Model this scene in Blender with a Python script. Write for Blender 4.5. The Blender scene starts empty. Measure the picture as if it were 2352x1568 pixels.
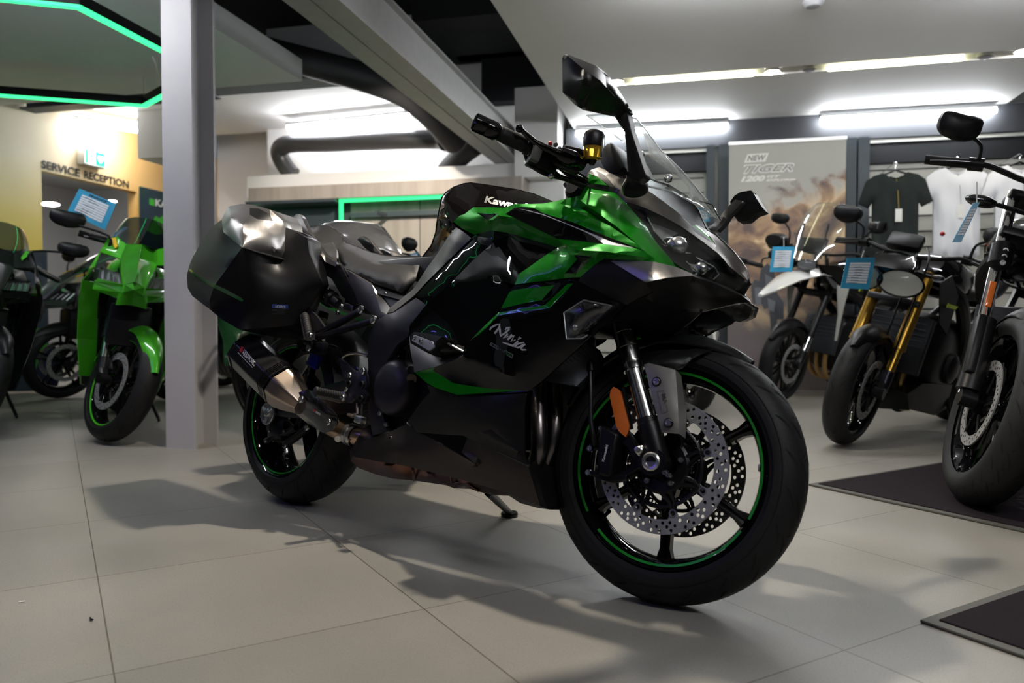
import bpy, bmesh, math, random
from mathutils import Vector, Matrix, geometry
from mathutils.bvhtree import BVHTree
random.seed(7)
V = Vector
SC = bpy.context.scene
COL = SC.collection
PI = math.pi
# ---------------------------------------------------------------- camera
FPX, CXP, CYP, CAMH = 1770.0, 1176.0, 784.0, 0.627
PITCH = math.atan(49 / FPX)
CP, SP = math.cos(PITCH), math.sin(PITCH)
CAM = V((0, 0, CAMH))
def ray(px, py):
    a = (px - CXP) / FPX; b = (CYP - py) / FPX
    return V((a, CP + b * SP, -SP + b * CP))
def on_z(px, py, z=0.0):
    r = ray(px, py); return CAM + r * ((z - CAMH) / r.z)
def on_d(px, py, d):
    r = ray(px, py); return CAM + r * (d / r.y)
class Frame:
    def __init__(s, o, f, l, u):
        s.o = V(o); s.f = V(f).normalized()
        l = V(l); l = (l - s.f * l.dot(s.f)).normalized(); s.l = l
        s.u = s.f.cross(s.l).normalized()
        if s.u.dot(V(u)) < 0: s.u = -s.u
        m = Matrix((s.f, s.l, s.u)).transposed().to_4x4(); m.translation = s.o
        s.m = m; s.mi = m.inverted()
    def px(s, x, y, off):              # photo point onto the plane at lateral offset off -> frame coords
        r = ray(x, y); n = s.l
        t = ((s.o - CAM).dot(n) + off) / r.dot(n)
        return s.mi @ (CAM + r * t)
# ---------------------------------------------------------------- materials
MATS = {}
def mat(name, col=(.5, .5, .5), rough=.5, metal=0.0, coat=0.0, coatr=.03, emit=None, es=0, trans=0, ior=1.45,
        noise=None, bump=None, spec=.5, alpha=1.0, aniso=0):
    if name in MATS: return MATS[name]
    m = bpy.data.materials.new(name); m.use_nodes = True
    nt = m.node_tree; b = nt.nodes['Principled BSDF']
    b.inputs['Base Color'].default_value = (*col, 1)
    b.inputs['Roughness'].default_value = rough
    b.inputs['Metallic'].default_value = metal
    b.inputs['Coat Weight'].default_value = coat
    b.inputs['Coat Roughness'].default_value = coatr
    b.inputs['IOR'].default_value = ior
    b.inputs['Specular IOR Level'].default_value = spec
    b.inputs['Transmission Weight'].default_value = trans
    b.inputs['Alpha'].default_value = alpha
    if emit:
        b.inputs['Emission Color'].default_value = (*emit, 1)
        b.inputs['Emission Strength'].default_value = es
    tc = nt.nodes.new('ShaderNodeTexCoord')
    if noise:      # (scale, amount, second colour)
        n = nt.nodes.new('ShaderNodeTexNoise'); n.inputs['Scale'].default_value = noise[0]
        n.inputs['Detail'].default_value = 5
        r = nt.nodes.new('ShaderNodeValToRGB')
        r.color_ramp.elements[0].position = .5 - noise[1]; r.color_ramp.elements[1].position = .5 + noise[1]
        r.color_ramp.elements[0].color = (*col, 1); r.color_ramp.elements[1].color = (*noise[2], 1)
        nt.links.new(tc.outputs['Object'], n.inputs['Vector'])
        nt.links.new(n.outputs['Fac'], r.inputs['Fac']); nt.links.new(r.outputs['Color'], b.inputs['Base Color'])
    if bump:       # (scale, strength)
        n = nt.nodes.new('ShaderNodeTexNoise'); n.inputs['Scale'].default_value = bump[0]; n.inputs['Detail'].default_value = 3
        bp = nt.nodes.new('ShaderNodeBump'); bp.inputs['Strength'].default_value = bump[1]; bp.inputs['Distance'].default_value = .002
        nt.links.new(tc.outputs['Object'], n.inputs['Vector'])
        nt.links.new(n.outputs['Fac'], bp.inputs['Height']); nt.links.new(bp.outputs['Normal'], b.inputs['Normal'])
    MATS[name] = m
    return m
def thin(name, tint=(.94, .97, .97), rough=.015, refl=1.0, ior=1.5):
    """thin clear sheet: passes light straight through, mirrors by fresnel"""
    if name in MATS: return MATS[name]
    m = bpy.data.materials.new(name); m.use_nodes = True; nt = m.node_tree; nt.nodes.clear()
    o = nt.nodes.new('ShaderNodeOutputMaterial'); t = nt.nodes.new('ShaderNodeBsdfTransparent'); g = nt.nodes.new('ShaderNodeBsdfGlossy'); x = nt.nodes.new('ShaderNodeMixShader'); f = nt.nodes.new('ShaderNodeFresnel'); k = nt.nodes.new('ShaderNodeMath')
    t.inputs[0].default_value = (*tint, 1); g.inputs['Roughness'].default_value = rough; f.inputs[0].default_value = ior; k.operation = 'MULTIPLY'; k.inputs[1].default_value = refl
    ge = nt.nodes.new('ShaderNodeNewGeometry'); mr = nt.nodes.new('ShaderNodeMapRange'); mr.inputs[3].default_value = ior; mr.inputs[4].default_value = 1 / ior
    nt.links.new(ge.outputs['Backfacing'], mr.inputs[0]); nt.links.new(mr.outputs[0], f.inputs[0])
    nt.links.new(f.outputs[0], k.inputs[0]); nt.links.new(k.outputs[0], x.inputs[0]); nt.links.new(t.outputs[0], x.inputs[1]); nt.links.new(g.outputs[0], x.inputs[2]); nt.links.new(x.outputs[0], o.inputs[0])
    MATS[name] = m; return m
def nodes(m):
    nt = m.node_tree
    return nt, nt.nodes['Principled BSDF'], (lambda t: nt.nodes.new(t)), nt.links.new
# ---------------------------------------------------------------- object helpers
def link(name, me, parent=None, m=None):
    o = bpy.data.objects.new(name, me); COL.objects.link(o)
    if parent is not None: o.parent = parent
    if m is not None: o.matrix_local = m
    return o
def empty(name, label, cat, m=None, group=None):
    o = bpy.data.objects.new(name, None); COL.objects.link(o); o.empty_display_size = .2
    if m is not None: o.matrix_world = m
    return tag(o, label, cat, group)
def tag(o, label=None, cat=None, group=None, kind=None):
    if label: o['label'] = label
    if cat: o['category'] = cat
    if group: o['group'] = group
    if kind: o['kind'] = kind
    return o
class MB:
    """collects shapes with several materials into one mesh"""
    def __init__(s):
        s.v = []; s.f = []; s.mi = []; s.ms = []; s.sm = []
    def mid(s, m):
        if m not in s.ms: s.ms.append(m)
        return s.ms.index(m)
    def add(s, vs, fs, m, smooth=True):
        k = len(s.v); i = s.mid(m)
        s.v += [V(v) for v in vs]
        for f in fs: s.f.append([a + k for a in f]); s.mi.append(i); s.sm.append(smooth)
        return s
    def box(s, c, d, m, R=None, bev=0):
        c = V(c); hx, hy, hz = [q / 2 for q in d]
        if bev <= 0:
            vs = [V((x, y, z)) for x in (-hx, hx) for y in (-hy, hy) for z in (-hz, hz)]
            fs = [(0, 1, 3, 2), (4, 6, 7, 5), (0, 4, 5, 1), (2, 3, 7, 6), (0, 2, 6, 4), (1, 5, 7, 3)]
        else:
            bm = bmesh.new(); bmesh.ops.create_cube(bm, size=1)
            bmesh.ops.scale(bm, vec=d, verts=bm.verts)
            bmesh.ops.bevel(bm, geom=bm.edges[:], offset=bev, segments=2, affect='EDGES', profile=.5)
            bm.verts.ensure_lookup_table()
            vs = [v.co.copy() for v in bm.verts]; fs = [[v.index for v in f.verts] for f in bm.faces]; bm.free()
        if R is not None: vs = [R @ v for v in vs]
        return s.add([c + v for v in vs], fs, m, bev > 0)
    def tube(s, pts, r, m, n=12, closed=False, caps=True, smoothpath=0):
        pts = [V(p) for p in pts]
        if smoothpath: pts = crom(pts, smoothpath, closed)
        N = len(pts); rr = r if isinstance(r, (list, tuple)) else [r] * N
        if len(rr) != N: rr = [rr[0] + (rr[-1] - rr[0]) * i / (N - 1) for i in range(N)] if len(rr) == 2 else [interp(rr, i / (N - 1)) for i in range(N)]
        vs = []; ref = None
        for i, p in enumerate(pts):
            a = pts[(i - 1) % N] if (closed or i > 0) else p; b = pts[(i + 1) % N] if (closed or i < N - 1) else p
            t = (b - a).normalized()
            if ref is None:
                ref = t.orthogonal().normalized()
            ref = (ref - t * ref.dot(t)).normalized(); w = t.cross(ref)
            for k in range(n):
                an = 2 * PI * k / n
                vs.append(p + (ref * math.cos(an) + w * math.sin(an)) * rr[i])
        fs = []
        M = N if closed else N - 1
        for i in range(M):
            j = (i + 1) % N
            for k in range(n):
                l = (k + 1) % n
                fs.append((i * n + k, i * n + l, j * n + l, j * n + k))
        s.add(vs, fs, m)
        if caps and not closed:
            s.add([vs[k] for k in range(n)], [tuple(reversed(range(n)))], m, False)
            s.add([vs[(N - 1) * n + k] for k in range(n)], [tuple(range(n))], m, False)
        return s
    def cyl(s, a, b, r, m, n=20, r2=None):
        return s.tube([a, b], [r, r if r2 is None else r2], m, n)
    def lathe(s, o, ax, prof, m, n=32, ref=None, a0=0, a1=2 * PI):
        """prof: list of (distance along axis, radius)"""
        o = V(o); ax = V(ax).normalized(); ref = V(ref) if ref is not None else ax.orthogonal()
        ref = (ref - ax * ref.dot(ax)).normalized(); w = ax.cross(ref)
        full = abs(a1 - a0 - 2 * PI) < 1e-5; K = n if full else n + 1
        vs = []
        for (h, r) in prof:
            for k in range(K):
                t = a0 + (a1 - a0) * k / n
                vs.append(o + ax * h + (ref * math.cos(t) + w * math.sin(t)) * r)
        fs = []
        for i in range(len(prof) - 1):
            for k in range(n):
                l = (k + 1) % K
                fs.append((i * K + k, i * K + l, (i + 1) * K + l, (i + 1) * K + k))
        return s.add(vs, fs, m)
    def sphere(s, c, r, m, n=16, sc=(1, 1, 1), R=None):
        c = V(c); vs = []; fs = []
        for i in range(n // 2 + 1):
            a = PI * i / (n // 2)
            for k in range(n):
                b = 2 * PI * k / n
                q = V((math.sin(a) * math.cos(b) * r * sc[0], math.sin(a) * math.sin(b) * r * sc[1], math.cos(a) * r * sc[2]))
                if R is not None: q = R @ q
                vs.append(c + q)
        for i in range(n // 2):
            for k in range(n):
                l = (k + 1) % n
                fs.append((i * n + k, (i + 1) * n + k, (i + 1) * n + l, i * n + l))
        return s.add(vs, fs, m)
    def prism(s, poly, vec, m, smooth=False, m_side=None):
        """poly: 3D points, extruded along vec, any simple polygon"""
        poly = [V(p) for p in poly]; vec = V(vec); n = len(poly)
        nr = geometry.normal(poly) if n > 2 else V((0, 0, 1))
        a = nr.orthogonal().normalized(); b = nr.cross(a)
        tri = geometry.tessellate_polygon([[V((p.dot(a), p.dot(b), 0)) for p in poly]])
        vs = poly + [p + vec for p in poly]
        fs = []
        for t in tri:
            t = list(t)
            q = (poly[t[1]] - poly[t[0]]).cross(poly[t[2]] - poly[t[0]])
            if q.dot(vec) > 0: t.reverse()
            fs.append(tuple(t)); fs.append(tuple(x + n for x in reversed(t)))
        s.add(vs, fs, m, smooth)
        sd = [(i, (i + 1) % n, (i + 1) % n + n, i + n) for i in range(n)]
        s.add(vs, sd, m_side or m, smooth)
        return s
    def loft(s, secs, m, closed=True, caps=True, smooth=True):
        n = len(secs[0]); vs = [V(p) for q in secs for p in q]; fs = []
        for i in range(len(secs) - 1):
            for k in range(n if closed else n - 1):
                l = (k + 1) % n
                fs.append((i * n + k, i * n + l, (i + 1) * n + l, (i + 1) * n + k))
        s.add(vs, fs, m, smooth)
        if caps and closed:
            s.add([V(p) for p in secs[0]], [tuple(reversed(range(n)))], m, False)
            s.add([V(p) for p in secs[-1]], [tuple(range(n))], m, False)
        return s
    def quad(s, a, b, c, d, m): return s.add([a, b, c, d], [(0, 1, 2, 3)], m, False)
    def build(s, name, parent=None, sharp=35, mtx=None, merge=0, recalc=True, label=None):
        me = bpy.data.meshes.new(name)
        bm = bmesh.new()
        vl = [bm.verts.new(v) for v in s.v]; bm.verts.ensure_lookup_table()
        for f, i, sm in zip(s.f, s.mi, s.sm):
            if len(set(f)) < 3: continue
            try: q = bm.faces.new([vl[a] for a in f])
            except ValueError: continue
            q.material_index = i; q.smooth = True if sharp else sm
        if merge: bmesh.ops.remove_doubles(bm, verts=bm.verts, dist=merge)
        else: bmesh.ops.remove_doubles(bm, verts=bm.verts, dist=1e-6)
        if recalc: bmesh.ops.recalc_face_normals(bm, faces=bm.faces)
        if sharp:
            ca = math.radians(sharp)
            for e in bm.edges:
                if len(e.link_faces) == 2:
                    if e.calc_face_angle(0) > ca: e.smooth = False
        bm.to_mesh(me); bm.free()
        for m in s.ms: me.materials.append(m)
        o = link(name, me, parent, mtx)
        if label: o['label'] = label
        return o
def interp(a, t):
    x = t * (len(a) - 1); i = min(int(x), len(a) - 2); return a[i] + (a[i + 1] - a[i]) * (x - i)
def crom(p, k, closed=False):
    n = len(p); out = []
    for i in range(n if closed else n - 1):
        a = p[(i - 1) % n] if closed or i > 0 else p[0]; b = p[i]; c = p[(i + 1) % n]; d = p[(i + 2) % n] if closed or i < n - 2 else p[-1]
        for j in range(k):
            t = j / k
            out.append(.5 * ((2 * b) + (c - a) * t + (2 * a - 5 * b + 4 * c - d) * t * t + (3 * b - a - 3 * c + d) * t ** 3))
    if not closed: out.append(p[-1])
    return out
# ---------------------------------------------------------------- panels traced in the photo, each vertex with its own lateral distance
def pip(x, y, L):
    c = False; n = len(L); j = n - 1
    for i in range(n):
        xi, yi = L[i][0], L[i][1]; xj, yj = L[j][0], L[j][1]
        if (yi > y) != (yj > y) and x < (xj - xi) * (y - yi) / (yj - yi) + xi: c = not c
        j = i
    return c
def segd(x, y, a, b):
    dx, dy = b[0] - a[0], b[1] - a[1]; L2 = dx * dx + dy * dy or 1e-9
    t = max(0, min(1, ((x - a[0]) * dx + (y - a[1]) * dy) / L2))
    return math.hypot(x - a[0] - t * dx, y - a[1] - t * dy), t
def mvc(x, y, L):
    n = len(L); best = 1e9
    for i in range(n):
        d, t = segd(x, y, L[i], L[(i + 1) % n])
        if d < best: best = d; bv = L[i][2] + (L[(i + 1) % n][2] - L[i][2]) * t
    if best < .35: return bv, best
    s = [(p[0] - x, p[1] - y) for p in L]; r = [math.hypot(*q) for q in s]
    th = []
    for i in range(n):
        j = (i + 1) % n
        cr = s[i][0] * s[j][1] - s[i][1] * s[j][0]; dt = s[i][0] * s[j][0] + s[i][1] * s[j][1]
        th.append(math.tan(math.atan2(cr, dt) / 2))
    W = 0; A = 0
    for i in range(n):
        w = (th[i - 1] + th[i]) / r[i]; W += w; A += w * L[i][2]
    return (A / W if abs(W) > 1e-9 else bv), best
def smooth_loop(L, k):
    return [tuple(v) for v in crom([V(p) for p in L], k, True)]
def panel(name, facets, base, fr, parent, thick=.006, decals=(), step=13, sides=(1,), to_plane=None, sharp=28, label=None, pc=None, back=None):
    """facets: list of (loop, bulge[, material]); decals: list of (polygon px, material)"""
    vs = []; fs = []; ms = []
    mlist = [base]
    def mi(m):
        if m not in mlist: mlist.append(m)
        return mlist.index(m)
    for fc in facets:
        L = fc[0]; bulge = fc[1]; fm = fc[2] if len(fc) > 2 else base
        n = len(L); co = []; ed = []
        for i in range(n):
            a, b = L[i], L[(i + 1) % n]
            # deterministic sampling irrespective of direction
            k = max(1, int(math.hypot(b[0] - a[0], b[1] - a[1]) / step + .5))
            for j in range(k): co.append(V((a[0] + (b[0] - a[0]) * j / k, a[1] + (b[1] - a[1]) * j / k)))
        m0 = len(co); ed = [(i, (i + 1) % m0) for i in range(m0)]
        xs = [p[0] for p in L]; ys = [p[1] for p in L]
        for (dp, dm) in decals:
            dx = [p[0] for p in dp]; dy = [p[1] for p in dp]
            if max(dx) < min(xs) or min(dx) > max(xs) or max(dy) < min(ys) or min(dy) > max(ys): continue
            q0 = len(co); co += [V((p[0], p[1])) for p in dp]; q = len(dp)
            ed += [(q0 + i, q0 + (i + 1) % q) for i in range(q)]
        y = min(ys) + step * .5; row = 0
        while y < max(ys):
            x = min(xs) + (step * .5 if row % 2 else step * .25)
            while x < max(xs):
                if pip(x, y, L):
                    dmin = min(segd(x, y, L[i], L[(i + 1) % n])[0] for i in range(n))
                    if dmin > step * .42: co.append(V((x, y)))
                x += step
            y += step * .87; row += 1
        r = geometry.delaunay_2d_cdt(co, ed, [], 0, 1e-3)
        ov, of = r[0], r[2]
        k0 = len(vs); ok = {}
        keep = [f for f in of if pip(sum(ov[a][0] for a in f) / len(f), sum(ov[a][1] for a in f) / len(f), L)]
        U_ = {}
        if bulge:      # a smooth swell, zero at the outline (solved over the triangles)
            nb = {}
            for f in keep:
                for q in range(len(f)):
                    a, b = f[q], f[(q + 1) % len(f)]; nb.setdefault(a, set()).add(b); nb.setdefault(b, set()).add(a)
            fx = {a: min(segd(ov[a][0], ov[a][1], L[i], L[(i + 1) % n])[0] for i in range(n)) < .5 for a in nb}
            U_ = {a: 0.0 for a in nb}; fr_ = [a for a in nb if not fx[a]]
            for it in range(220):
                for a in fr_: U_[a] += 1.6 * (sum(U_[b] for b in nb[a]) / len(nb[a]) + 1 - U_[a]) if it < 200 else (sum(U_[b] for b in nb[a]) / len(nb[a]) + 1 - U_[a])
            mxu = max(U_.values()) or 1
            for a in U_: U_[a] = max(0, U_[a]) / mxu
        for f in keep:
            cx = sum(ov[a][0] for a in f) / len(f); cy = sum(ov[a][1] for a in f) / len(f)
            idx = []
            for a in f:
                if a not in ok:
                    yy, d = mvc(ov[a][0], ov[a][1], L)
                    if bulge: yy -= bulge * U_.get(a, 0)
                    ok[a] = len(vs); vs.append(fr.px(ov[a][0], ov[a][1], yy))
                idx.append(ok[a])
            mm = fm
            for (dp, dm) in decals:
                if pip(cx, cy, dp): mm = dm
            fs.append(idx); ms.append(mi(mm))
    objs = []
    for sd in sides:
        bm = bmesh.new(); vl = [bm.verts.new((v.x, v.y * sd, v.z)) for v in vs]
        for f, m in zip(fs, ms):
            try: q = bm.faces.new([vl[a] for a in (f if sd > 0 else f[::-1])])
            except ValueError: continue
            q.material_index = m; q.smooth = True
        bmesh.ops.remove_doubles(bm, verts=bm.verts, dist=4e-4)
        bmesh.ops.dissolve_degenerate(bm, dist=1e-5, edges=bm.edges)
        # normals: outward is away from the middle plane (toward -y for the near side)
        bm.faces.ensure_lookup_table(); bmesh.ops.recalc_face_normals(bm, faces=bm.faces)
        bm.normal_update()
        sg = sum(f.normal.y * f.calc_area() for f in bm.faces)
        if pc is not None: sg = 1 if pc * sg * 1 > 0 else -1
        if (sg * sd) > 0: bmesh.ops.reverse_faces(bm, faces=bm.faces)
        top = bm.faces[:]; bnd = [(e.verts[0], e.verts[1], e.link_faces[0]) for e in bm.edges if len(e.link_faces) == 1]
        ca = math.radians(sharp)
        bm.verts.index_update()
        if thick or to_plane is not None:
            mp = {}
            for v in list(bm.verts):
                if to_plane is not None: c = V((v.co.x, to_plane * sd, v.co.z))
                else: c = v.co + V((0, thick * sd, 0))
                mp[v] = bm.verts.new(c)
            bi = mi(back) if back else None
            for f in top:
                g = bm.faces.new([mp[v] for v in reversed(f.verts)]); g.material_index = f.material_index if bi is None else bi; g.smooth = True
            for a, b, f in bnd:
                # order so that it is opposite to the face's winding
                vv = list(f.verts); i = vv.index(a)
                if vv[(i + 1) % len(vv)] is not b: a, b = b, a
                try: g = bm.faces.new([b, a, mp[a], mp[b]]); g.material_index = f.material_index if bi is None else bi; g.smooth = True
                except ValueError: pass
        for e in bm.edges:
            if len(e.link_faces) == 2 and (e.calc_face_angle(0) > ca): e.smooth = False
        me = bpy.data.meshes.new(name); bm.to_mesh(me); bm.free()
        for m in mlist: me.materials.append(m)
        o = link(name, me, parent)
        if label: o['label'] = label
        objs.append(o)
    return objs
def stroke(pts, w):
    """thick polyline as a px polygon"""
    pts = [V(p) for p in pts]; a = []; b = []
    for i, p in enumerate(pts):
        t = (pts[min(i + 1, len(pts) - 1)] - pts[max(i - 1, 0)]).normalized(); nn = V((-t.y, t.x))
        ww = w[i] if isinstance(w, (list, tuple)) else w
        a.append(p + nn * ww / 2); b.append(p - nn * ww / 2)
    return [(q.x, q.y) for q in a + b[::-1]]
def text_mesh(body, bold=0.0, shear=0.0, size=1.0, sx=1.0, space=1.0):
    c = bpy.data.curves.new('t', 'FONT'); c.body = body; c.size = 1; c.offset = bold; c.shear = shear; c.space_character = space
    c.resolution_u = 3
    o = bpy.data.objects.new('t', c); COL.objects.link(o)
    dg = bpy.context.evaluated_depsgraph_get(); me = o.evaluated_get(dg).to_mesh()
    vs = [v.co.copy() for v in me.vertices]; fs = [list(p.vertices) for p in me.polygons]
    o.evaluated_get(dg).to_mesh_clear(); bpy.data.objects.remove(o); bpy.data.curves.remove(c)
    x0 = min(v.x for v in vs); x1 = max(v.x for v in vs); y0 = min(v.y for v in vs); y1 = max(v.y for v in vs)
    return [V(((v.x - x0) / (x1 - x0), (v.y - y0) / (y1 - y0))) for v in vs], fs
def lettering(name, body, quad, m, parent, fr, target=None, y=None, bold=.02, shear=0, lift=.0012, shapes=None, space=1.0):
    """quad: px corners bottom-left, bottom-right, top-right, top-left; letters are laid on the target surface"""
    if shapes is None: uv, fs = text_mesh(body, bold, shear, space=space)
    else:
        uv = []; fs = []
        for poly in shapes:
            k = len(uv); uv += [V(p) for p in poly]; fs += [[k + a for a in t] for t in geometry.tessellate_polygon([[V((p[0], p[1], 0)) for p in poly]])]
    bl, br, tr, tl = [V(p) for p in quad]
    bv = None
    if target is not None:
        me = target.data; bv = BVHTree.FromPolygons([fr.m @ v.co for v in me.vertices], [list(p.vertices) for p in me.polygons])
    mb = MB(); pts = []
    for q in uv:
        p = (bl * (1 - q.x) + br * q.x) * (1 - q.y) + (tl * (1 - q.x) + tr * q.x) * q.y
        r = ray(p.x, p.y).normalized(); w = None
        if bv:
            h = bv.ray_cast(CAM, r)
            if h[0] is not None: w = h[0] - r * lift
        if w is None:
            if y is None: w = CAM + r * 2
            else: w = fr.m @ fr.px(p.x, p.y, y)
        pts.append(fr.mi @ w)
    mb.add(pts, fs, m, False)
    # letters have a thickness of their own
    dv = fr.mi.to_3x3() @ ray(bl.x, bl.y).normalized() * .0008
    n = len(pts)
    mb.add([p + dv for p in pts], [f[::-1] for f in fs], m, False)
    return mb.build(name, parent, sharp=0, recalc=False)
# ================================================================ ROOM
E1 = V((.235, .972, 0)).normalized(); E2 = V((.972, -.235, 0)).normalized()      # the hall's axes
TA = V((-.5105, .8599, 0)); TB = V((.8599, .5105, 0))                            # the floor tiles' axes
def rz(d): return Matrix.Rotation(math.atan2(d.y, d.x), 4, 'Z')
RE = rz(E2); R3 = RE.to_3x3()
def hall(u, v, z=0): return E2 * u + E1 * v + V((0, 0, z))     # coordinates along the hall
def uv(p): return p.dot(E2), p.dot(E1)
def st(o): o['kind'] = 'structure'; return o
# ---- floor tiles
m = mat('floor_tile', (.33, .315, .29), .42); nt, bs, N, LK = nodes(m)
tc = N('ShaderNodeTexCoord'); br = N('ShaderNodeTexBrick'); br.offset = 0; br.squash = 1
for k, v in (('Scale', 1), ('Brick Width', .6), ('Row Height', .6), ('Mortar Size', .0016), ('Mortar Smooth', .1), ('Bias', 0)): br.inputs[k].default_value = v
br.inputs['Color1'].default_value = (.252, .241, .217, 1); br.inputs['Color2'].default_value = (.282, .268, .242, 1); br.inputs['Mortar'].default_value = (.10, .085, .07, 1)
LK(tc.outputs['Object'], br.inputs['Vector'])
n1 = N('ShaderNodeTexNoise'); n1.inputs['Scale'].default_value = 1.6; n1.inputs['Detail'].default_value = 8; n1.inputs['Roughness'].default_value = .65
n2 = N('ShaderNodeTexNoise'); n2.inputs['Scale'].default_value = 260; n2.inputs['Detail'].default_value = 3
r1 = N('ShaderNodeValToRGB'); r1.color_ramp.elements[0].position = .3; r1.color_ramp.elements[1].position = .75
r1.color_ramp.elements[0].color = (.86, .87, .87, 1); r1.color_ramp.elements[1].color = (1.12, 1.1, 1.05, 1)
r2 = N('ShaderNodeValToRGB'); r2.color_ramp.elements[0].position = .33; r2.color_ramp.elements[1].position = .5
r2.color_ramp.elements[0].color = (.78, .78, .78, 1); r2.color_ramp.elements[1].color = (1, 1, 1, 1)
for n_, r_ in ((n1, r1), (n2, r2)): LK(tc.outputs['Object'], n_.inputs['Vector']); LK(n_.outputs['Fac'], r_.inputs['Fac'])
mx = N('ShaderNodeMix'); mx.data_type = 'RGBA'; mx.blend_type = 'MULTIPLY'; mx.inputs[0].default_value = 1
LK(br.outputs['Color'], mx.inputs[6]); LK(r1.outputs['Color'], mx.inputs[7])
mx2 = N('ShaderNodeMix'); mx2.data_type = 'RGBA'; mx2.blend_type = 'MULTIPLY'; mx2.inputs[0].default_value = .8
LK(mx.outputs[2], mx2.inputs[6]); LK(r2.outputs['Color'], mx2.inputs[7]); LK(mx2.outputs[2], bs.inputs['Base Color'])
rr = N('ShaderNodeMapRange'); rr.inputs[3].default_value = .34; rr.inputs[4].default_value = .52
LK(n1.outputs['Fac'], rr.inputs[0]); LK(rr.outputs[0], bs.inputs['Roughness'])
bp = N('ShaderNodeBump'); bp.inputs['Strength'].default_value = .25; bp.inputs['Distance'].default_value = .001
LK(n2.outputs['Fac'], bp.inputs['Height']); LK(bp.outputs['Normal'], bs.inputs['Normal'])
FLOOR = m
P0 = on_z(1939, 1493)
fm = Matrix((TB, TA * 1, V((0, 0, 1)))).transposed().to_4x4(); fm.translation = P0
mb = MB(); mb.box((0, 0, -.05), (26, 26, .1), FLOOR); st(mb.build('floor', mtx=fm, sharp=0))
# ---- plain materials
WHITE = mat('white_paint', (.84, .83, .82), .7, bump=(90, .08))
SOFF = mat('soffit_paint', (.82, .81, .79), .65)
RAFT = mat('raft_paint', (.72, .76, .80), .7)
BLACKV = mat('dark_void', (.012, .013, .015), .9)
DARKW = mat('dark_wall', (.05, .053, .06), .7)
STEELP = mat('painted_steel', (.42, .42, .42), .45, noise=(14, .2, (.47, .47, .46)))
COLP = mat('column_paint', (.42, .41, .435), .5, noise=(3, .25, (.47, .46, .47)))
SLATE = mat('slate_frame', (.055, .07, .085), .5)
GREENLED = mat('green_led', (0, .3, .12), .5, emit=(.05, 1, .30), es=.95)
GREENLD = mat('green_led_display', (0, .3, .12), .5, emit=(.05, 1, .30), es=.62)
TUBEM = mat('tube_light', (1, 1, 1), .5, emit=(.93, .97, 1), es=36)
TUBEY = mat('slot_tube', (1, 1, .9), .5, emit=(1, 1, .62), es=5)
SPOTM = mat('downlight_lens', (1, 1, 1), .5, emit=(1, .96, .86), es=30)
BLK = mat('black_plastic', (.006, .006, .007), .42, spec=.3)
# ---- walls of the hall
def wall(name, a, b, z0, z1, t, m):
    d = (b - a); L = d.length; mb = MB(); R = rz(d).to_3x3()
    mb.box((a + b) / 2 + V((0, 0, (z0 + z1) / 2)) + (R @ V((0, 1, 0))) * t / 2, (L, t, z1 - z0), m, R); return st(mb.build(name, sharp=0))
BW = 7.58                                            # back wall at this depth along E1
UL = -6.35
wall('wall_back', hall(UL + 1.6, BW + .30), hall(9, BW + .30), 0, 3.9, .1, WHITE)
wall('wall_right', hall(6.2, BW), hall(6.2, -5.5), 0, 3.9, .1, DARKW)
wall('wall_near', hall(9, -5.5), hall(-9, -5.5), 0, 3.9, .1, mat('grey_wall', (.07, .07, .075), .7))
mb = MB(); mb.box(hall(0, 1, 3.95), (20, 15, .1), BLACKV, R3); st(mb.build('ceiling', sharp=0))
def uw(px, dv=0):      # coordinate along the back wall under a photo column
    r = ray(px, 735); return uv(CAM + r * ((BW + dv) / r.dot(E1)))[0]
# white soffit over the right part
c0 = uv(on_z(1320, 297, 2.5)); c1 = uv(on_z(2302, 245, 2.5)); lx = uv(on_z(1125, 0, 2.5))[0]
su0 = (c0[0] + lx) / 2; su1 = c1[0]; sv = c0[1]
# the slot with its lights: cut out of the soffit
s0 = uv(on_z(1395, 192, 2.5)); s1 = uv(on_z(2352, 120, 2.5)); slv = (s0[1] + s1[1]) / 2; sw = .17
mb = MB()
def hb(mb, u0, u1, v0, v1, z0, z1, m): return mb.box(hall((u0 + u1) / 2, (v0 + v1) / 2, (z0 + z1) / 2), (u1 - u0, v1 - v0, z1 - z0), m, R3)
hb(mb, su0, su1, slv + sw / 2, sv, 2.5, 2.66, SOFF)
hb(mb, su0, su1, -5.4, slv - sw / 2, 2.5, 2.66, SOFF)
hb(mb, su0, s0[0], slv - sw / 2, slv + sw / 2, 2.5, 2.66, SOFF)
st(mb.build('ceiling_soffit', sharp=0))
mb = MB(); hb(mb, s0[0], su1, slv - sw / 2, slv + sw / 2, 2.56, 2.66, BLK); st(mb.build('trim_1', sharp=0))
# wall header, dark, above the clothes bays
mb = MB(); hb(mb, uw(1300, -.04), 6.2, BW - .04, BW + .28, 2.26, 2.5, DARKW); st(mb.build('wall_header', sharp=0))
# white pier at the soffit's corner
a = uv(on_d(1186, 240, 7.55))[0]; b = uv(on_d(1288, 240, 7.55))[0]
mb = MB(); hb(mb, a, b, BW - .3, BW + .3, 2.0, 2.86, WHITE); st(mb.build('wall_pier', sharp=0))
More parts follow.
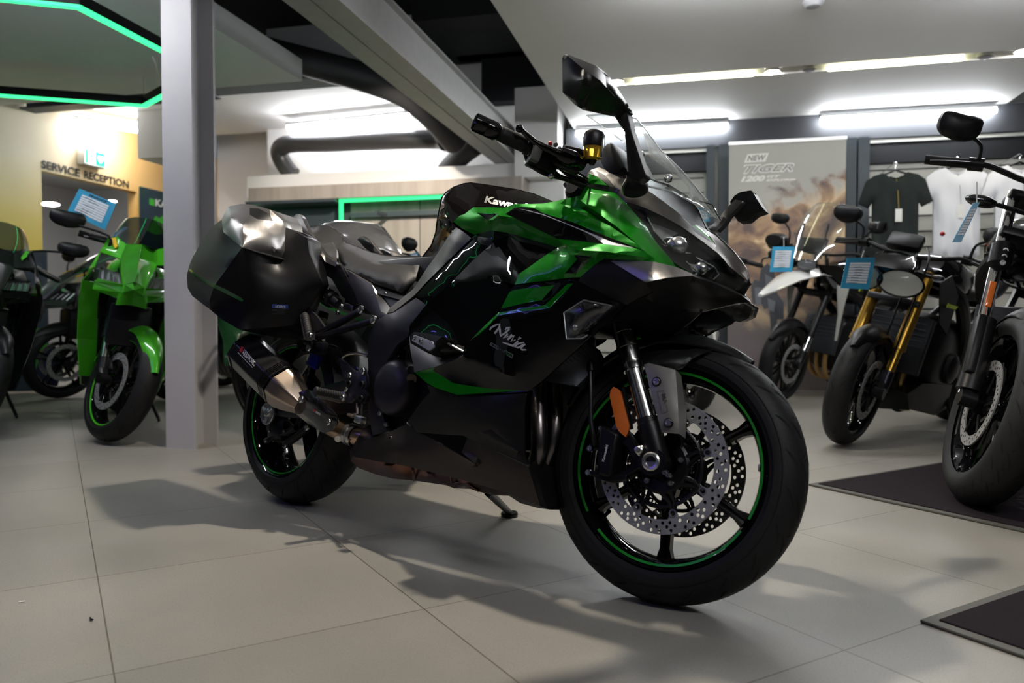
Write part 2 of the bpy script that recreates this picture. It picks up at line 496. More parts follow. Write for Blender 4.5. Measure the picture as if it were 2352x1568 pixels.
# back ceiling behind the ducts
z = 2.78; p = uv(on_z(512, 222, z)); q = uv(on_z(900, 205, z))
mb = MB(); hb(mb, UL - 2, uv(on_z(940, 180, 2.78))[0], 6.6, BW + .4, z, z + .1, WHITE); st(mb.build('ceiling_rear', sharp=0))
mb = MB(); hb(mb, uw(1100), uw(1420), BW + .1, BW + .28, 2.86, 3.9, BLACKV); hb(mb, uv(on_z(940, 180, 2.78))[0], su0 + .3, BW - 1.0, BW + .2, 3.3, 3.9, BLACKV); st(mb.build('dark_void_panel', sharp=0))  # black panels put the darkness of the roof void into colour
# low white wall that carries the display (top edge at the photo's 412..385)
zt = .627 + (735 - 408) / 1770 * 8.4
DW = BW - .12
mb = MB(); hb(mb, UL + 1.6, uw(1300), DW, DW + .06, 0, zt, WHITE); st(mb.build('wall_display', sharp=0))
# grey raft on the left
c = on_z(694, 186, 2.55); u_, v_ = uv(c)
mb = MB(); hb(mb, u_ - 5, u_, -5.4, v_, 2.55, 2.72, RAFT); st(mb.build('ceiling_raft', sharp=0))
# ---- service wall on the left (runs along E1), with an opening
QW = on_d(95, 393, 7.62); QW.z = 0; uq, vq = uv(QW)
uo = uq; v0o = vq; v1o = uv(on_d(298, 443, 8.93))[1]
m = mat('mural_print', (.9, .75, .3), .6); nt, bs, N, LK = nodes(m)
tc = N('ShaderNodeTexCoord'); sx = N('ShaderNodeSeparateXYZ'); LK(tc.outputs['Object'], sx.inputs[0])
rp = N('ShaderNodeValToRGB'); e = rp.color_ramp.elements
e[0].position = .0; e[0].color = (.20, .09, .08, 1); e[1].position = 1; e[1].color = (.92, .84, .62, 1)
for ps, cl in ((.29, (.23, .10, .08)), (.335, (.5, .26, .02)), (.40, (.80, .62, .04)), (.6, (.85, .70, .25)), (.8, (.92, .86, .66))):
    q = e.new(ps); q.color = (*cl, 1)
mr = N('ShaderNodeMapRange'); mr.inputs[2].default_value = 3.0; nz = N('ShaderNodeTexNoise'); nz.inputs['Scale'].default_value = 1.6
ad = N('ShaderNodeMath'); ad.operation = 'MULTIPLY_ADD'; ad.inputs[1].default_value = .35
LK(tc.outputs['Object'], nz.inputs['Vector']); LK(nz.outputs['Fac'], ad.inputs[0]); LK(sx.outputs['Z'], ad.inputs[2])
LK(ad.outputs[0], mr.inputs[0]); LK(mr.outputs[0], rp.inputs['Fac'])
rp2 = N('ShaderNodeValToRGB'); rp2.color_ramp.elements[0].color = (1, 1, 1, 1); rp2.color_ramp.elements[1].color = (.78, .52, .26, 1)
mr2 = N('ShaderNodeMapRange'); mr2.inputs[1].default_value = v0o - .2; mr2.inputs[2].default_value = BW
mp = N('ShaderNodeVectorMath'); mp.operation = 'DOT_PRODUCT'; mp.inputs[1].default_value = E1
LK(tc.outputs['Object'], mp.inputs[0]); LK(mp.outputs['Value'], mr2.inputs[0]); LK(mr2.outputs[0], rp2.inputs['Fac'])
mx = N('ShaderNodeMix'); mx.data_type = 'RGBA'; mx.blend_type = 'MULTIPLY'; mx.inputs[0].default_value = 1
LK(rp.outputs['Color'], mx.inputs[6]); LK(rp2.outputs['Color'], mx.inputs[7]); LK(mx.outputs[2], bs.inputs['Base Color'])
MURAL = m
zo = 2.10
mb = MB()
hb(mb, uo - .12, uo, 4.9, v0o, 0, 2.8, MURAL); hb(mb, uo - .12, uo, -2.0, 4.9, 0, 2.8, DARKW); hb(mb, uo - .12, uo, v0o, v1o, zo, 2.8, MURAL); hb(mb, uo - .12, uo, v1o, BW + 1.6, 0, 2.8, MURAL)  # unseen near stretch made dark to keep the mural's reflection out of the paint
st(mb.build('wall_left', sharp=0))
# room beyond the opening
mb = MB(); GW = mat('office_wall', (.50, .52, .55), .7)
hb(mb, uo - 3.2, uo - 3.1, v0o - 3, BW + 2.5, 0, 2.7, GW); hb(mb, uo - 3.1, uo - .12, BW + 2.5, BW + 2.6, 0, 2.7, GW); st(mb.build('wall_office', sharp=0))
mb = MB(); hb(mb, uo - 3.2, uo - .12, v0o - 3, BW + 2.6, 2.62, 2.7, mat('office_ceiling', (.45, .46, .47), .8)); st(mb.build('ceiling_office', sharp=0))
mb = MB()
for k in range(5):
    hb(mb, uo - 3.05, uo - 3.0, v0o - 1.5 + k * 1.05, v0o - 1.44 + k * 1.05, 0, 2.3, SLATE)
hb(mb, uo - 3.05, uo - 3.0, v0o - 1.5, v0o + 2.76, 2.26, 2.32, SLATE); hb(mb, uo - 3.05, uo - 3.0, v0o - 1.5, v0o + 2.76, 1.3, 1.36, SLATE)
st(mb.build('window_1', sharp=0))
wall('wall_left_rear', hall(uo, BW + 1.6), hall(UL + 1.6, BW + 1.6), 0, 3.9, .1, WHITE); wall('wall_left_return', hall(UL + 1.6, BW + 1.6), hall(UL + 1.6, BW + .3), 0, 3.9, .05, WHITE)
# ---- I-section column
cx_, cy_ = uv(on_z(417, 1030)); W = .165
mb = MB()
hb(mb, cx_ - W / 2, cx_ + W / 2, cy_ - .006, cy_ + .012, 0, 3.9, COLP)
hb(mb, cx_ - W / 2, cx_ + W / 2, cy_ + .165, cy_ + .18, 0, 3.9, COLP)
hb(mb, cx_ - .006, cx_ + .006, cy_ + .012, cy_ + .165, 0, 3.9, COLP)
o = mb.build('steel_column', sharp=0); tag(o, 'grey painted steel I-section column standing on the tiled floor left of the pannier', 'column')
# ---- the big roof beam: twin I section, bottom at 2.24
zb = 2.24
ub = uv(on_z(733, 0, zb))[0]; ub2 = uv(on_z(1148, 367, zb))[0]; ub = (ub + ub2) / 2
mb = MB()
for sgn in (-1, 1):
    u = ub + sgn * .072
    hb(mb, u - .068, u + .068, -5.3, BW + .25, zb, zb + .014, STEELP); hb(mb, u - .068, u + .068, -5.3, BW + .25, zb + .27, zb + .284, STEELP)
    hb(mb, u + sgn * .02 - .006, u + sgn * .02 + .006, -5.3, BW + .25, zb + .014, zb + .27, STEELP)
o = mb.build('roof_beam', sharp=0); tag(o, 'long grey steel roof beam running diagonally overhead, its left flange lit green', 'beam')
mb = MB()
for v in (4.6, 5.5, 6.6): mb.cyl(hall(ub + .1, v, zb + .15), hall(ub + .125, v, zb + .15), .018, STEELP)
# cross beam in the dark void with a pale lower flange
p0 = on_z(1046, 130, 3.3); u0, v0 = uv(p0)
mb = MB(); hb(mb, u0, u0 + 1.6, v0, v0 + .2, 3.3, 3.33, mat('pale_steel', (.5, .48, .44), .6)); hb(mb, u0, u0 + 1.6, v0 + .08, v0 + .12, 3.33, 3.8, mat('grey_blue_steel', (.16, .18, .2), .6))
tag(mb.build('cross_beam', sharp=0), 'short cross beam with a pale lower flange in the dark roof void', 'beam')
# dark beam on the left under the raft
mb = MB(); dbm = mat('dark_steel', (.07, .08, .10), .6); pl = mat('grey_lilac_steel', (.30, .30, .34), .6)
gv = v_ + .45; rq = ray(260, 240); za = (CAM + rq * (gv / rq.dot(E1))).z
rq = ray(500, 735); gu = uv(CAM + rq * (gv / rq.dot(E1)))[0]
hb(mb, uo + .03, gu, gv - .006, gv + .006, za, za + .34, dbm); hb(mb, uo + .03, gu, gv - .09, gv + .09, za, za + .015, dbm)
mb.box(hall(gu - 1.1, gv - .06, za + .2), (.02, .1, .38), dbm, R3)
tag(mb.build('steel_girder', sharp=0), 'dark steel girder across the left ceiling behind the green light ring', 'beam')
mb = MB(); a, b = on_d(316, 330, 8.0), on_d(376, 330, 8.0); ua, ub3 = uv(a)[0], uv(b)[0] + .15
hb(mb, ua, ub3, uv(a)[1], uv(a)[1] + .5, .627 + (735 - 366) / 1770 * 8.0, 2.78, WHITE); st(mb.build('wall_bulkhead', sharp=0))
# ---- ducts
DUCT = mat('foil_duct', (.10, .10, .105), .38, metal=.6, bump=(26, .9))
def dpt(px, py, d): return on_d(px, py, d)
mb = MB(); mb.tube([dpt(672, 402, 8.45), dpt(650, 372, 8.45), dpt(642, 345, 8.4), dpt(668, 330, 8.3), dpt(760, 328, 8.1), dpt(900, 322, 7.8), dpt(1000, 320, 7.7), dpt(1025, 325, 7.6)], [.095], DUCT, 20, smoothpath=5)
mb.build; o = mb.build('air_duct'); tag(o, 'foil wrapped round air duct bending along the back wall above the display', 'duct')
mb = MB(); mb.tube([dpt(1045, 325, 7.2), dpt(990, 262, 6.8), dpt(925, 212, 6.6), dpt(830, 176, 6.55), dpt(700, 141, 6.6), dpt(590, 112, 6.7)], [.12], mat('black_duct', (.018, .018, .02), .6, bump=(20, .6)), 20, smoothpath=5)
tag(mb.build('air_duct'), 'thick black air duct crossing the dark ceiling left of the roof beam', 'duct')
mb = MB(); mb.tube([dpt(1092, 334, 7.7), dpt(1060, 358, 7.85), dpt(1025, 392, 8.08), dpt(1014, 415, 8.2)], [.1], mat('black_duct', (.018, .018, .02), .6), 18, smoothpath=4)
tag(mb.build('air_duct'), 'short black duct dropping behind the roof beam beside the white pier', 'duct')
# ---- tube lights
LAMPS = []
TUBEH = mat('tube_light_strong', (1, 1, 1), .5, emit=(.95, .97, 1), es=47)
def tube_light(a, b, label, power, group=None, size=.045, tm=None, hang=0):
    a, b = V(a), V(b); d = b - a; mid = (a + b) / 2
    t = empty('tube_light', label, 'light', Matrix.Translation(mid), group)
    R = rz(d).to_3x3(); L = d.length
    mb = MB(); mb.box((0, 0, size * .75), (L, size * 1.5, size * .5), mat('lamp_body', (.75, .75, .75), .5), R); mb.build('lamp_body', t, sharp=0)
    if hang:
        for q in (-.4, .4): mb = MB(); mb.tube([d * q + V((0, 0, size * .9)), d * q + V((0, 0, hang))], .004, mat('steel_wire', (.6, .6, .6), .3, metal=1), 6); mb.build('suspension_rod', t)
    mb = MB(); mb.tube([-d / 2, d / 2], size / 2, tm or TUBEM, 12); mb.build('diffuser', t)
def tl_px(a, b, z, *r, **k): return tube_light(on_z(*a, z), on_z(*b, z), *r, **k)
tl_px((1323, 308), (1672, 290), 2.43, 'white tube light behind the windscreen under the soffit edge', 17)
tl_px((1885, 276), (2288, 254), 2.43, 'long white tube light under the soffit above the clothes rails', 17)
tl_px((661, 294), (939, 266), 2.66, 'white tube light on the rear ceiling above the foil duct', 11, tm=TUBEH)
tl_px((170, 277), (371, 309), 2.66, 'white tube light on the ceiling above the service doorway', 9, tm=TUBEH)
# slot tubes and downlights
def slot_tube(a, b, label):
    a, b = on_z(*a, 2.515), on_z(*b, 2.515); d = b - a
    mb = MB(); mb.box((a + b) / 2, (d.length, .07, .03), TUBEY, rz(d).to_3x3(), .008); tag(mb.build('slot_light'), label, 'light', None)
slot_tube((1456, 187), (1733, 168), 'pale yellow strip light in the soffit slot between two round spots')
slot_tube((1900, 157), (2213, 132), 'pale yellow strip light in the soffit slot, the right one of the two')
def downlight(px, py, label, on=True, power=8, z=2.515, at=None, tgt=None, ang=1.9):
    p = at if at is not None else on_z(px, py, z)
    t = empty('downlight', label, 'light', Matrix.Translation(p))
    mb = MB(); mb.lathe((0, 0, .03), (0, 0, -1), [(0, .05), (.03, .062), (.034, .06), (.03, .05)], mat('lamp_ring', (.5, .5, .5), .4), 24); mb.build('housing', t)
    mb = MB(); mb.lathe((0, 0, .0), (0, 0, -1), [(0, .048), (.012, .034), (.018, .0)], SPOTM if on else mat('lamp_off', (.25, .25, .27), .3), 24); mb.build('lens', t)
    if on:
        l = bpy.data.lights.new('spot_lamp', 'SPOT'); l.energy = power; l.spot_size = 1.9; l.spot_blend = .6; l.shadow_soft_size = .04; l.color = (1, .9, .76)
        lo = bpy.data.objects.new('spot_lamp', l); COL.objects.link(lo); lo.location = p + V((0, 0, -.04)); l.spot_size = ang
        if tgt is not None: lo.rotation_euler = (V(tgt) - p).to_track_quat('-Z', 'Y').to_euler()
downlight(1416, 188, 'lit round downlight in the soffit slot right of the raised mirror')
downlight(1774, 165, 'lit round downlight in the soffit slot between the two strip lights')
downlight(2350, 118, 'lit round downlight at the right end of the soffit slot')
downlight(1857, 161, 'unlit round fitting left of the right strip light', False)
downlight(2262, 131, 'unlit round fitting right of the right strip light', False)
p = on_z(1868, 4, 2.5); mb = MB(); mb.lathe(p, (0, 0, -1), [(0, .06), (.01, .06), (.03, .04), (.035, 0)], mat('detector_grey', (.35, .35, .36), .6), 24)
tag(mb.build('smoke_detector'), 'round white smoke detector on the soffit at the top edge', 'detector')
# ---- hexagonal green light ring
hz = 2.30
G = [V((-2.33, 4.19, hz)), V((-2.09, 5.3, hz)), V((-2.89, 6.1, hz))]
a_ = V((-.955, -.285, 0)).normalized()
G += [G[2] + a_ * 1.75]; G += [G[3] - (G[1] - G[0]).normalized() * 1.13]; G += [G[0] + a_ * .55]
hr = empty('light_ring', 'hanging hexagonal light ring with a bright green glowing underside', 'light', Matrix.Translation(V((-3, 5, hz))))
mb = MB(); mg = MB(); off = V((3, -5, -hz))
for i in range(6):
    a, b = G[i] + off, G[(i + 1) % 6] + off; d = b - a; R = rz(d).to_3x3()
    mb.box((a + b) / 2 + V((0, 0, .045)), (d.length + .02, .045, .06), BLK, R); mg.box((a + b) / 2 + V((0, 0, .007)), (d.length + .02, .04, .016), GREENLED, R)
mb.build('black_profile', hr, sharp=0); mg.build('glowing_strip', hr, sharp=0)
mb = MB()
for g in (G[0], G[1], G[2], G[4]):
    mb.tube([g + off + V((0, 0, .07)), g + off + V((.0, 0, .24))], .0025, mat('steel_wire', (.6, .6, .6), .3, metal=1), 6)
mb.tube([on_z(350, 130, 2.55) + off, on_z(358, 150, 2.5) + off, on_z(364, 190, 2.4) + off, on_z(362, 215, 2.35) + off], .005, WHITE, 6, smoothpath=4)
mb.build('wire', hr)
# unseen strips: violet inferred from its reflections, green added to reflect in the paint
def led_path(name, pts, m, label, parent=None):
    mb = MB()
    for a, b in zip(pts, pts[1:]):
        d = b - a; mb.box((a + b) / 2, (d.length + .02, .03, .02), m, rz(d).to_3x3())
    return tag(mb.build(name, sharp=0), label, 'light')
VIOLED = mat('violet_led', (.1, .1, .6), .5, emit=(.20, .14, 1), es=10)
led_path('light_ring', [V((-3.6, 1.9, 2.3)), V((-3.2, .8, 2.3)), V((-2.3, .2, 2.3))], VIOLED, 'violet light strip under the ceiling behind the camera')
led_path('light_ring', [V((-4.6, 1.0, 2.3)), V((-3.9, 2.6, 2.3)), V((-4.1, 3.2, 2.3)), V((-4.9, 3.0, 2.3))], GREENLED, 'unseen green light strip added left of the camera for its reflections')
# ---- unseen lamps; the tubes and the display spot are added for brightness
def soft(loc, rot, sx, sy, e, col, spread=PI):
    l = bpy.data.lights.new('fill_light', 'AREA'); l.shape = 'RECTANGLE'; l.size = sx; l.size_y = sy; l.energy = e; l.color = col; l.spread = spread
    o = bpy.data.objects.new('fill_light', l); COL.objects.link(o); o.location = loc; o.rotation_euler = rot; return o
def spot(loc, tgt, e, ang, blend, size, col):
    l = bpy.data.lights.new('spot_lamp', 'SPOT'); l.energy = e; l.spot_size = ang; l.spot_blend = blend; l.shadow_soft_size = size; l.color = col
    o = bpy.data.objects.new('spot_lamp', l); COL.objects.link(o); o.location = loc
    o.rotation_euler = (V(tgt) - V(loc)).to_track_quat('-Z', 'Y').to_euler(); return o
downlight(0, 0, 'lit downlight in the soffit right above the foreground motorcycle, outside the picture', power=105, at=V((-.22, 2.42, 2.515)))
downlight(0, 0, 'lit downlight under the raft above the foreground bike\'s panniers, outside the picture', power=14, at=V((-1.5, 2.1, 2.56)))
downlight(0, 0, 'added spot hidden behind the roof beam to brighten the wood display', power=170, at=V((-.85, 5.6, 2.46)), tgt=(-1.5, 8.1, 1.45), ang=1.1)  # added lamp tucked behind the beam to lift the wood front
for (u, v, z, w_) in ((.35, 4.15, 2.42, 'under the soffit beyond the foreground bike'), (2.2, 4.55, 2.42, 'under the soffit at the right'), (-3.1, 2.5, 2.3, 'above the left foreground'), (1.0, .2, 2.3, 'beside the camera on the right')):
    tube_light(hall(u - .7, v, z), hall(u + .7, v, z), 'unseen white tube light added for brightness, hanging ' + w_ + ', outside the picture', 0, tm=TUBEH, hang=(2.54 if u < 0 else 2.495) - z)  # added tubes out of view that brighten soffit, raft and floor
soft(hall(uo - 1.5, v0o + 1, 2.55), (0, 0, 0), .6, .2, 14, (1, .98, .95))  # added fill without a fitting for the room beyond the doorway
w = bpy.data.worlds.new('hall_air'); SC.world = w; w.use_nodes = True
w.node_tree.nodes['Background'].inputs[0].default_value = (.55, .6, .66, 1); w.node_tree.nodes['Background'].inputs[1].default_value = .12
# ---- floor mats
MATC = mat('mat_carpet', (.014, .011, .014), .95, bump=(700, 1.0), noise=(500, .2, (.026, .021, .025)), spec=.1)
MATR = mat('mat_rubber', (.075, .075, .066), .7)
def floor_mat(c, lu, lv, label, cut=0):
    """corner c, long sides along -TA and TB"""
    mm = Matrix((TB, TA, V((0, 0, 1)))).transposed().to_4x4(); mm.translation = c
    t = empty('floor_mat', label, 'mat', mm)
    mb = MB(); mb.box((lu / 2, -lv / 2, .004), (lu, lv, .008), MATR, None, .003); mb.build('rubber_border', t)
    mb = MB(); mb.box((lu / 2, -lv / 2, .008), (lu - .05, lv - .05, .008), MATC, None, .003); mb.build('carpet_top', t)
floor_mat(on_z(1856, 1115), 1.5, .9, 'dark floor mat with rubber border under the bike at the right edge')
floor_mat(on_z(2112, 1430), 1.5, .9, 'dark carpet mat with grey rubber rim in the bottom right corner')

# ================================================================ BACK WALL FITTINGS
def wp(px, py, dv=0):                   # photo point on the back wall plane moved dv toward the rear
    r = ray(px, py); return CAM + r * ((BW + dv - 0) / r.dot(E1))
def wbox(mb, x0, x1, y0, y1, dv, t, m):     # a board on the wall between photo columns / rows (left edge height)
    a, b = wp(x0, y0, dv), wp(x1, y1, dv)
    ua, ub_ = uv(a)[0], uv(b)[0]; za_, zb_ = a.z, b.z
    return hb(mb, min(ua, ub_), max(ua, ub_), BW + dv, BW + dv + t, min(za_, zb_), max(za_, zb_), m)
def wood(name, c1, c2):
    m = mat(name, c1, .55); nt, bs, N, LK = nodes(m)
    tc = N('ShaderNodeTexCoord'); mp = N('ShaderNodeMapping'); mp.inputs['Scale'].default_value = (9, 9, .7); nz = N('ShaderNodeTexNoise')
    nz.inputs['Scale'].default_value = 1.2; nz.inputs['Detail'].default_value = 6; r = N('ShaderNodeValToRGB')
    r.color_ramp.elements[0].position = .35; r.color_ramp.elements[1].position = .65; r.color_ramp.elements[0].color = (*c1, 1); r.color_ramp.elements[1].color = (*c2, 1)
    LK(tc.outputs['Object'], mp.inputs[0]); LK(mp.outputs[0], nz.inputs['Vector']); LK(nz.outputs['Fac'], r.inputs['Fac']); LK(r.outputs['Color'], bs.inputs['Base Color']); return m
WOOD = wood('greige_wood', (.36, .31, .275), (.44, .39, .35))
disp = empty('display_wall', 'wood fronted display niche with green light strips on the rear wall', 'display', Matrix.Translation(hall(uw(870), BW - .3, 0)))
DO = -V(disp.location)
def dpart(name, fn, mtx=Matrix.Translation(DO)):
    mb = MB(); fn(mb); return mb.build(name, disp, sharp=0, mtx=mtx)
ztop = wp(573, 432, -.45).z; zmid = wp(573, 463, -.45).z
ud0, ud1, udl = uw(573, -.45), uw(1198, -.45), uw(775, -.45)
dpart('top_board', lambda mb: hb(mb, ud0, ud1, BW - .45, BW - .13, zmid, ztop, WOOD))
dpart('back_board', lambda mb: (hb(mb, udl + .02, ud1, BW - .17, BW - .13, 0, zmid, WOOD), hb(mb, ud0, udl + .02, BW - .17, BW - .13, 0, zmid, SLATE)))
dpart('seam', lambda mb: (hb(mb, uw(1162, -.17), uw(1162, -.17) + .006, BW - .175, BW - .165, 0, zmid, BLK), hb(mb, uw(965, -.17), uw(965, -.17) + .006, BW - .175, BW - .165, 0, zmid, BLK)))
dpart('led_strip', lambda mb: (hb(mb, udl, ud1, BW - .40, BW - .37, zmid - .035, zmid, GREENLD), hb(mb, udl, udl + .035, BW - .40, BW - .37, .4, zmid, GREENLD)))
dpart('led_strip', lambda mb: (hb(mb, ud0 + .02, ud0 + .045, BW - .40, BW - .37, .5, zmid - .05, GREENLD)))
dpart('rail', lambda mb: (hb(mb, udl + .05, ud1 - .1, BW - .25, BW - .22, zmid - .17, zmid - .12, SLATE), hb(mb, udl + .05, ud1 - .1, BW - .25, BW - .22, .9, .96, SLATE)))
dpart('hook', lambda mb: mb.box(hall(uw(878, -.35), BW - .36, zmid - .16), (.03, .26, .03), SLATE, R3))
dpart('shelf', lambda mb: hb(mb, ud0 - .03, udl - .02, BW - .46, BW - .17, zmid - .03, zmid + .0, SLATE))
# ---- clothes wall on the right: slatwall bays between slate posts
SLAT = mat('slatwall', (.62, .61, .55), .6)
def bay(x0, x1, label):
    u0, u1 = uw(x0), uw(x1); t = empty('slatwall_bay', label, 'display', Matrix.Translation(hall((u0 + u1) / 2, BW + .1, 0))); M = Matrix.Translation(-t.location)
    mb = MB(); hb(mb, u0, u1, BW + .05, BW + .1, 0, 2.04, SLAT); mb.build('slat_panel', t, sharp=0, mtx=M)
    mb = MB()
    for k in range(13): hb(mb, u0 + .02, u1 - .02, BW + .044, BW + .052, .3 + k * .14, .312 + k * .14, BLK)
    mb.build('slot_rails', t, sharp=0, mtx=M)
    mb = MB(); hb(mb, u0, u1, BW - .02, BW + .1, 2.04, 2.22, BLACKV); mb.build('dark_box', t, sharp=0, mtx=M)  # plain black box above the slats
    mb = MB(); hb(mb, u0, u1, BW - .03, BW + .1, 2.22, 2.25, mat('pale_trim', (.5, .5, .46), .5)); mb.build('top_strip', t, sharp=0, mtx=M)
bay(1302, 1620, 'pale slatwall bay behind the windscreen left of the desert banner')
bay(1990, 2700, 'pale slatwall bay behind the hanging T-shirts')
mb = MB()
for x0, x1 in ((1620, 1640), (1648, 1676), (1940, 1962), (1966, 1992)): hb(mb, uw(x0, -.1), uw(x1, -.1), BW - .12, BW + .1, 0, 2.26, SLATE)
hb(mb, uw(1640), uw(1648), BW + .02, BW + .1, 0, 2.26, mat('pale_trim', (.5, .5, .46), .5)); hb(mb, uw(1640), uw(1990), BW + .08, BW + .12, 0, 2.26, SLATE)
st(mb.build('trim_2', sharp=0))
# ---- banner
BV = -.55
b0, b1 = wp(1675, 331, BV), wp(1944, 322, BV); bz0 = .02; bz1 = (b0.z + b1.z) / 2
ub0, ub1 = uv(b0)[0], uv(b1)[0]
bm_ = Matrix.Translation(hall(ub0, BW + BV, 0)) @ RE
m = mat('banner_print', (.5, .4, .3), .5); nt, bs, N, LK = nodes(m)
tc = N('ShaderNodeTexCoord'); sx = N('ShaderNodeSeparateXYZ'); LK(tc.outputs['Object'], sx.inputs[0])
vo = N('ShaderNodeTexVoronoi'); vo.inputs['Scale'].default_value = 3.2; nz = N('ShaderNodeTexNoise'); nz.inputs['Scale'].default_value = 3.4; nz.inputs['Detail'].default_value = 5; nz.inputs['Distortion'].default_value = .7
mp = N('ShaderNodeMapping'); mp.inputs['Scale'].default_value = (1.2, 1, 1.25); LK(tc.outputs['Object'], mp.inputs[0]); LK(mp.outputs[0], nz.inputs['Vector'])
rk = N('ShaderNodeValToRGB'); e = rk.color_ramp.elements; e[0].position = .36; e[0].color = (.13, .09, .085, 1); e[1].position = .62; e[1].color = (.74, .55, .34, 1)
q = e.new(.45); q.color = (.26, .16, .11, 1); q = e.new(.55); q.color = (.46, .30, .17, 1)
LK(nz.outputs['Fac'], rk.inputs['Fac'])
za_ = N('ShaderNodeMath'); za_.operation = 'MULTIPLY_ADD'; za_.inputs[1].default_value = .9; LK(nz.outputs['Fac'], za_.inputs[0]); LK(sx.outputs['Z'], za_.inputs[2])
xs_ = N('ShaderNodeMath'); xs_.operation = 'MULTIPLY_ADD'; xs_.inputs[1].default_value = -.42; LK(sx.outputs['X'], xs_.inputs[0]); LK(za_.outputs[0], xs_.inputs[2])
sk = N('ShaderNodeMapRange'); sk.inputs[1].default_value = 1.84; sk.inputs[2].default_value = 1.97; LK(xs_.outputs[0], sk.inputs[0])
gd = N('ShaderNodeMapRange'); gd.inputs[1].default_value = 1.02; gd.inputs[2].default_value = 1.45; LK(za_.outputs[0], gd.inputs[0])
m1 = N('ShaderNodeMix'); m1.data_type = 'RGBA'; m1.inputs[6].default_value = (.21, .18, .185, 1); LK(gd.outputs[0], m1.inputs[0]); LK(rk.outputs['Color'], m1.inputs[7])
m2 = N('ShaderNodeMix'); m2.data_type = 'RGBA'; m2.inputs[7].default_value = (.44, .43, .40, 1); LK(sk.outputs[0], m2.inputs[0]); LK(m1.outputs[2], m2.inputs[6]); LK(m2.outputs[2], bs.inputs['Base Color'])
bn = empty('banner', 'tall printed banner with desert rocks and white model lettering on the rear wall', 'banner', bm_)
bw = ub1 - ub0
mb = MB(); mb.box((bw / 2, .006, (bz0 + bz1) / 2), (bw, .012, bz1 - bz0), m); mb.build('print_sheet', bn, sharp=0)
mb = MB(); mb.box((bw / 2, .004, bz1 + .012), (bw + .01, .03, .025), mat('alu', (.6, .6, .6), .35, metal=1)); mb.build('top_bar', bn, sharp=0)
mb = MB(); mb.box((bw / 2, 0, .012), (bw + .02, .12, .024), MATS['alu']); mb.build('base_bar', bn, sharp=0)
BF = Frame(bm_.translation, E2, E1, (0, 0, 1))
PRW = mat('print_white', (.85, .84, .8), .5); PRG = mat('print_grey', (.25, .24, .23), .5)
def bletter(nm, body, q, m, off=-.002, **k): return lettering(nm, body, q, m, bn, BF, y=off, **k)
bletter('printed_block', '', [(1709, 374), (1758, 371), (1766, 351), (1717, 354)], PRW, shapes=[[(0, 0), (1, 0), (1, 1), (0, 1)]])
bletter('printed_word', 'NEW', [(1716, 370), (1756, 368), (1760, 355), (1720, 357)], PRG, off=-.006, bold=.03)
bletter('printed_word', 'TIGER', [(1701, 400), (1822, 394), (1830, 373), (1709, 378)], PRW, bold=.055, shear=.2)
bletter('printed_word', 'TIGER', [(1705, 397), (1819, 391), (1825, 376), (1712, 381)], PRG, off=-.006, bold=.0, shear=.2)
bletter('printed_word', '1200', [(1701, 418), (1756, 416), (1759, 402), (1704, 404)], PRW, bold=.06, shear=.2)
bletter('printed_word', 'GT', [(1760, 408), (1792, 407), (1794, 401), (1762, 402)], PRW, bold=.05, shear=.2)
bletter('printed_word', 'EXPLORER', [(1760, 416.5), (1828, 414), (1829, 410), (1761, 411)], PRW, bold=.05, shear=.2)
PD = mat('print_dark', (.07, .075, .09), .5); PM = mat('print_mid', (.16, .17, .2), .5)
bletter('printed_motorcycle', '', [(1725, 790), (1800, 790), (1800, 600), (1725, 600)], PD, shapes=[[(0, .7), (.1, .78), (.25, .76), (.3, .9), (.5, .98), (.7, .9), (.8, .62), (1, .5), (1, .3), (.8, .3), (.65, .45), (.4, .42), (.3, .5), (.05, .48)], [(.55, .5), (.8, .5), (.8, .12), (.62, .1)]])
bletter('printed_motorcycle', '', [(1730, 780), (1790, 780), (1790, 620), (1730, 620)], PM, off=-.006, shapes=[[(.05, .75), (.3, .75), (.3, .5), (.1, .5)], [(.45, .95), (.75, .88), (.7, .7), (.5, .7)], [(.55, .6), (.85, .55), (.8, .4), (.6, .42)]])
# ---- service wall: letters, exit sign, poster
SF = Frame(hall(uo, 0, 0), -E1, E2, (0, 0, 1))
def spx(px, py, off): return SF.m @ SF.px(px, py, off)
sg = empty('wall_lettering', 'black SERVICE RECEPTION lettering above the doorway in the yellow wall', 'lettering', Matrix.Translation(spx(195, 400, .0)))
IF = Frame(sg.location, -E1, E2, (0, 0, 1)); sg.matrix_world = IF.m
PRB = mat('print_black', (.02, .02, .02), .5)
lettering('letters', 'SERVICE', [(95, 386), (184, 407), (184, 388.7), (95, 367)], PRB, sg, IF, y=.006, bold=.03); lettering('letters', 'RECEPTION', [(193, 409), (296, 433), (296, 416), (193, 391)], PRB, sg, IF, y=.006, bold=.03)
c = spx(210, 364, .05); ex = empty('exit_sign', 'white emergency sign box with a green running figure and heart pictogram', 'sign'); EF = Frame(c, -E1, E2, (0, 0, 1)); ex.matrix_world = EF.m
mb = MB(); mb.box((0, 0, 0), (.30, .09, .17), WHITE, None, .006); mb.build('lamp_box', ex)
EG = mat('exit_green', (.0, .3, .15), .5, emit=(.02, .35, .16), es=1.0); EW = mat('exit_white', (.9, .9, .9), .5, emit=(.8, .9, .85), es=1.1)
mb = MB(); mb.box((0, .047, 0), (.28, .004, .145), EW); mb.build('face', ex, sharp=0)
mb = MB(); mb.box((-.065, .052, 0), (.125, .005, .14), EG); mb.build('green_field', ex, sharp=0); mb = MB(); mb.box((.12, .052, 0), (.03, .005, .14), EG); mb.build('green_field', ex, sharp=0)
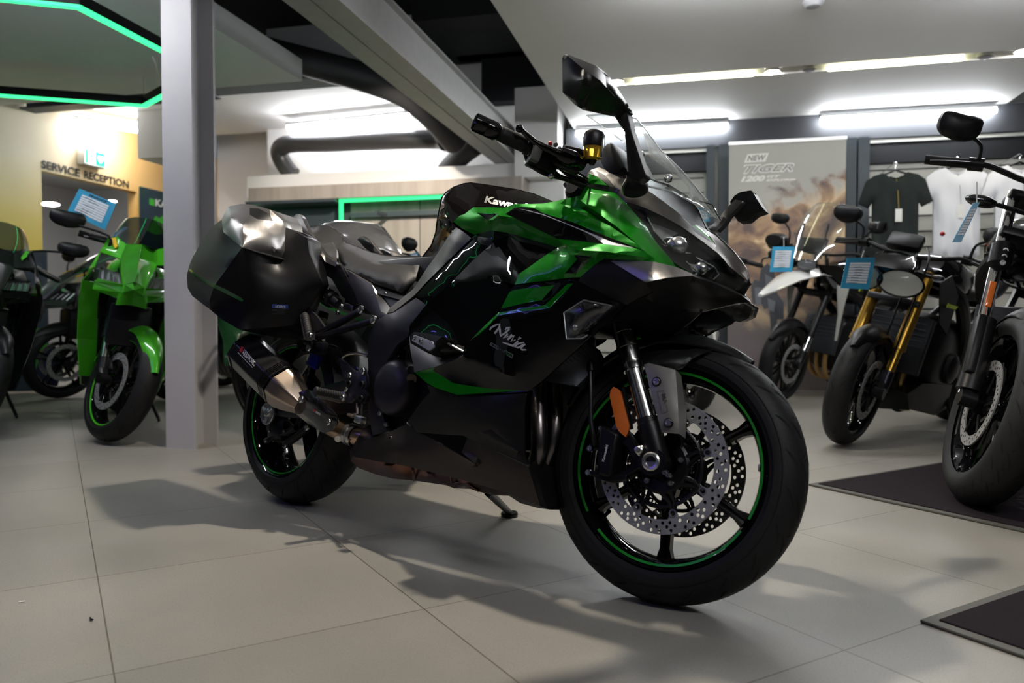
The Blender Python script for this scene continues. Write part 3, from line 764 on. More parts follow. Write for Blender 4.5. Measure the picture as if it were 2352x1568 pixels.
mb = MB(); mb.prism([(-.065 + x * .05, .0555, z * .05) for x, z in ((0, -.9), (.8, 0), (.75, .6), (.3, .75), (0, .4), (-.3, .75), (-.75, .6), (-.8, 0))], (0, .002, 0), EW); mb.build('heart', ex, sharp=0)
mb = MB()
for a, b in (((-.01, .03), (-.03, -.01)), ((-.03, -.01), (-.005, -.045)), ((-.03, -.01), (-.06, -.03)), ((-.015, .02), (.01, .0)), ((-.015, .02), (-.05, .02))): mb.tube([(a[0] + .075, .053, a[1]), (b[0] + .075, .053, b[1])], .006, EG, 6)
mb.sphere((.07, .053, .05), .011, EG, 10); mb.build('running_figure', ex, sharp=0)
# poster behind the column
q = [spx(320, 428, .01), spx(420, 452, .01), spx(420, 640, .01), spx(320, 650, .01)]
p = spx(320, 428, .01); p2 = spx(385, 440, .01); zl = spx(320, 640, .01).z
PF = Frame((p.x, p.y, zl), -E1, E2, (0, 0, 1)); L_ = (p2 - p).length; ps = empty('poster', 'dark blue motorcycle poster on the yellow wall beside the column', 'poster', PF.m)
m = mat('poster_print', (.02, .03, .08), .35, noise=(3.5, .3, (.012, .05, .03)))
mb = MB(); mb.box((-L_ / 2, .004, (p.z - zl) / 2), (L_, .02, p.z - zl), m); mb.build('print_sheet', ps, sharp=0)
lettering('printed_word', 'KA', [(357, 473), (384, 478), (384, 461), (357, 457)], PRW, ps, PF, y=.018, bold=.03)
lettering('printed_mark', '', [(343, 470), (355, 473), (355, 458), (343, 455)], mat('print_green', (.05, .4, .03), .5), ps, PF, y=.018, shapes=[[(0, 0), (1, 0), (1, 1), (0, 1)]])
lettering('printed_motorcycle', '', [(335, 545), (380, 545), (380, 490), (335, 490)], mat('print_green', (.05, .4, .03), .5), ps, PF, y=.018, shapes=[[(0, .3), (.2, .5), (.5, .9), (.7, .8), (1, 1), (1, .2), (.5, .1)]])
# office lamp seen through the doorway
mb = MB(); c = spx(116, 469, -1.6); mb.sphere(c, .1, SPOTM, 20, (1, 1, .22)); tag(mb.build('office_lamp'), 'white flat lamp glowing inside the room beyond the doorway', 'light')
mb = MB(); c = spx(258, 462, -1.6); mb.sphere(c, .055, SPOTM, 20, (1, 1, .22)); tag(mb.build('office_lamp'), 'small white lamp half hidden behind the blue price card', 'light')
# ---- T-shirts on hangers
def shirt(px0, px1, pyt, pyb, m, label, who, tagc, v=-.9, collar=(.3, .3, .3), dark=False):
    """flat px extents of a hanging T-shirt; built as a soft double-sided body with sleeves"""
    r = lambda x, y: CAM + ray(x, y) * ((BW + v) / ray(x, y).dot(E1))
    a, b = r(px0, pyt), r(px1, pyb); w = (b - a).dot(E2); h = a.z - b.z; cx = (a + b) / 2
    M = Matrix.Translation(V((cx.x, cx.y, a.z))) @ RE; t = empty('t_shirt', label, 't-shirt', M, None)
    hw = w * .5
    out = [(-.16, 0), (-.30, -.03), (-.40, -.09), (-.5, -.34), (-.36, -.40), (-.31, -.33), (-.31, -.98), (-.28, -1.0), (0, -1.0), (.28, -1.0), (.31, -.98), (.31, -.33), (.36, -.40), (.5, -.34), (.40, -.09), (.30, -.03), (.16, 0), (.08, -.05), (0, -.065), (-.08, -.05)]
    rnd = random.Random(px0)
    ph = rnd.random() * 6
    NX, NZ = 26, 22; vs = []; fs = []; idx = {}
    poly = [(x * w, z * h) for x, z in out]
    co = [V(p) for p in poly]; n = len(co); ed = [(i, (i + 1) % n) for i in range(n)]
    for i in range(NX):
        for k in range(NZ):
            x = -w / 2 + w * (i + .5) / NX; z = -h + h * (k + .5) / NZ
            if pip(x, z, poly) and min(segd(x, z, poly[j], poly[(j + 1) % n])[0] for j in range(n)) > .008: co.append(V((x, z)))
    rs = geometry.delaunay_2d_cdt(co, ed, [], 0, 1e-4)
    mb = MB()
    for sd in (-1, 1):
        vs = []
        for p in rs[0]:
            d = min(segd(p.x, p.y, poly[j], poly[(j + 1) % n])[0] for j in range(n))
            fold = math.sin(p.x * 60 + ph + p.y * 4) * .009 * min(1, -p.y / h * 1.6) + math.sin(p.x * 23 + p.y * 17) * .008
            vs.append(V((p.x, sd * (.012 + .045 * min(1, d / .09) ** .6) + fold * min(1, d / .03), p.y)))
        fs = [list(f) for f in rs[2] if pip(sum(rs[0][a].x for a in f) / 3, sum(rs[0][a].y for a in f) / 3, poly)]
        mb.add(vs, fs if sd > 0 else [f[::-1] for f in fs], m)
    k = len(rs[0])
    mb.build('cloth', t, sharp=60)
    mb = MB(); mb.tube([(.08 * w, -.02, -.05 * h), (0, -.035, -.075 * h), (-.08 * w, -.02, -.05 * h)], .006, m, 8, smoothpath=4); mb.build('collar', t)
    if tagc:
        mb = MB(); mb.box((.02 * w, -.075, -.50 * h), (.05, .002, .1), mat('paper_tag', (.75, .75, .72), .6)); o = mb.build('paper_tag', t, sharp=0)
        mb = MB(); mb.tube([(0, -.03, -.07 * h), (.01 * w, -.07, -.25 * h), (.02 * w, -.075, -.42 * h)], .002, tagc, 6); mb.build('tag_cord', t)
    # hanger: a thing of its own
    hg = empty('clothes_hanger', 'dark hanger with metal hook inside the ' + who, 'hanger', M)
    mb = MB(); mb.tube([(-.3 * w, 0, -.06 * h), (-.05 * w, 0, .01), (0, 0, .02), (.05 * w, 0, .01), (.3 * w, 0, -.06 * h)], .008, BLK, 8, smoothpath=3); mb.build('hanger_body', hg)
    mb = MB(); mb.tube([(0, 0, .02), (0, 0, .055), (.012, 0, .07), (.0, .0, .085), (-.012, 0, .075)], .0022, mat('chrome', (.8, .8, .8), .12, metal=1), 6, smoothpath=4); mb.build('hook', hg)
    mb = MB(); mb.tube([(0, 0, .082), (0, -v + .035, .082)], .004, MATS['chrome'], 8)
    tag(mb.build('shirt_rail', mtx=M), 'chrome arm on the slatwall holding the ' + who, 'rail')
    return t
TW = mat('cotton_white', (.72, .73, .76), .9); TB_ = mat('cotton_black', (.012, .018, .017), .9)
shirt(1972, 2140, 400, 596, TB_, 'black T-shirt hanging first beside the banner with a yellow corded tag', 'black T-shirt', mat('yellow_cord', (.5, .35, .05), .6))
shirt(2112, 2282, 388, 590, TW, 'white T-shirt hanging between the black one and the white one at the edge', 'first white T-shirt beside the black one', mat('grey_cord', (.3, .3, .3), .6), v=-.82)
shirt(2252, 2430, 382, 590, TW, 'white T-shirt hanging last in the row, cut by the right picture edge', 'last white T-shirt at the picture edge', mat('grey_cord', (.3, .3, .3), .6), v=-.9)
# ================================================================ THE GREEN AND BLACK SPORTS TOURER
B = Frame((-.757805, 2.640568, .00172), (.749147, -.662402, -.001589), (.650183, .735783, -.189436), (.126651, .140882, .981892))
bike = empty('motorcycle', 'green and black sports touring motorcycle with panniers standing in the foreground on its side stand', 'motorcycle', B.m)
# front wheel's own frame (steered and leaned)
WF = V((.83968236, -.54307784, 0)); WL = V((.52224261, .80746789, -.2743324)); WU = V((.14898385, .23035208, .96163493))
WC = V((.3663474, 1.75438914, .28790748))
Wf = Frame(WC, WF, WL, WU)
W2B = B.mi @ Wf.m                          # wheel frame -> bike frame
GREEN = mat('green_metallic', (.006, .20, .008), .32, metal=.35, coat=.7, coatr=.02, spec=.1)
nt, bs, N, LK = nodes(GREEN)
def flakes(m, col, flake, sc=900, amt=.35):
    nt, bs, N, LK = nodes(m); tc = N('ShaderNodeTexCoord'); vo = N('ShaderNodeTexVoronoi'); vo.inputs['Scale'].default_value = sc
    r = N('ShaderNodeValToRGB'); r.color_ramp.elements[0].position = .0; r.color_ramp.elements[0].color = (*flake, 1); r.color_ramp.elements[1].position = amt; r.color_ramp.elements[1].color = (*col, 1)
    LK(tc.outputs['Object'], vo.inputs['Vector']); LK(vo.outputs['Distance'], r.inputs['Fac']); LK(r.outputs['Color'], bs.inputs['Base Color'])
flakes(GREEN, (.003, .18, .004), (.015, .45, .015), 700, .3)
GLOSS = mat('gloss_black', (.0025, .0025, .003), .3, coat=.75, coatr=.02, spec=0)
SPARK = mat('sparkle_black', (.006, .005, .005), .3, coat=.3, coatr=.015, spec=0); flakes(SPARK, (.004, .0035, .0035), (.10, .085, .07), 520, .13)
SATIN = mat('satin_graphite', (.07, .066, .064), .36, metal=.7)
SATIN2 = mat('satin_titanium', (.17, .16, .15), .32, metal=.85)
MATTE = mat('matte_black', (.0075, .0075, .008), .40, spec=.3)
DARKS = mat('dark_satin', (.016, .015, .018), .36, metal=.4, spec=.3)
FRAMEM = mat('frame_satin', (.034, .032, .044), .38, metal=.5, spec=.35)
STRIPEW = mat('pale_stripe', (.42, .42, .46), .3, coat=.6)
GREYD = mat('grey_decal', (.06, .06, .062), .35, coat=.6)
RUB = mat('tyre_rubber', (.009, .009, .0095), .55, bump=(160, .25), noise=(9, .25, (.014, .014, .0145)), spec=.3)
GROOVE = mat('tyre_groove', (.004, .004, .004), .9)
RIMB = mat('rim_black', (.003, .003, .004), .3, coat=.8, coatr=.03, spec=0)
RIMG = mat('rim_tape_green', (.008, .25, .012), .3, coat=.5)
CHROME = mat('chrome', (.8, .8, .8), .12, metal=1)
STEEL = mat('brushed_steel', (.55, .55, .54), .32, metal=1)
DISC = mat('disc_steel', (.34, .34, .335), .45, metal=.6, noise=(60, .2, (.40, .40, .395)))
SHIELD = mat('shield_grey', (.30, .285, .27), .36, metal=.6)
DISCD = mat('disc_steel_dark', (.09, .088, .08), .4, metal=.9)
BOLT = mat('bolt_steel', (.6, .6, .62), .22, metal=1)
ALUK = mat('black_alloy', (.007, .007, .008), .35, metal=.2, spec=.35)
FORKM = mat('fork_tube', (.26, .255, .25), .2, metal=1)
FORKC = mat('fork_chrome', (.75, .75, .76), .10, metal=1)
PIPE = mat('header_pipe', (.20, .17, .15), .28, metal=1, noise=(7, .3, (.16, .15, .17)))
COPPER = mat('heated_steel', (.20, .09, .045), .34, metal=1, noise=(11, .25, (.10, .075, .10)))
BRONZE = mat('titanium_cone', (.50, .40, .32), .3, metal=1)
CARBON = mat('carbon', (.008, .008, .010), .3, coat=.9, coatr=.03, spec=.1)
nt, bs, N, LK = nodes(CARBON); tc = N('ShaderNodeTexCoord'); ck = N('ShaderNodeTexChecker'); ck.inputs['Scale'].default_value = 420; ck.inputs['Color1'].default_value = (.004, .004, .005, 1); ck.inputs['Color2'].default_value = (.022, .021, .022, 1)
LK(tc.outputs['Object'], ck.inputs['Vector']); LK(ck.outputs['Color'], bs.inputs['Base Color'])
SEATM = mat('seat_vinyl', (.016, .0155, .016), .5, bump=(500, .4))
ORANGE = mat('reflector_orange', (.75, .16, .005), .35, coat=.7, emit=None, bump=(700, 1))
GLASS = thin('clear_screen', (.93, .955, .955), .012, 1.3)
LENS = thin('lamp_glass', (.96, .97, .97), .02, .8)
LENSS = thin('signal_lens', (.62, .63, .66), .12, 2.2)
AMBER = mat('fluid_amber', (.55, .33, .03), .1, trans=.5, ior=1.4)
REFL = mat('lamp_reflector', (.75, .76, .78), .22, metal=.9)
TAILG = mat('reflector_green', (.02, .11, .03), .18, coat=.8)
WPR = mat('white_print', (.72, .72, .74), .4)
RPR = mat('red_print', (.5, .02, .03), .4)
BLUEP = mat('blue_print', (.02, .05, .3), .4)
def P(x, y, off): return B.px(x, y, off)
def Q(x, y, off): return W2B @ Wf.px(x, y, off)       # same, off measured from the front wheel's plane
def WV(x, y, z): return W2B @ V((x, y, z))
def bolt(name, p, ax, r=.008, m=None, h=.006, parent=None):
    mb = MB(); ax = V(ax).normalized(); m = m or BOLT
    mb.lathe(p, ax, [(-.002, r), (h * .5, r), (h, r * .8), (h, r * .42), (h * .45, r * .36), (h * .45, 0)], m, 14)
    return mb.build(name, parent or bike)
Yo = V((0, -1, 0))
WLb = (W2B.to_3x3() @ V((0, 1, 0))).normalized()

# ---------------------------------------------------------------- wheels
def tyre_mb(M, R, w, rimr, grooves, seed=1, ang=1.42):
    """profile in the wheel plane: crown, shoulder, sidewall down to the rim; M maps wheel frame (axle = y)"""
    mb = MB(); prof = []
    rr = w / 2
    K = 9
    for i in range(-K, K + 1):
        a = ang * i / K
        prof.append((rr * math.sin(a), R - rr * .92 * (1 - math.cos(a))))
    s0 = prof[-1]
    side = [(s0[0] * .995, s0[1] - .010), (s0[0] * .97, (s0[1] + rimr) / 2), (s0[0] * .90, rimr + .008), (s0[0] * .84, rimr - .003)]
    prof = [(-a, b) for a, b in side[::-1]] + prof + side
    mb.lathe((0, 0, 0), (0, 1, 0), prof, RUB, 96, ref=(1, 0, 0))
    # raised bead ring and lettering ring on the sidewall
    for sg in (-1, 1):
        y = s0[0] * .975 * sg; r_ = (s0[1] + rimr) / 2 + .006
        mb.lathe((0, 0, 0), (0, 1, 0), [(y - .001 * sg, r_ + .012), (y + .0012 * sg, r_ + .0115), (y + .0012 * sg, r_ + .0105), (y - .001 * sg, r_ + .010)], RUB, 96, ref=(1, 0, 0))
    rnd = random.Random(seed)
    def sp(th, a, lift=.0006):
        rad = R + lift - rr * .92 * (1 - math.cos(a)); y = (rr + lift) * math.sin(a)
        return V((rad * math.cos(th), y, rad * math.sin(th)))
    if grooves:
        for k in range(grooves):
            t0 = 2 * PI * k / grooves
            for sg in (-1, 1):
                for (da, db, a0, a1, wd) in ((0, .16, .18, .62, .0052), (.10, .13, .72, 1.12, .0044), (.17, .02, .42, .30, .003)):
                    n = 7; L_, R_ = [], []
                    for i in range(n + 1):
                        u = i / n; th = t0 + da + db * u * 1.0 + (.08 if sg > 0 else 0); a = sg * (a0 + (a1 - a0) * u ** 1.3)
                        ww = wd / R * math.sin(PI * min(1, max(.12, u))) ** .5 if u < 1 else 0
                        L_.append(sp(th - ww / 1, a)); R_.append(sp(th + ww / 1, a))
                    vs = L_ + R_; mb.add(vs, [(i, i + 1, n + 2 + i, n + 1 + i) for i in range(n)], GROOVE, False)
    # small moulding hairs on the tread
    for k in range(90):
        th = rnd.random() * 2 * PI; a = rnd.choice((-1, 1)) * rnd.uniform(.2, 1.3); p = sp(th, a, -.0005); d = (p - V((0, 0, 0))); d = V((d.x, p.y * 1.2, d.z)).normalized()
        mb.tube([p, p + d * rnd.uniform(.002, .006)], .00035, RUB, 3, caps=False)
    for i, v in enumerate(mb.v): mb.v[i] = M @ v
    return mb
def xf(mb, M):
    for i, v in enumerate(mb.v): mb.v[i] = M @ v
    return mb
def rim_mb(M, rimr, half, spokes, spw, hubr, off=0.0, phase=0.0, twin=True):
    mb = MB()
    ri = rimr - .004
    prof = [(-half, ri), (-half - .004, ri - .004), (-half + .001, ri - .010), (-half + .008, ri - .014), (-half * .6, ri - .022), (-half * .2, ri - .030), (0, ri - .032), (half * .2, ri - .030), (half * .6, ri - .022), (half - .008, ri - .014), (half - .001, ri - .010), (half + .004, ri - .004), (half, ri)]
    prof += [(half * .5, ri - .006), (0, ri - .012), (-half * .5, ri - .006), (-half, ri)]
    mb.lathe((0, 0, 0), (0, 1, 0), prof, RIMB, 96, ref=(1, 0, 0))
    xf(mb, M); return mb
def spokes(M, rimr, hubr, n, ph, parent, w0=.016, w1=.012, dep=.035, name='spoke'):
    for k in range(n):
        a = ph + 2 * PI * k / n; mb = MB(); r0, r1 = hubr * .8, rimr - .028
        secs = []
        for i in range(7):
            u = i / 6; r = r0 + (r1 - r0) * u; ww = w0 * (1 - u) + w1 * u + (.010 * max(0, u - .85) / .15) + .008 * max(0, .15 - u) / .15; d = dep * (1 - .25 * u)
            c = V((r * math.cos(a), 0, r * math.sin(a))); t = V((-math.sin(a), 0, math.cos(a)))
            ring = []
            for (x, y) in ((-1, -.75), (-.45, -1), (-.15, -.8), (.15, -.8), (.45, -1), (1, -.75), (1, .75), (.45, 1), (.15, .8), (-.15, .8), (-.45, 1), (-1, .75)):
                ring.append(c + t * ww * x * .9 + V((0, d / 2 * y, 0)))
            secs.append(ring)
        mb.loft(secs, RIMB); xf(mb, M).build(name, parent, sharp=30)
def disc_mb(M, off, ro, ri, holes_rows, m, tabs=8, ph=0.0):
    """floating disc with real drilled holes"""
    th = .005; hp = []
    k = 0
    NN = 34
    for j in range(NN):
        for i, rr_ in enumerate(holes_rows):
            a = 2 * PI * (j + (.5 if i % 2 else 0) + .18 * math.sin(j * 2 + i)) / NN; hp.append((rr_ * math.cos(a), rr_ * math.sin(a), .0042))
    co = []; ed = []
    def ring(r, n, f=lambda a: 0, cx=0, cy=0):
        s = len(co)
        for i in range(n):
            a = 2 * PI * i / n; q = r + f(a); co.append(V((cx + q * math.cos(a), cy + q * math.sin(a))))
        ed.extend([(s + i, s + (i + 1) % n) for i in range(n)])
    def tabf(a):
        d = ((a - ph) * tabs / (2 * PI)) % 1; d = min(d, 1 - d)
        return -.017 * max(0, min(1, (.13 - d) / .05))
    ring(ro, 120); ring(ri, 240, tabf)
    for (x, y, r) in hp: ring(r, 10, cx=x, cy=y)
    tb = []
    for k in range(tabs):
        a = ph + 2 * PI * k / tabs; x, y = (ri - .010) * math.cos(a), (ri - .010) * math.sin(a); tb.append((x, y)); ring(.0055, 12, cx=x, cy=y)
    r = geometry.delaunay_2d_cdt(co, ed, [], 0, 1e-6)
    def inside(x, y):
        q = math.hypot(x, y)
        if q > ro: return False
        a = math.atan2(y, x) % (2 * PI)
        if q < ri + tabf(a): return False
        for (hx, hy, hr) in hp:
            if (x - hx) ** 2 + (y - hy) ** 2 < (hr * .97) ** 2: return False
        for (hx, hy) in tb:
            if (x - hx) ** 2 + (y - hy) ** 2 < .0054 ** 2: return False
        return True
    fs = [f for f in r[2] if inside(sum(r[0][a].x for a in f) / len(f), sum(r[0][a].y for a in f) / len(f))]
    mb = MB()
    va = [V((p.x, off - th / 2, p.y)) for p in r[0]]; vb = [V((p.x, off + th / 2, p.y)) for p in r[0]]
    mb.add(va + vb, [list(f) for f in fs] + [[a + len(va) for a in f][::-1] for f in fs], m, False)
    cnt = {}
    for f in fs:
        for i in range(len(f)):
            e = (f[i], f[(i + 1) % len(f)]); cnt[e] = 1
    bd = [e for e in cnt if (e[1], e[0]) not in cnt]
    mb.add(va + vb, [(e[1], e[0], e[0] + len(va), e[1] + len(va)) for e in bd], m, False)
    for (x, y) in tb: mb.lathe((x, off - .004, y), (0, 1, 0), [(0, .0062), (0, .0090), (.004, .0094), (.008, .0090), (.008, .0062), (0, .0062)], STEEL, 16)
    return xf(mb, M)
def carrier(M, off, r1, tabs, ph, parent, name='disc_carrier'):
    mb = MB()
    mb.lathe((0, 0, 0), (0, 1, 0), [(off - .004, .035), (off - .006, .058), (off - .002, .064), (off + .004, .06), (off + .004, .035)], ALUK, 32)
    mb.tube([V((r1 * .84 * math.cos(2 * PI * i / 40), off, r1 * .84 * math.sin(2 * PI * i / 40))) for i in range(40)], .0045, ALUK, 8, closed=True)
    for k in range(tabs):
        a = ph + 2 * PI * k / tabs
        for da in (-.32, .05):
            p0 = V((.058 * math.cos(a + da), off, .058 * math.sin(a + da))); p1 = V((r1 * math.cos(a), off, r1 * math.sin(a)))
            mb.tube([p0, (p0 + p1) / 2 + V((-.006 * math.sin(a), 0, .006 * math.cos(a))), p1], [.006, .0045, .006], ALUK, 8, smoothpath=3)
    return xf(mb, M).build(name, parent)
# front
RF = .297
fw = tyre_mb(W2B, RF, .12, .232, 22, 3)
o_tyre = fw.build('tyre', bike)
FR = rim_mb(W2B, .2335, .046, 6, .02, .05).build('wheel_rim', bike)
# green rim tape: two arcs on the near flange, one on the far side
mb = MB()
for (a0, a1) in ((math.radians(-25), math.radians(125)), (math.radians(132), math.radians(215)), (math.radians(228), math.radians(327))):
    mb.lathe((0, 0, 0), (0, 1, 0), [(-.0474, .2170), (-.0462, .2118), (-.0452, .2118), (-.0464, .2170)], RIMG, 60, ref=(1, 0, 0), a0=-a1, a1=-a0)
xf(mb, W2B).build('rim_tape', FR, label='green rim tape')
ph0 = math.radians(90 - 8)
spokes(W2B, .2335, .05, 6, math.radians(-88), FR)
mb = MB(); mb.lathe((0, 0, 0), (0, 1, 0), [(-.045, .0), (-.045, .034), (-.03, .046), (0, .052), (.03, .046), (.045, .034), (.045, 0)], RIMB, 32); xf(mb, W2B).build('hub', FR)
mb = MB(); a = math.radians(222); mb.tube([V((.205 * math.cos(a), -.01, .205 * math.sin(a))), V((.188 * math.cos(a), -.024, .188 * math.sin(a))), V((.172 * math.cos(a), -.032, .172 * math.sin(a)))], [.005, .004, .0055], ALUK, 10)
xf(mb, W2B).build('valve_stem', FR)
mb = MB(); a = math.radians(5); mb.box((.207 * math.cos(a), -.040, .207 * math.sin(a)), (.004, .012, .016), STEEL, None, .001); xf(mb, W2B).build('balance_weight', FR)
D1 = disc_mb(W2B, -.0635, .150, .118, (.1255, .134, .1425), DISC, 8, .35).build('brake_disc', bike, sharp=30)
D2 = disc_mb(W2B, .0635, .150, .118, (.1255, .134, .1425), DISCD, 8, .35).build('brake_disc', bike, sharp=30)
carrier(W2B, -.062, .108, 8, .35, D1); carrier(W2B, .062, .108, 8, .35, D2)
for k in range(5):
    a = math.radians(18 + 72 * k); bolt('carrier_bolt', WV(.0475 * math.cos(a), -.069, .0475 * math.sin(a)), -WLb, .0075, parent=D1)
mb = MB()
for i in range(60):
    a = 2 * PI * i / 60; mb.box(V((.082 * math.cos(a), -.054, .082 * math.sin(a))), (.007, .0012, .0035), ALUK, Matrix.Rotation(-a, 3, 'Y'))
mb.tube([V((.0775 * math.cos(2 * PI * i / 40), -.054, .0775 * math.sin(2 * PI * i / 40))) for i in range(40)], .0018, ALUK, 6, closed=True)
mb.tube([V((.0865 * math.cos(2 * PI * i / 40), -.054, .0865 * math.sin(2 * PI * i / 40))) for i in range(40)], .0015, ALUK, 6, closed=True)
xf(mb, W2B).build('speed_sensor_ring', D1)
# rear
RR = .3115; RB = Matrix.Translation((0, 0, RR)); RM = RB
tyre_mb(RM, RR, .19, .232, 20, 5, 1.36).build('tyre', bike)
RRIM = rim_mb(RM, .2335, .078, 5, .02, .06).build('wheel_rim', bike)
spokes(RM, .2335, .05, 5, math.radians(-63), RRIM, .022, .018, .05)
mb = MB(); mb.lathe((0, 0, 0), (0, 1, 0), [(-.07, 0), (-.07, .03), (-.05, .055), (.05, .055), (.07, .03), (.07, 0)], RIMB, 32); xf(mb, RM).build('hub', RRIM)
mb = MB(); mb.lathe((0, 0, 0), (0, 1, 0), [(-.0795, .2180), (-.0785, .2135), (-.0775, .2135), (-.0785, .2180)], RIMG, 80, ref=(1, 0, 0)); xf(mb, RM).build('rim_tape', RRIM, label='green rim tape')
DR = disc_mb(RM, -.088, .115, .088, (.095, .104), DISCD, 6, .2).build('brake_disc', bike, sharp=30)
# ---------------------------------------------------------------- front fork, near side
def fork(sgn):
    if sgn < 0:
        a = Q(1500.5, 1012, -.105); b = Q(1459.6, 861.6, -.105)
    else:
        a = Q(1500.5, 1012, -.105); b = Q(1459.6, 861.6, -.105); q = WLb * .21; a = a + q; b = b + q
    d = (b - a).normalized()
    mb = MB(); mb.tube([a + d * .0, a + d * .30], .0205, FORKC, 24); f = mb.build('fork_tube', bike, label='bright chrome fork tube')
    t0 = b + d * .012
    mb = MB(); mb.lathe(t0, d, [(0, .021), (0, .0245), (.012, .0255), (.014, .0262), (.020, .0262), (.021, .0250), (.055, .0250), (.056, .0268), (.062, .0268), (.063, .0250), (.092, .0250), (.093, .0265), (.098, .0265), (.099, .0252), (.34, .0252), (.34, 0)], FORKM, 32); mb.build('fork_outer_tube', bike)
    mb = MB()
    mb.lathe(a, -d, [(-.052, .0205), (-.052, .0235), (-.040, .0245), (-.038, .0265), (-.02, .0268), (.0, .0255), (.03, .025), (.055, .022), (.062, 0)], ALUK, 28)
    ax = WV(0, .105 * sgn, 0)
    mb.tube([a - d * .02, ax], [.024, .026], ALUK, 20); mb.cyl(ax - WLb * .022, ax + WLb * .022, .030, ALUK, 28)
    s = mb.build('fork_bottom', bike)
    for dz, hh in ((.004, .026),):
        pass
    mb = MB(); e = ax + WLb * sgn * .022; mb.lathe(e, WLb * sgn, [(0, .021), (.004, .0205), (.006, .017), (.005, .012), (.001, .011), (.001, 0)], STEEL, 28); mb.build('axle_end', bike)
    return a, b, d
fa, fb, fd = fork(-1); fork(1)
# fork yokes and steering head
t1 = fb + fd * .20
mb = MB(); c = t1 + WLb * .105
mb.box(c, (.10, .25, .035), ALUK, (W2B.to_3x3() @ Matrix.Rotation(0, 3, 'Y')), .01); mb.build('fork_yoke', bike)
# shields with the ABS badge
panel('fork_shield', [
    ([(1479, 837, -.128), (1490, 833, -.128), (1551, 849, -.118), (1556, 905, -.116), (1560, 996, -.116), (1521, 993, -.122), (1500.6, 923, -.126)], .004),
    ([(1551, 849, -.118), (1564, 861.6, -.095), (1569, 898, -.088), (1576, 943, -.083), (1574, 1006.5, -.085), (1560, 996, -.116), (1556, 905, -.116)], .0)],
    SHIELD, Wf, bike, thick=.004, step=9)
sh = [o for o in bike.children if o.name.startswith('fork_shield')][0]
for v in sh.data.vertices: v.co = W2B @ v.co
for (x, y) in ((1508, 876), (1535, 971)):
    p = Q(x, y, -.128); mb = MB(); mb.lathe(p, -WLb, [(-.004, .0105), (.001, .0105), (.001, .009)], GLOSS, 20); mb.build('bolt_washer', sh); bolt('bolt', p, -WLb, .0085, parent=sh)
lettering('fork_badge', '', [(1520, 950), (1534, 945), (1524, 896), (1509, 899)], STEEL, sh, B, target=sh, shapes=[[(0, 0), (1, 0), (1, .02), (0.06, .02), (.06, .98), (.94, .98), (.94, .02), (1, .02), (1, 1), (0, 1)]])
lettering('fork_badge', 'ABS', [(1524, 928), (1519, 905), (1528, 902), (1533, 924)], CHROME, sh, B, target=sh, bold=.02)
# front fender
def fpx(x, y, off): return Wf.px(x, y, off)
mb = MB(); secs = []
a0, a1 = math.radians(57.5), math.radians(155)
for i in range(25):
    u = i / 24; a = a0 + (a1 - a0) * u; R_ = RF + .011 + .010 * math.sin(PI * u) - .002 * (1 - u) ** 3; hw = .070 * min(1, .22 + u * 3.2) if u < .3 else .070
    row = []
    for j in range(13):
        s_ = -1 + 2 * j / 12; b_ = s_ * 1.15
        y = hw * math.sin(b_) / math.sin(1.15); r = R_ - .05 * (hw / .07) * (1 - math.cos(b_)) / (1 - math.cos(1.15)) * .55 - .006 * (abs(s_) > .55)
        row.append(V((r * math.cos(a), y, r * math.sin(a))))
    for j in range(12, -1, -1):
        p = row[j].copy(); q = V((p.x, 0, p.z)).normalized() * .004; row.append(V((p.x - q.x, p.y * .96, p.z - q.z)))
    secs.append(row)
mb.loft(secs, MATTE, closed=True); xf(mb, W2B); fender = mb.build('front_fender', bike, sharp=40)
for sd in (1, -1):
    pass
fs_ = panel('fender_side', [
    ([(1485, 830, -.118), (1505, 819, -.112), (1527, 808, -.098), (1562, 804, -.080), (1600, 800, -.066), (1637, 803, -.060), (1614, 812, -.072), (1590, 823, -.086), (1568, 843, -.098), (1556, 848, -.105), (1532, 843, -.112), (1510, 836, -.117)], .010)],
    MATTE, Wf, fender, thick=.006, step=9)
for v in fs_[0].data.vertices: v.co = W2B @ v.co
# reflector
rf = panel('reflector', [([(1409, 887.6, -.112), (1418, 892, -.112), (1424, 898, -.112), (1427, 906.5, -.112), (1444.5, 976, -.112), (1443.5, 986, -.112), (1437, 1003.5, -.112), (1421, 990, -.112), (1416, 980, -.112), (1400, 907.5, -.112), (1402.6, 896, -.112)], .002)], ORANGE, Wf, bike, thick=.01, step=9)[0]
for v in rf.data.vertices: v.co = W2B @ v.co
rf['label'] = 'orange side reflector'
mb = MB(); mb.tube([Q(1432, 890, -.10), Q(1449, 985, -.10)], .006, ALUK, 8); mb.tube([Q(1440, 930, -.10), fa + fd * .06], .006, ALUK, 8); mb.tube([Q(1440, 905, -.10), fa + fd * .10], .005, ALUK, 8); mb.build('reflector_bracket', bike)
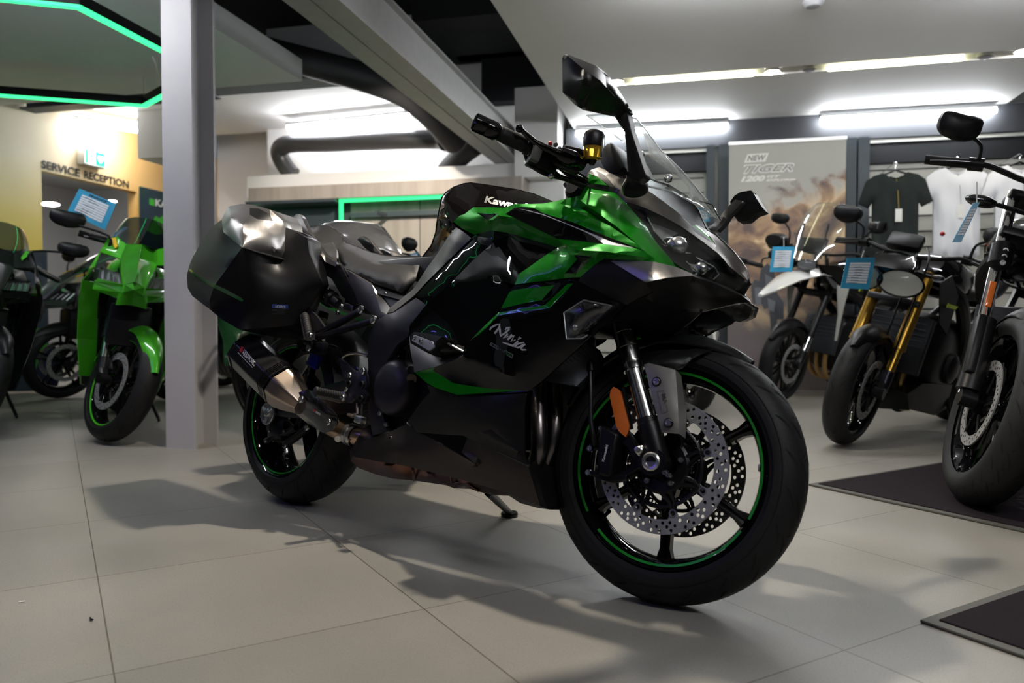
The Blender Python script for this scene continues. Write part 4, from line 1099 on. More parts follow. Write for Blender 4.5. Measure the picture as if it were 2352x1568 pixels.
# caliper: body, lug arms to the fork bottom
def wprism(name, pts, y0, y1, m, parent=bike, sharp=30, bev=0):
    mb = MB(); a = [Q(x, y, y0) for x, y in pts]; mb.prism(a, WLb * (y1 - y0), m); o = mb.build(name, parent, sharp=sharp)
    if bev:
        md = o.modifiers.new('bevel', 'BEVEL'); md.width = bev; md.segments = 2; md.limit_method = 'ANGLE'
    return o
cal = wprism('brake_caliper', [(1376, 976), (1392, 979), (1419, 996), (1412, 1030), (1405, 1068), (1403, 1092), (1392, 1097), (1372, 1090), (1370, 1050), (1372, 1010)], -.122, -.040, ALUK, bev=.006)
wprism('caliper_bridge', [(1352, 1019), (1374, 1014), (1374, 1030), (1352, 1030)], -.10, -.075, ALUK, cal, bev=.003); wprism('caliper_bridge', [(1352, 1080), (1376, 1078), (1378, 1094), (1354, 1094)], -.10, -.075, ALUK, cal, bev=.003)
wprism('caliper_mount', [(1400, 1000), (1412, 985), (1440, 985), (1470, 1030), (1492, 1048), (1490, 1078), (1462, 1078), (1440, 1092), (1420, 1100), (1400, 1098), (1430, 1080), (1455, 1064), (1440, 1030)], -.100, -.082, ALUK, cal, bev=.004)
wprism('caliper_mount', [(1370, 1088), (1420, 1090), (1440, 1088), (1438, 1100), (1420, 1106), (1404, 1108), (1368, 1098)], -.105, -.085, ALUK, cal, bev=.003)
for (x, y, r) in ((1356, 1030, .008), (1352, 1085, .008), (1381, 984, .006)): bolt('bolt', Q(x, y, -.10), -WLb, r, parent=cal)
lettering('lettering', 'Kawasaki', [(1388, 1060), (1397, 1022), (1391, 1021), (1382, 1059)], WPR, cal, B, y=None, bold=.02, target=cal)
mb = MB(); mb.lathe(Q(1475, 1036, -.112), -WLb, [(-.02, .012), (.006, .012), (.008, .009), (.020, .009), (.022, .006), (.030, .006), (.031, 0)], STEEL, 16); mb.build('pinch_bolt', bike)
for (x, y) in ((1530, 1086), (1538, 1092)): bolt('pinch_bolt', Q(x, y, -.115), -WLb, .006, h=.012)
# brake hose
mb = MB(); mb.tube([Q(1346, 700, -.10), Q(1350, 760, -.11), Q(1355, 840, -.115), Q(1357, 900, -.118), Q(1357, 960, -.118), Q(1362, 1000, -.115), Q(1366, 1022, -.105)], .0055, MATTE, 10, smoothpath=5); hs = mb.build('brake_hose', bike)
mb = MB(); mb.cyl(Q(1356, 832, -.115), Q(1357, 852, -.115), .010, ALUK, 14); mb.build('hose_grommet', hs)

# ---------------------------------------------------------------- fairing panels (near side traced, far side mirrored)
T = (1551, 612, -.175); A1 = (1344, 428, -.13); A2 = (1412, 441, -.125); A3 = (1437, 466, -.13); A4 = (1486, 522, -.15); A5 = (1505, 553, -.16); A6 = (1538, 593, -.172)
B1 = (1503, 601, -.205); C0 = (1329, 457, -.182); A0 = (1333, 449, -.165); C1 = (1419, 522, -.207); C2 = (1467, 563, -.214); C3 = (1503, 593, -.203)
E0 = (1181, 468, -.205); E1_ = (1219, 468, -.195); E2_ = (1248, 467, -.19); E3 = (1275, 462, -.18); E4 = (1300, 456, -.175)
D1_ = (1287, 467, -.195); D2_ = (1293, 471, -.20); D3_ = (1333, 488, -.206); D4 = (1400, 518, -.206); D5 = (1448, 550, -.210); DM = (1380, 505, -.176); DN = (1345, 480, -.172)
G0 = (1247, 489, -.212); G1 = (1314, 509, -.216); G2 = (1390, 541, -.219); G3 = (1477, 575, -.214); Gs = (1183, 476, -.207)
H0 = (1180, 499, -.222); H1 = (1281, 548, -.240); H2 = (1333, 553, -.236); H3 = (1387, 560, -.232); Hm = (1144, 495, -.215); Hn = (1160, 491, -.212)
J = (1296, 563, -.243); R1 = (1330, 574, -.262); R2 = (1389, 577, -.248); R3p = (1450, 587, -.226)
Wt = (1182, 653, -.252); K1 = (1193, 628, -.248); K2 = (1218, 611, -.243); K3 = (1256, 584, -.235); K4 = (1282, 568, -.222)
U1 = (1211, 547, -.200); U2 = (1164, 534, -.188); U3 = (1130, 529, -.180); U4 = (1095, 537, -.176)
L1 = (1448, 598, -.214); L2 = (1389, 593, -.226); L3 = (1364, 609, -.232); L4 = (1333, 636, -.236); L5 = (1295, 639, -.244)
upper = panel('upper_fairing', [
    ([A1, A2, A3, A4, A5, A6, T, B1, C3, C2, C1, C0, A0], .010),
    ([E4, A0, C0, C1, C2, D5, DM, DN, (1300, 470, -.18), D1_], .0),
    ([D1_, (1300, 470, -.18), DN, DM, D5, D4, D3_, D2_], -.004),
    ([E0, E1_, E2_, E3, E4, D1_, D2_, D3_, D4, D5, C2, C3, G3, G2, G1, G0, Gs], .007),
    ([Gs, G0, G1, G2, G3, H3, H2, H1, H0, Hm, Hn], -.002),
    ([H1, H2, H3, G3, C3, R3p, R2, R1, J], .004),
    ([J, R1, R2, R3p, C3, B1, L1, L2, L3, L4, L5, Wt, K1, K2, K3, K4], .010),
    ([Hm, H0, H1, J, K4, U1, U2, U3, U4], -.006),
    ([(1041, 509, -.165), (1056, 495, -.168), (1066, 492, -.172), (1087, 476, -.172), (1133, 476, -.178), (1158, 477, -.19), E0, Gs, Hn, Hm, U4, (1087, 538, -.172), (1060, 524, -.166)], .008)],
    GREEN, B, bike, thick=.005, sides=(1, -1), decals=[
    ([(1160, 491.5), (1183, 476.5), (1229, 479), (1247, 489.5), (1314, 509.5), (1390, 541.5), (1477, 574), (1457, 569.5), (1387, 560.5), (1333, 553.5), (1281, 548.5), (1180, 499.5)], GLOSS),
    ([(1192, 479), (1215, 483), (1247, 491.5), (1314, 518), (1371, 541), (1410, 557), (1457, 569), (1387, 560), (1364, 543), (1345, 533), (1295, 512), (1247, 493.5), (1215, 485)], STRIPEW),
    ([(1095, 489), (1144.5, 490), (1121.5, 506)], GLOSS),
    ([(1317, 586), (1361, 589), (1353, 594), (1337, 601), (1322, 628), (1297, 628), (1326, 595)], GLOSS), ([(1318, 628), (1339, 602), (1356, 594), (1345, 606), (1324, 627)], GREYD)])
# main side fairing
mainf = panel('side_fairing', [
    ([U2, U1, K4, K3, K2, K1, Wt, (1155, 645, -.236), (1040, 649, -.196), (1037, 647, -.194), (1095, 589, -.186), (1150, 543, -.184)], .012),
    ([(1040, 649, -.196), (1155, 645, -.236), (1173, 665, -.236), (1146, 714, -.226), (1110, 750, -.214), (1071, 792, -.200), (1062, 802, -.2), (1000, 784, -.205), (942, 768, -.205), (940, 751, -.205), (979, 700, -.200), (1037, 650, -.196)], -.010)],
    GLOSS, B, bike, thick=.005, sides=(1, -1))
V1 = (1173, 665, -.258); V2 = (1146.5, 716, -.262); V3 = (1110, 750, -.262); V4 = (1087, 775, -.26); V5 = (1071, 792, -.258); V6 = (1063, 818, -.262); V7 = (1165, 861, -.242)
lower = panel('side_fairing', [
    ([(1182, 655, -.256), (1295, 641, -.246), (1329, 645, -.238), (1385, 674, -.215), (1439, 700, -.19), (1341, 786, -.205), (1246, 874, -.205), V7, V6, V5, V4, V3, V2, V1], .008),
    ([V6, V7, (1246, 874, -.205), (1212, 899, -.208), (1050, 908, -.238), (1001, 892, -.240), (981, 881, -.240), (952, 855, -.238), (1000, 842, -.246), (1040, 828, -.254)], -.006)],
    GLOSS, B, bike, thick=.006, sides=(1, -1), decals=[
    ([(1164, 673), (1180, 666), (1200, 663), (1274, 654.5), (1244, 689), (1200, 697), (1149, 709), (1152, 696)], GREEN),
    ([(1303, 652), (1316, 651), (1262, 707.5), (1200, 715), (1148, 724), (1148, 718), (1200, 708.5), (1251, 701)], GREEN),
    ([(1145.5, 716.5), (1148, 718), (1128, 742), (1100, 768), (1086, 777), (1110, 751)], GREEN),
    ([(953, 855.5), (997.5, 844), (994, 851), (1042, 879.6), (1080, 886), (1124, 892), (1199.6, 896.5), (1050.6, 906.5), (1001, 890.5), (981, 879.5)], GREEN)])
MATL = mat('script_print', (.48, .48, .52), .35)
scr = [stroke([(1125, 758), (1128, 752), (1141, 745), (1148, 744), (1146, 752), (1136, 766)], [3, 4, 4, 4, 4, 5]), stroke([(1147, 745), (1148, 758), (1150, 771), (1162, 763), (1170, 755)], [3, 5, 6, 4, 4]),
       stroke([(1161, 758), (1163, 753), (1172, 752)], [3, 4, 3]), stroke([(1166, 766), (1157, 776), (1168, 772)], [4, 5, 3]), stroke([(1176, 768), (1166, 780)], [4, 4]), stroke([(1168, 778), (1181, 770), (1174, 784), (1184, 780)], [4, 4, 4, 3]),
       stroke([(1197, 776), (1190, 779), (1193, 773)], [3, 4, 3]), stroke([(1190, 783), (1178, 794), (1166, 790), (1154, 786)], [4, 5, 4, 2]), stroke([(1204, 786), (1190, 789), (1182, 796), (1190, 798), (1201, 792), (1207, 791)], [3, 4, 4, 4, 4, 3]), stroke([(1206, 789), (1196, 800), (1199, 803), (1209, 803)], [3, 4, 4, 3])]
shp = []
for s_ in scr: shp.append([((x - 1120) / 100, (y - 820) / -100) for x, y in s_])
lettering('script_lettering', '', [(1120, 820), (1220, 820), (1220, 720), (1120, 720)], MATL, lower[0], B, target=lower[0], shapes=shp)
bdg = lettering('model_badge', '', [(1124.7, 792), (1176, 822.6), (1179, 814), (1128, 786)], STEEL, lower[0], B, target=lower[0], shapes=[[(0, 0), (1, 0), (1, 1), (0, 1)]])
lettering('model_badge', '', [(1126.5, 791.6), (1175, 820.4), (1177, 815), (1128.7, 788)], GLOSS, lower[0], B, target=lower[0], lift=.002, shapes=[[(0, 0), (1, 0), (1, 1), (0, 1)]])
lettering('badge_lettering', '1000', [(1128.5, 792.2), (1158, 809.5), (1160, 806), (1130, 789.2)], STEEL, lower[0], B, target=lower[0], lift=.003, bold=-.01)
lettering('badge_lettering', 'SX', [(1161, 811.5), (1172.5, 818), (1174, 814.6), (1163, 808)], RIMG, lower[0], B, target=lower[0], lift=.003, bold=-.01)
# inner gloss strip and satin trim between tank and fairing
panel('inner_trim', [([(1087, 543, -.165), U4, U3, U2, (1150, 543, -.180), (1095, 589, -.178), (1060, 622, -.176), (1037, 647, -.178), (979, 700, -.180), (958, 690, -.174), (953, 677, -.172), (980, 647, -.168)], .004)], GLOSS, B, bike, thick=.005, sides=(1, -1),
      decals=[([(1098, 543), (1122, 546), (1131, 553), (1131, 560), (1124, 565), (1105, 560), (1096, 552)], BLK)])
panel('knee_trim', [([(1047, 522, -.160), (1064, 532, -.166), (1082, 547, -.170), (980, 647, -.172), (953, 677, -.174), (904, 716, -.172), (890, 719, -.168), (896, 706, -.164), (949, 664, -.158), (980, 616, -.154), (1005, 582, -.154), (1028, 545, -.156)], .006)], SATIN, B, bike, thick=.006, sides=(1, -1))
# matt cowl under the wing and grey beak
S0 = (1484, 649, -.214); S1 = (1503, 643, -.226); S2 = (1536, 637, -.214); S3 = (1589, 633, -.168)
SATIN3 = mat('satin_silver', (.36, .345, .33), .32, metal=.8)
panel('lower_cowl', [([L4, L3, L2, (1402, 599, -.222), (1443, 624, -.215), S0, (1500, 668, -.19), (1456, 690, -.19), (1439, 700, -.192), (1385, 674, -.215), (1329, 645, -.238)], .004)], MATTE, B, bike, thick=.006, sides=(1, -1))
TIPP = (1724, 694, 0)
BK1 = ([(1402, 599, -.222), L1, B1, T, (1589, 628, -.142), S3, S2, S1, S0, (1443, 624, -.218)], .002, SATIN3)
BK3 = ([S3, (1589, 628, -.142), (1639, 646, -.055), (1673, 660, -.026), (1704, 676, -.012), TIPP, (1705, 679, -.02), (1673, 665, -.030), (1639, 650, -.060)], 0, SATIN)
BTOP = [S0, S1, S2, S3, (1639, 650, -.060), (1673, 665, -.030), (1705, 679, -.02), TIPP]
beak = panel('nose_beak', [BK1, (BTOP + [(1690, 697, 0), (1650, 707, 0), (1612, 716, -.0), (1560, 716, -.07), (1500, 694, -.16)], .010, MATTE), BK3], MATTE, B, bike, thick=.005, sides=(1,))
panel('nose_beak', [BK1, (BTOP + [(1700, 688, -.01), (1665, 672, -.028), (1630, 656, -.058), (1587, 640, -.155), (1535, 645, -.20), (1500, 652, -.21)], 0, MATTE), BK3], MATTE, B, bike, thick=.005, sides=(-1,))
panel('inner_cowl', [([(1456, 690, -.17), (1500, 668, -.17), (1500, 694, -.155), (1560, 716, -.065), (1612, 716, -.0), (1585, 740, 0), (1550, 765, 0), (1500, 790, -.0), (1440, 760, -.02), (1400, 740, -.10), (1420, 715, -.16)], 0)], BLK, B, bike, thick=.004, sides=(1,))
# headlight
HB = [(1440, 465, -.13), (1459, 469, -.124), (1488, 480, -.119), (1524, 497, -.111), (1562, 518, -.100), (1612, 553, -.080), (1650, 582, -.060), (1666, 599, -.048), (1673, 609, -.042), (1706, 637, -.016), (1723, 650, 0), (1717, 656, 0), (1705, 677, 0), (1673, 663, -.028), (1639, 647, -.056), (1589, 627, -.140), (1553, 606, -.170), (1543, 599, -.168), A6, A5, A4, A3]
def inb(L, d): return [(x, y, min(0, z + d)) for x, y, z in L]
hl = panel('headlight', [(inb(HB, .022), 0)], BLK, B, bike, thick=.01, sides=(1, -1), decals=[
    ([(1495, 511), (1525, 522), (1558, 535), (1548, 541), (1522, 551), (1505, 532)], REFL), ([(1582, 605), (1639, 614), (1627, 621), (1600, 625), (1588, 618)], REFL), ([(1512, 556), (1560, 582), (1590, 582), (1545, 570)], REFL)])
for q, h in enumerate(hl):
    sd = 1 if q == 0 else -1
    panel('lens_cover', [(HB, .006)], LENS, B, h, thick=.003, sides=(sd,))
    for (x, y, r, zz) in ((1560, 565, .021, -.122), (1612, 616, .014, -.085)):
        p = P(x, y, zz); p.y *= sd; mb = MB(); ax = V((.8, -.5 * sd, -.1)); mb.lathe(p - ax * .02, ax, [(0, r), (.016, r * 1.05), (.02, r), (.026, r * .8), (.031, r * .45), (.033, 0)], REFL, 20); mb.build('projector', h)
    mb = MB()
    for (a, b) in (((1500, 528), (1530, 560)), ((1530, 545), (1575, 548)), ((1575, 600), (1600, 622)), ((1598, 590), (1640, 612)), ((1640, 612), (1652, 630)), ((1652, 630), (1638, 642)), ((1488, 500), (1505, 532))):
        pa = P(*a, mvc(a[0], a[1], HB)[0] + .014); pb = P(*b, mvc(b[0], b[1], HB)[0] + .014); pa.y *= sd; pb.y *= sd; mb.tube([pa, pb], .0016, REFL, 6)
    mb.build('light_guide', h)
# nose
Nc = [(1344, 422, -.131), (1349, 399, -.126), (1358, 390, -.121), (1376, 384, -.11), (1426, 404, -.103), (1500, 445, -.094), (1555, 486, -.080), (1590, 519, -.062), (1645, 563, -.036), (1680, 600, -.024), (1723, 650, 0), (1706, 637, -.016), (1673, 609, -.042), (1666, 599, -.048), (1650, 582, -.060), (1612, 553, -.080), (1562, 518, -.100), (1524, 497, -.111), (1488, 480, -.119), (1459, 469, -.124), (1440, 465, -.13), A3, A2, A1]
nose = panel('nose_cowl', [(Nc, .012), ([(1624, 528, 0), (1643, 536, 0), (1664, 555, 0), (1687, 578, 0), (1706, 603, 0), (1716, 618, 0), (1723, 650, 0), (1680, 600, -.024), (1645, 563, -.036), (1590, 519, -.062), (1600, 515, -.04)], .003)],
    SATIN2, B, bike, thick=.004, sides=(1, -1), decals=[([(1353, 398), (1375, 408), (1399, 428), (1349, 420)], GREEN), ([(1355, 393), (1369, 391), (1392, 404), (1414, 431), (1400, 428), (1376, 407), (1353, 397)], BLK),
    ([(1566, 497), (1593, 514), (1622, 534), (1645, 563), (1612, 534)], GREEN), ([(1566, 499), (1612, 536), (1644, 563), (1600, 536), (1592, 528)], BLK)])
panel('dash_cowl', [([(1426, 404, -.103), (1455, 400, -.06), (1490, 410, -.0), (1540, 425, -.0), (1580, 450, 0), (1605, 482, -.0), (1624, 528, 0), (1600, 515, -.04), (1590, 519, -.062), (1555, 486, -.080), (1500, 445, -.094)], .0)], DARKS, B, bike, thick=.004, sides=(1, -1))
# windscreen
EDGE = mat('screen_edge_glint', (.62, .66, .66), .15, trans=.5, ior=1.4)  # pale rim tubes, the bright edge glint of the screen put into colour
ws_l = [(1348, 265, -.150), (1378, 263, -.115), (1408, 262, -.075), (1440, 265, -.03), (1462, 273, 0), (1481, 295, 0), (1521, 348, 0), (1569, 394, 0), (1625, 461, 0), (1642, 478, 0), (1655, 505, 0), (1640, 497, -.018), (1609, 475, -.045), (1574, 456, -.075), (1534, 436, -.105), (1494, 429, -.135), (1467, 413, -.148), (1441, 393, -.160), (1433, 378, -.168), (1436, 345, -.172), (1430, 324, -.172), (1390, 295, -.165)]
scn = panel('windscreen', [(ws_l, .020)], GLASS, B, bike, thick=.0035, sides=(1,), step=11)[0]
me = scn.data; bm = bmesh.new(); bm.from_mesh(me)
g = bmesh.ops.duplicate(bm, geom=bm.verts[:] + bm.edges[:] + bm.faces[:])
nv = [x for x in g['geom'] if isinstance(x, bmesh.types.BMVert)]; nf = [x for x in g['geom'] if isinstance(x, bmesh.types.BMFace)]
for v in nv: v.co.y *= -1
bmesh.ops.reverse_faces(bm, faces=nf); bm.to_mesh(me); bm.free()
for x, y, off in ((1471, 354, -.13), (1535, 408, -.085)):
    mb = MB(); p = P(x, y, off - .012); mb.lathe(p, (.45, -.8, .3), [(-.006, .010), (.0, .010), (.003, .007), (.003, .003), (0, 0)], CHROME, 16); mb.build('screen_bolt', scn)
mb = MB(); mb.tube([P(1607, 462, -.02), P(1636, 470, -.01), P(1645, 490, -.01), P(1655, 505, 0)], .0012, BLK, 6); mb.tube([P(1441, 393, -.158), P(1467, 414, -.147), P(1494, 430, -.134), P(1534, 437, -.104), P(1574, 457, -.074), P(1609, 476, -.045), P(1640, 498, -.018)], .0016, EDGE, 6); mb.tube([P(1430, 324, -.172), P(1390, 295, -.165), P(1348, 265, -.15), P(1378, 263, -.115), P(1408, 262, -.075), P(1440, 265, -.03), P(1462, 273, 0), P(1481, 295, 0), P(1521, 348, 0), P(1569, 394, 0), P(1625, 461, 0)], .0016, EDGE, 6); mb.build('screen_edge', scn)
# dashboard behind the screen and inner brackets
mb = MB(); p = P(1445, 395, -.02); mb.box(p, (.05, .18, .09), MATTE, Matrix.Rotation(-.6, 3, 'Y'), .01); mb.build('dashboard', bike)
# ---------------------------------------------------------------- mirrors
def mirror_near():
    r = [(1296, 125, -.418), (1304, 125, -.416), (1368, 150, -.36), (1382, 163, -.345), (1410, 203, -.315), (1435, 244, -.285), (1437, 251, -.28), (1414, 267, -.29), (1395, 256, -.30), (1320, 240, -.36), (1292, 212, -.40), (1291, 134, -.42)]
    rg = [(1304, 128, -.425), (1340, 158, -.415), (1380, 186, -.395), (1412, 222, -.345)]; ap = (1339, 182, -.43); lo = (1322, 232, -.39)
    m = panel('mirror', [
        ([r[1], r[2], r[3], r[4], r[5], rg[3], rg[2], rg[1], rg[0]], .004), ([rg[0], rg[1], ap, lo, r[10], r[11], r[0], r[1]], .004),
        ([rg[1], rg[2], rg[3], r[5], r[6], r[7], r[8], r[9], lo, ap], .006), ([lo, r[9], r[10]], 0)], MATTE, B, bike, thick=.030, sharp=18, step=9)[0]
    # glass on the rider's side
    g = panel('mirror_glass', [([(x + (1360 - x) * .06, y + (190 - y) * .06, o_ + .033) for x, y, o_ in r], 0)], CHROME, B, m, thick=.002)[0]
    s = panel('mirror_stem', [([(1411, 266, -.285), (1438, 251, -.275), (1442, 268, -.265), (1450, 301, -.25), (1482, 399, -.205), (1481, 406, -.205), (1465, 418, -.205), (1446, 408, -.205), (1441, 380, -.215), (1438, 332, -.24), (1434, 302, -.255)], .006)], MATTE, B, m, thick=.022, sharp=25, step=8)[0]
    mb = MB(); c = P(1458, 424, -.165); ax = V((.3, -.75, .6)).normalized()
    mb.lathe(c - ax * .015, ax, [(0, .030), (.012, .030), (.022, .025), (.032, .018), (.045, .017)], MATTE, 24, ref=(1, 0, 0)); mb.build('mirror_foot', m)
mirror_near()
m2 = panel('mirror', [
    ([(1687, 449, .30), (1700, 441, .32), (1723, 437, .35), (1727, 438, .36), (1740, 460, .38), (1755, 483, .41), (1733, 490, .385), (1681, 484, .30), (1677, 463, .29)], .006),
    ([(1681, 484, .30), (1733, 490, .385), (1715, 505, .37), (1694, 507, .335), (1687, 497, .31)], .002)], MATTE, B, bike, thick=.035, sharp=18, step=8)[0]
panel('mirror_glass', [([(1690, 452, .336), (1723, 441, .37), (1750, 483, .42), (1714, 502, .40), (1684, 486, .345)], 0)], CHROME, B, m2, thick=.002)
panel('mirror_stem', [([(1706, 461, .31), (1689, 458, .30), (1666, 480, .26), (1654, 497, .24), (1641, 512, .21), (1625, 522, .165), (1626, 529, .165), (1647, 530, .19), (1662, 515, .225), (1675, 496, .25), (1692, 478, .28)], .004)], MATTE, B, m2, thick=.02, sharp=25, step=8)
# ---------------------------------------------------------------- handlebar, near side (steered to the left)
def bar():
    e0 = P(1088, 279, -.405); e1 = P(1131, 295, -.375); g1 = P(1217, 338, -.285); ci = P(1262, 362, -.23); cc = P(1350, 428, -.10)
    d = (g1 - e0).normalized()
    h = MB(); h.tube([g1 - d * .05, ci, P(1310, 398, -.17), cc], .011, ALUK, 14, smoothpath=4); hb_ = h.build('handlebar', bike)
    m = MB(); m.lathe(e0, d, [(.0, .008), (0, .0175), (.003, .0215), (.028, .0215), (.031, .0205), (.033, .0215), (.055, .0215), (.062, .018), (.066, .016)], GLOSS, 28); m.lathe(e0 + d * .001, -d, [(0, .0165), (.001, .012), (-.006, .009), (-.008, 0)], STEEL, 24); m.build('bar_weight', hb_)
    L = (g1 - e0).length
    m = MB(); prof = [(.064, .0165), (.066, .0195), (.070, .0175)]
    for i in range(12): t = .074 + i * (L - .09) / 12; prof += [(t, .0180), (t + .002, .0186), (t + .005, .0186), (t + .007, .0180)]
    prof += [(L - .012, .018), (L - .010, .0215), (L, .0215), (L + .002, .012)]
    m.lathe(e0, d, prof, mat('grip_rubber', (.008, .008, .008), .55, spec=.3), 28); m.build('grip', hb_)
    # switch housing
    m = MB(); c = P(1238, 362, -.262); Rm = d.to_track_quat('X', 'Z').to_matrix()
    m.box(c, (.052, .050, .052), DARKS, Rm, .008); m.box(P(1232, 350, -.29), (.022, .02, .045), mat('switch_grey', (.10, .10, .10), .5), Rm, .003); m.box(P(1252, 385, -.25), (.05, .035, .022), ALUK, Rm, .006)
    m.build('switch_housing', hb_)
    for (x, y, r, mm) in ((1264, 330, .006, RPR), (1276, 332, .006, mat('switch_grey', (.10, .10, .10), .5)), (1285, 340, .005, BOLT)):
        m = MB(); m.sphere(P(x, y, -.24), r, mm, 12); m.build('button', hb_)
    # lever
    m = MB(); m.tube([P(1197, 297, -.335), P(1208, 308, -.32), P(1229, 326, -.30), P(1252, 340, -.28), P(1274, 350, -.26), P(1295, 358, -.245), P(1312, 367, -.23)], [.0055, .006, .0075, .009, .0105, .012, .015], GLOSS, 14, smoothpath=5); m.sphere(P(1193, 295, -.338), .0095, GLOSS, 18); m.build('brake_lever', hb_)
    m = MB(); m.tube([P(1285, 352, -.25), P(1312, 366, -.225), P(1335, 378, -.19)], [.016, .022, .016], GLOSS, 18, smoothpath=4); m.tube([P(1262, 366, -.24), P(1300, 376, -.22)], [.018, .018], ALUK, 14); m.tube([P(1275, 372, -.24), P(1330, 392, -.20)], [.012, .014], ALUK, 12); m.build('master_cylinder', hb_)
    # reservoir with amber fluid
    cy = P(1362, 346, -.175); ax = V((.05, -.12, 1)).normalized()
    m = MB(); m.lathe(cy - ax * .022, ax, [(0, 0), (.0, .016), (.004, .0225), (.030, .0235), (.030, 0)], AMBER, 28); rs_ = m.build('fluid_reservoir', hb_)
    m = MB(); m.lathe(cy + ax * .008, ax, [(0, .0245), (.004, .0255), (.008, .026), (.028, .026), (.036, .022), (.040, .014), (.041, 0)], DARKS, 28); m.build('cap', rs_)
    m = MB(); m.tube([cy + V((.026, 0, -.02)), cy + V((.027, -.002, .02)), cy + V((.022, 0, .036))], .003, BOLT, 8); m.tube([cy - ax * .022, cy - ax * .034], [.012, .006], ALUK, 14); m.build('clamp', rs_)
    m = MB(); m.tube([cy - ax * .028 + V((-.01, 0, 0)), P(1335, 350, -.19), P(1318, 345, -.21), P(1295, 340, -.235)], .0075, MATTE, 12, smoothpath=4); m.build('hose', rs_)
    # cables
    for (pts, r) in (([(1205, 352, -.28), (1214, 375, -.28), (1240, 392, -.26), (1290, 410, -.20), (1345, 426, -.14)], .004), ([(1300, 378, -.2), (1318, 400, -.18), (1340, 412, -.14), (1350, 425, -.13)], .0045), ([(1265, 385, -.22), (1285, 404, -.2), (1320, 416, -.16), (1348, 432, -.12)], .005), ([(1212, 378, -.27), (1250, 400, -.25), (1300, 414, -.18), (1346, 432, -.12)], .0035), ([(1322, 392, -.2), (1340, 404, -.16), (1352, 412, -.12)], .003)):
        m = MB(); m.tube([P(*q) for q in pts], r, ALUK, 10, smoothpath=5); m.build('control_cable', hb_)
    m = MB(); m.sphere(P(1266, 404, -.245), .008, BOLT, 12); m.cyl(P(1262, 398, -.24), P(1267, 390, -.235), .004, BOLT, 8); m.build('cable_adjuster', hb_)
bar()
m = MB(); m.tube([P(1300, 422, -.08), P(1316, 448, -.08)], .008, ALUK, 10); m.lathe(P(1330, 440, -.06), (0, -1, .2), [(0, .03), (.02, .03), (.03, .02), (.03, 0)], MATTE, 20); m.build('steering_head', bike)
# ---------------------------------------------------------------- tank
tank = panel('fuel_tank', [
    ([(1066, 421, 0), (1083, 419, 0), (1114, 423, 0), (1152, 429, 0), (1190, 435, 0), (1229, 445, 0), (1267, 461, 0), (1290, 472, -.03), (1244, 467, -.09), (1190, 451, -.092), (1133, 436, -.085), (1100, 430, -.06)], .006),
    ([(1066, 421, 0), (1100, 430, -.06), (1133, 436, -.085), (1190, 451, -.092), (1244, 467, -.09), (1290, 472, -.03), (1290, 500, -.15), (1181, 500, -.16), (1087, 484, -.165), (1056, 500, -.160), (1040, 512, -.15), (1022, 500, -.12), (1020, 460, -.07), (1035, 436, -.03)], .018),
    ([(1066, 421, 0), (1035, 436, -.03), (1020, 460, -.07), (1022, 500, -.12), (1040, 512, -.15), (1055, 530, -.15), (1020, 590, -.12), (980, 625, -.09), (950, 665, -.06), (953, 640, 0), (962, 612, 0), (972, 588, 0), (991, 563, 0), (1001, 534, 0), (1003, 515, 0), (1007, 492, 0), (1014, 455, 0), (1024, 442, 0), (1043, 429, 0)], .010)],
    SPARK, B, bike, thick=.003, sides=(1,), sharp=45)[0]
me = tank.data; bm = bmesh.new(); bm.from_mesh(me)
g = bmesh.ops.duplicate(bm, geom=bm.verts[:] + bm.edges[:] + bm.faces[:])
nv = [x for x in g['geom'] if isinstance(x, bmesh.types.BMVert)]; nf = [x for x in g['geom'] if isinstance(x, bmesh.types.BMFace)]
for v in nv: v.co.y *= -1
bmesh.ops.reverse_faces(bm, faces=nf); bm.to_mesh(me); bm.free()
lettering('maker_lettering', 'Kawasaki', [(1112, 465), (1225, 486), (1226, 470), (1114, 449)], STEEL, tank, B, target=tank, bold=.035, shear=.15, lift=.002)
# seat
seat = panel('rider_seat', [([(774, 574, -.10), (778, 566, -.08), (786, 557, -.04), (794, 556, 0), (823, 566, 0), (853, 579, 0), (884, 585, 0), (921, 589, 0), (968, 588, 0), (962, 611, -.09), (954, 643, -.12), (923, 674, -.145), (912, 668, -.15), (864, 653, -.15), (794, 615, -.14), (780, 600, -.13)], .045)], SEATM, B, bike, thick=.004, sides=(1, -1), sharp=60)
panel('seat_base', [([(794, 616, -.13), (864, 655, -.14), (923, 676, -.14), (954, 645, -.12), (965, 655, -.12), (925, 690, -.15), (870, 675, -.155), (800, 625, -.14)], 0)], BLK, B, bike, thick=.02, sides=(1, -1))
panel('pillion_seat', [([(700, 528, -.08), (715, 520, 0), (751, 516, 0), (776, 530, 0), (794, 556, 0), (774, 575, -.10), (772, 600, -.13), (748, 586, -.13), (717, 545, -.12)], .015)], SEATM, B, bike, thick=.004, sides=(1, -1), sharp=60)
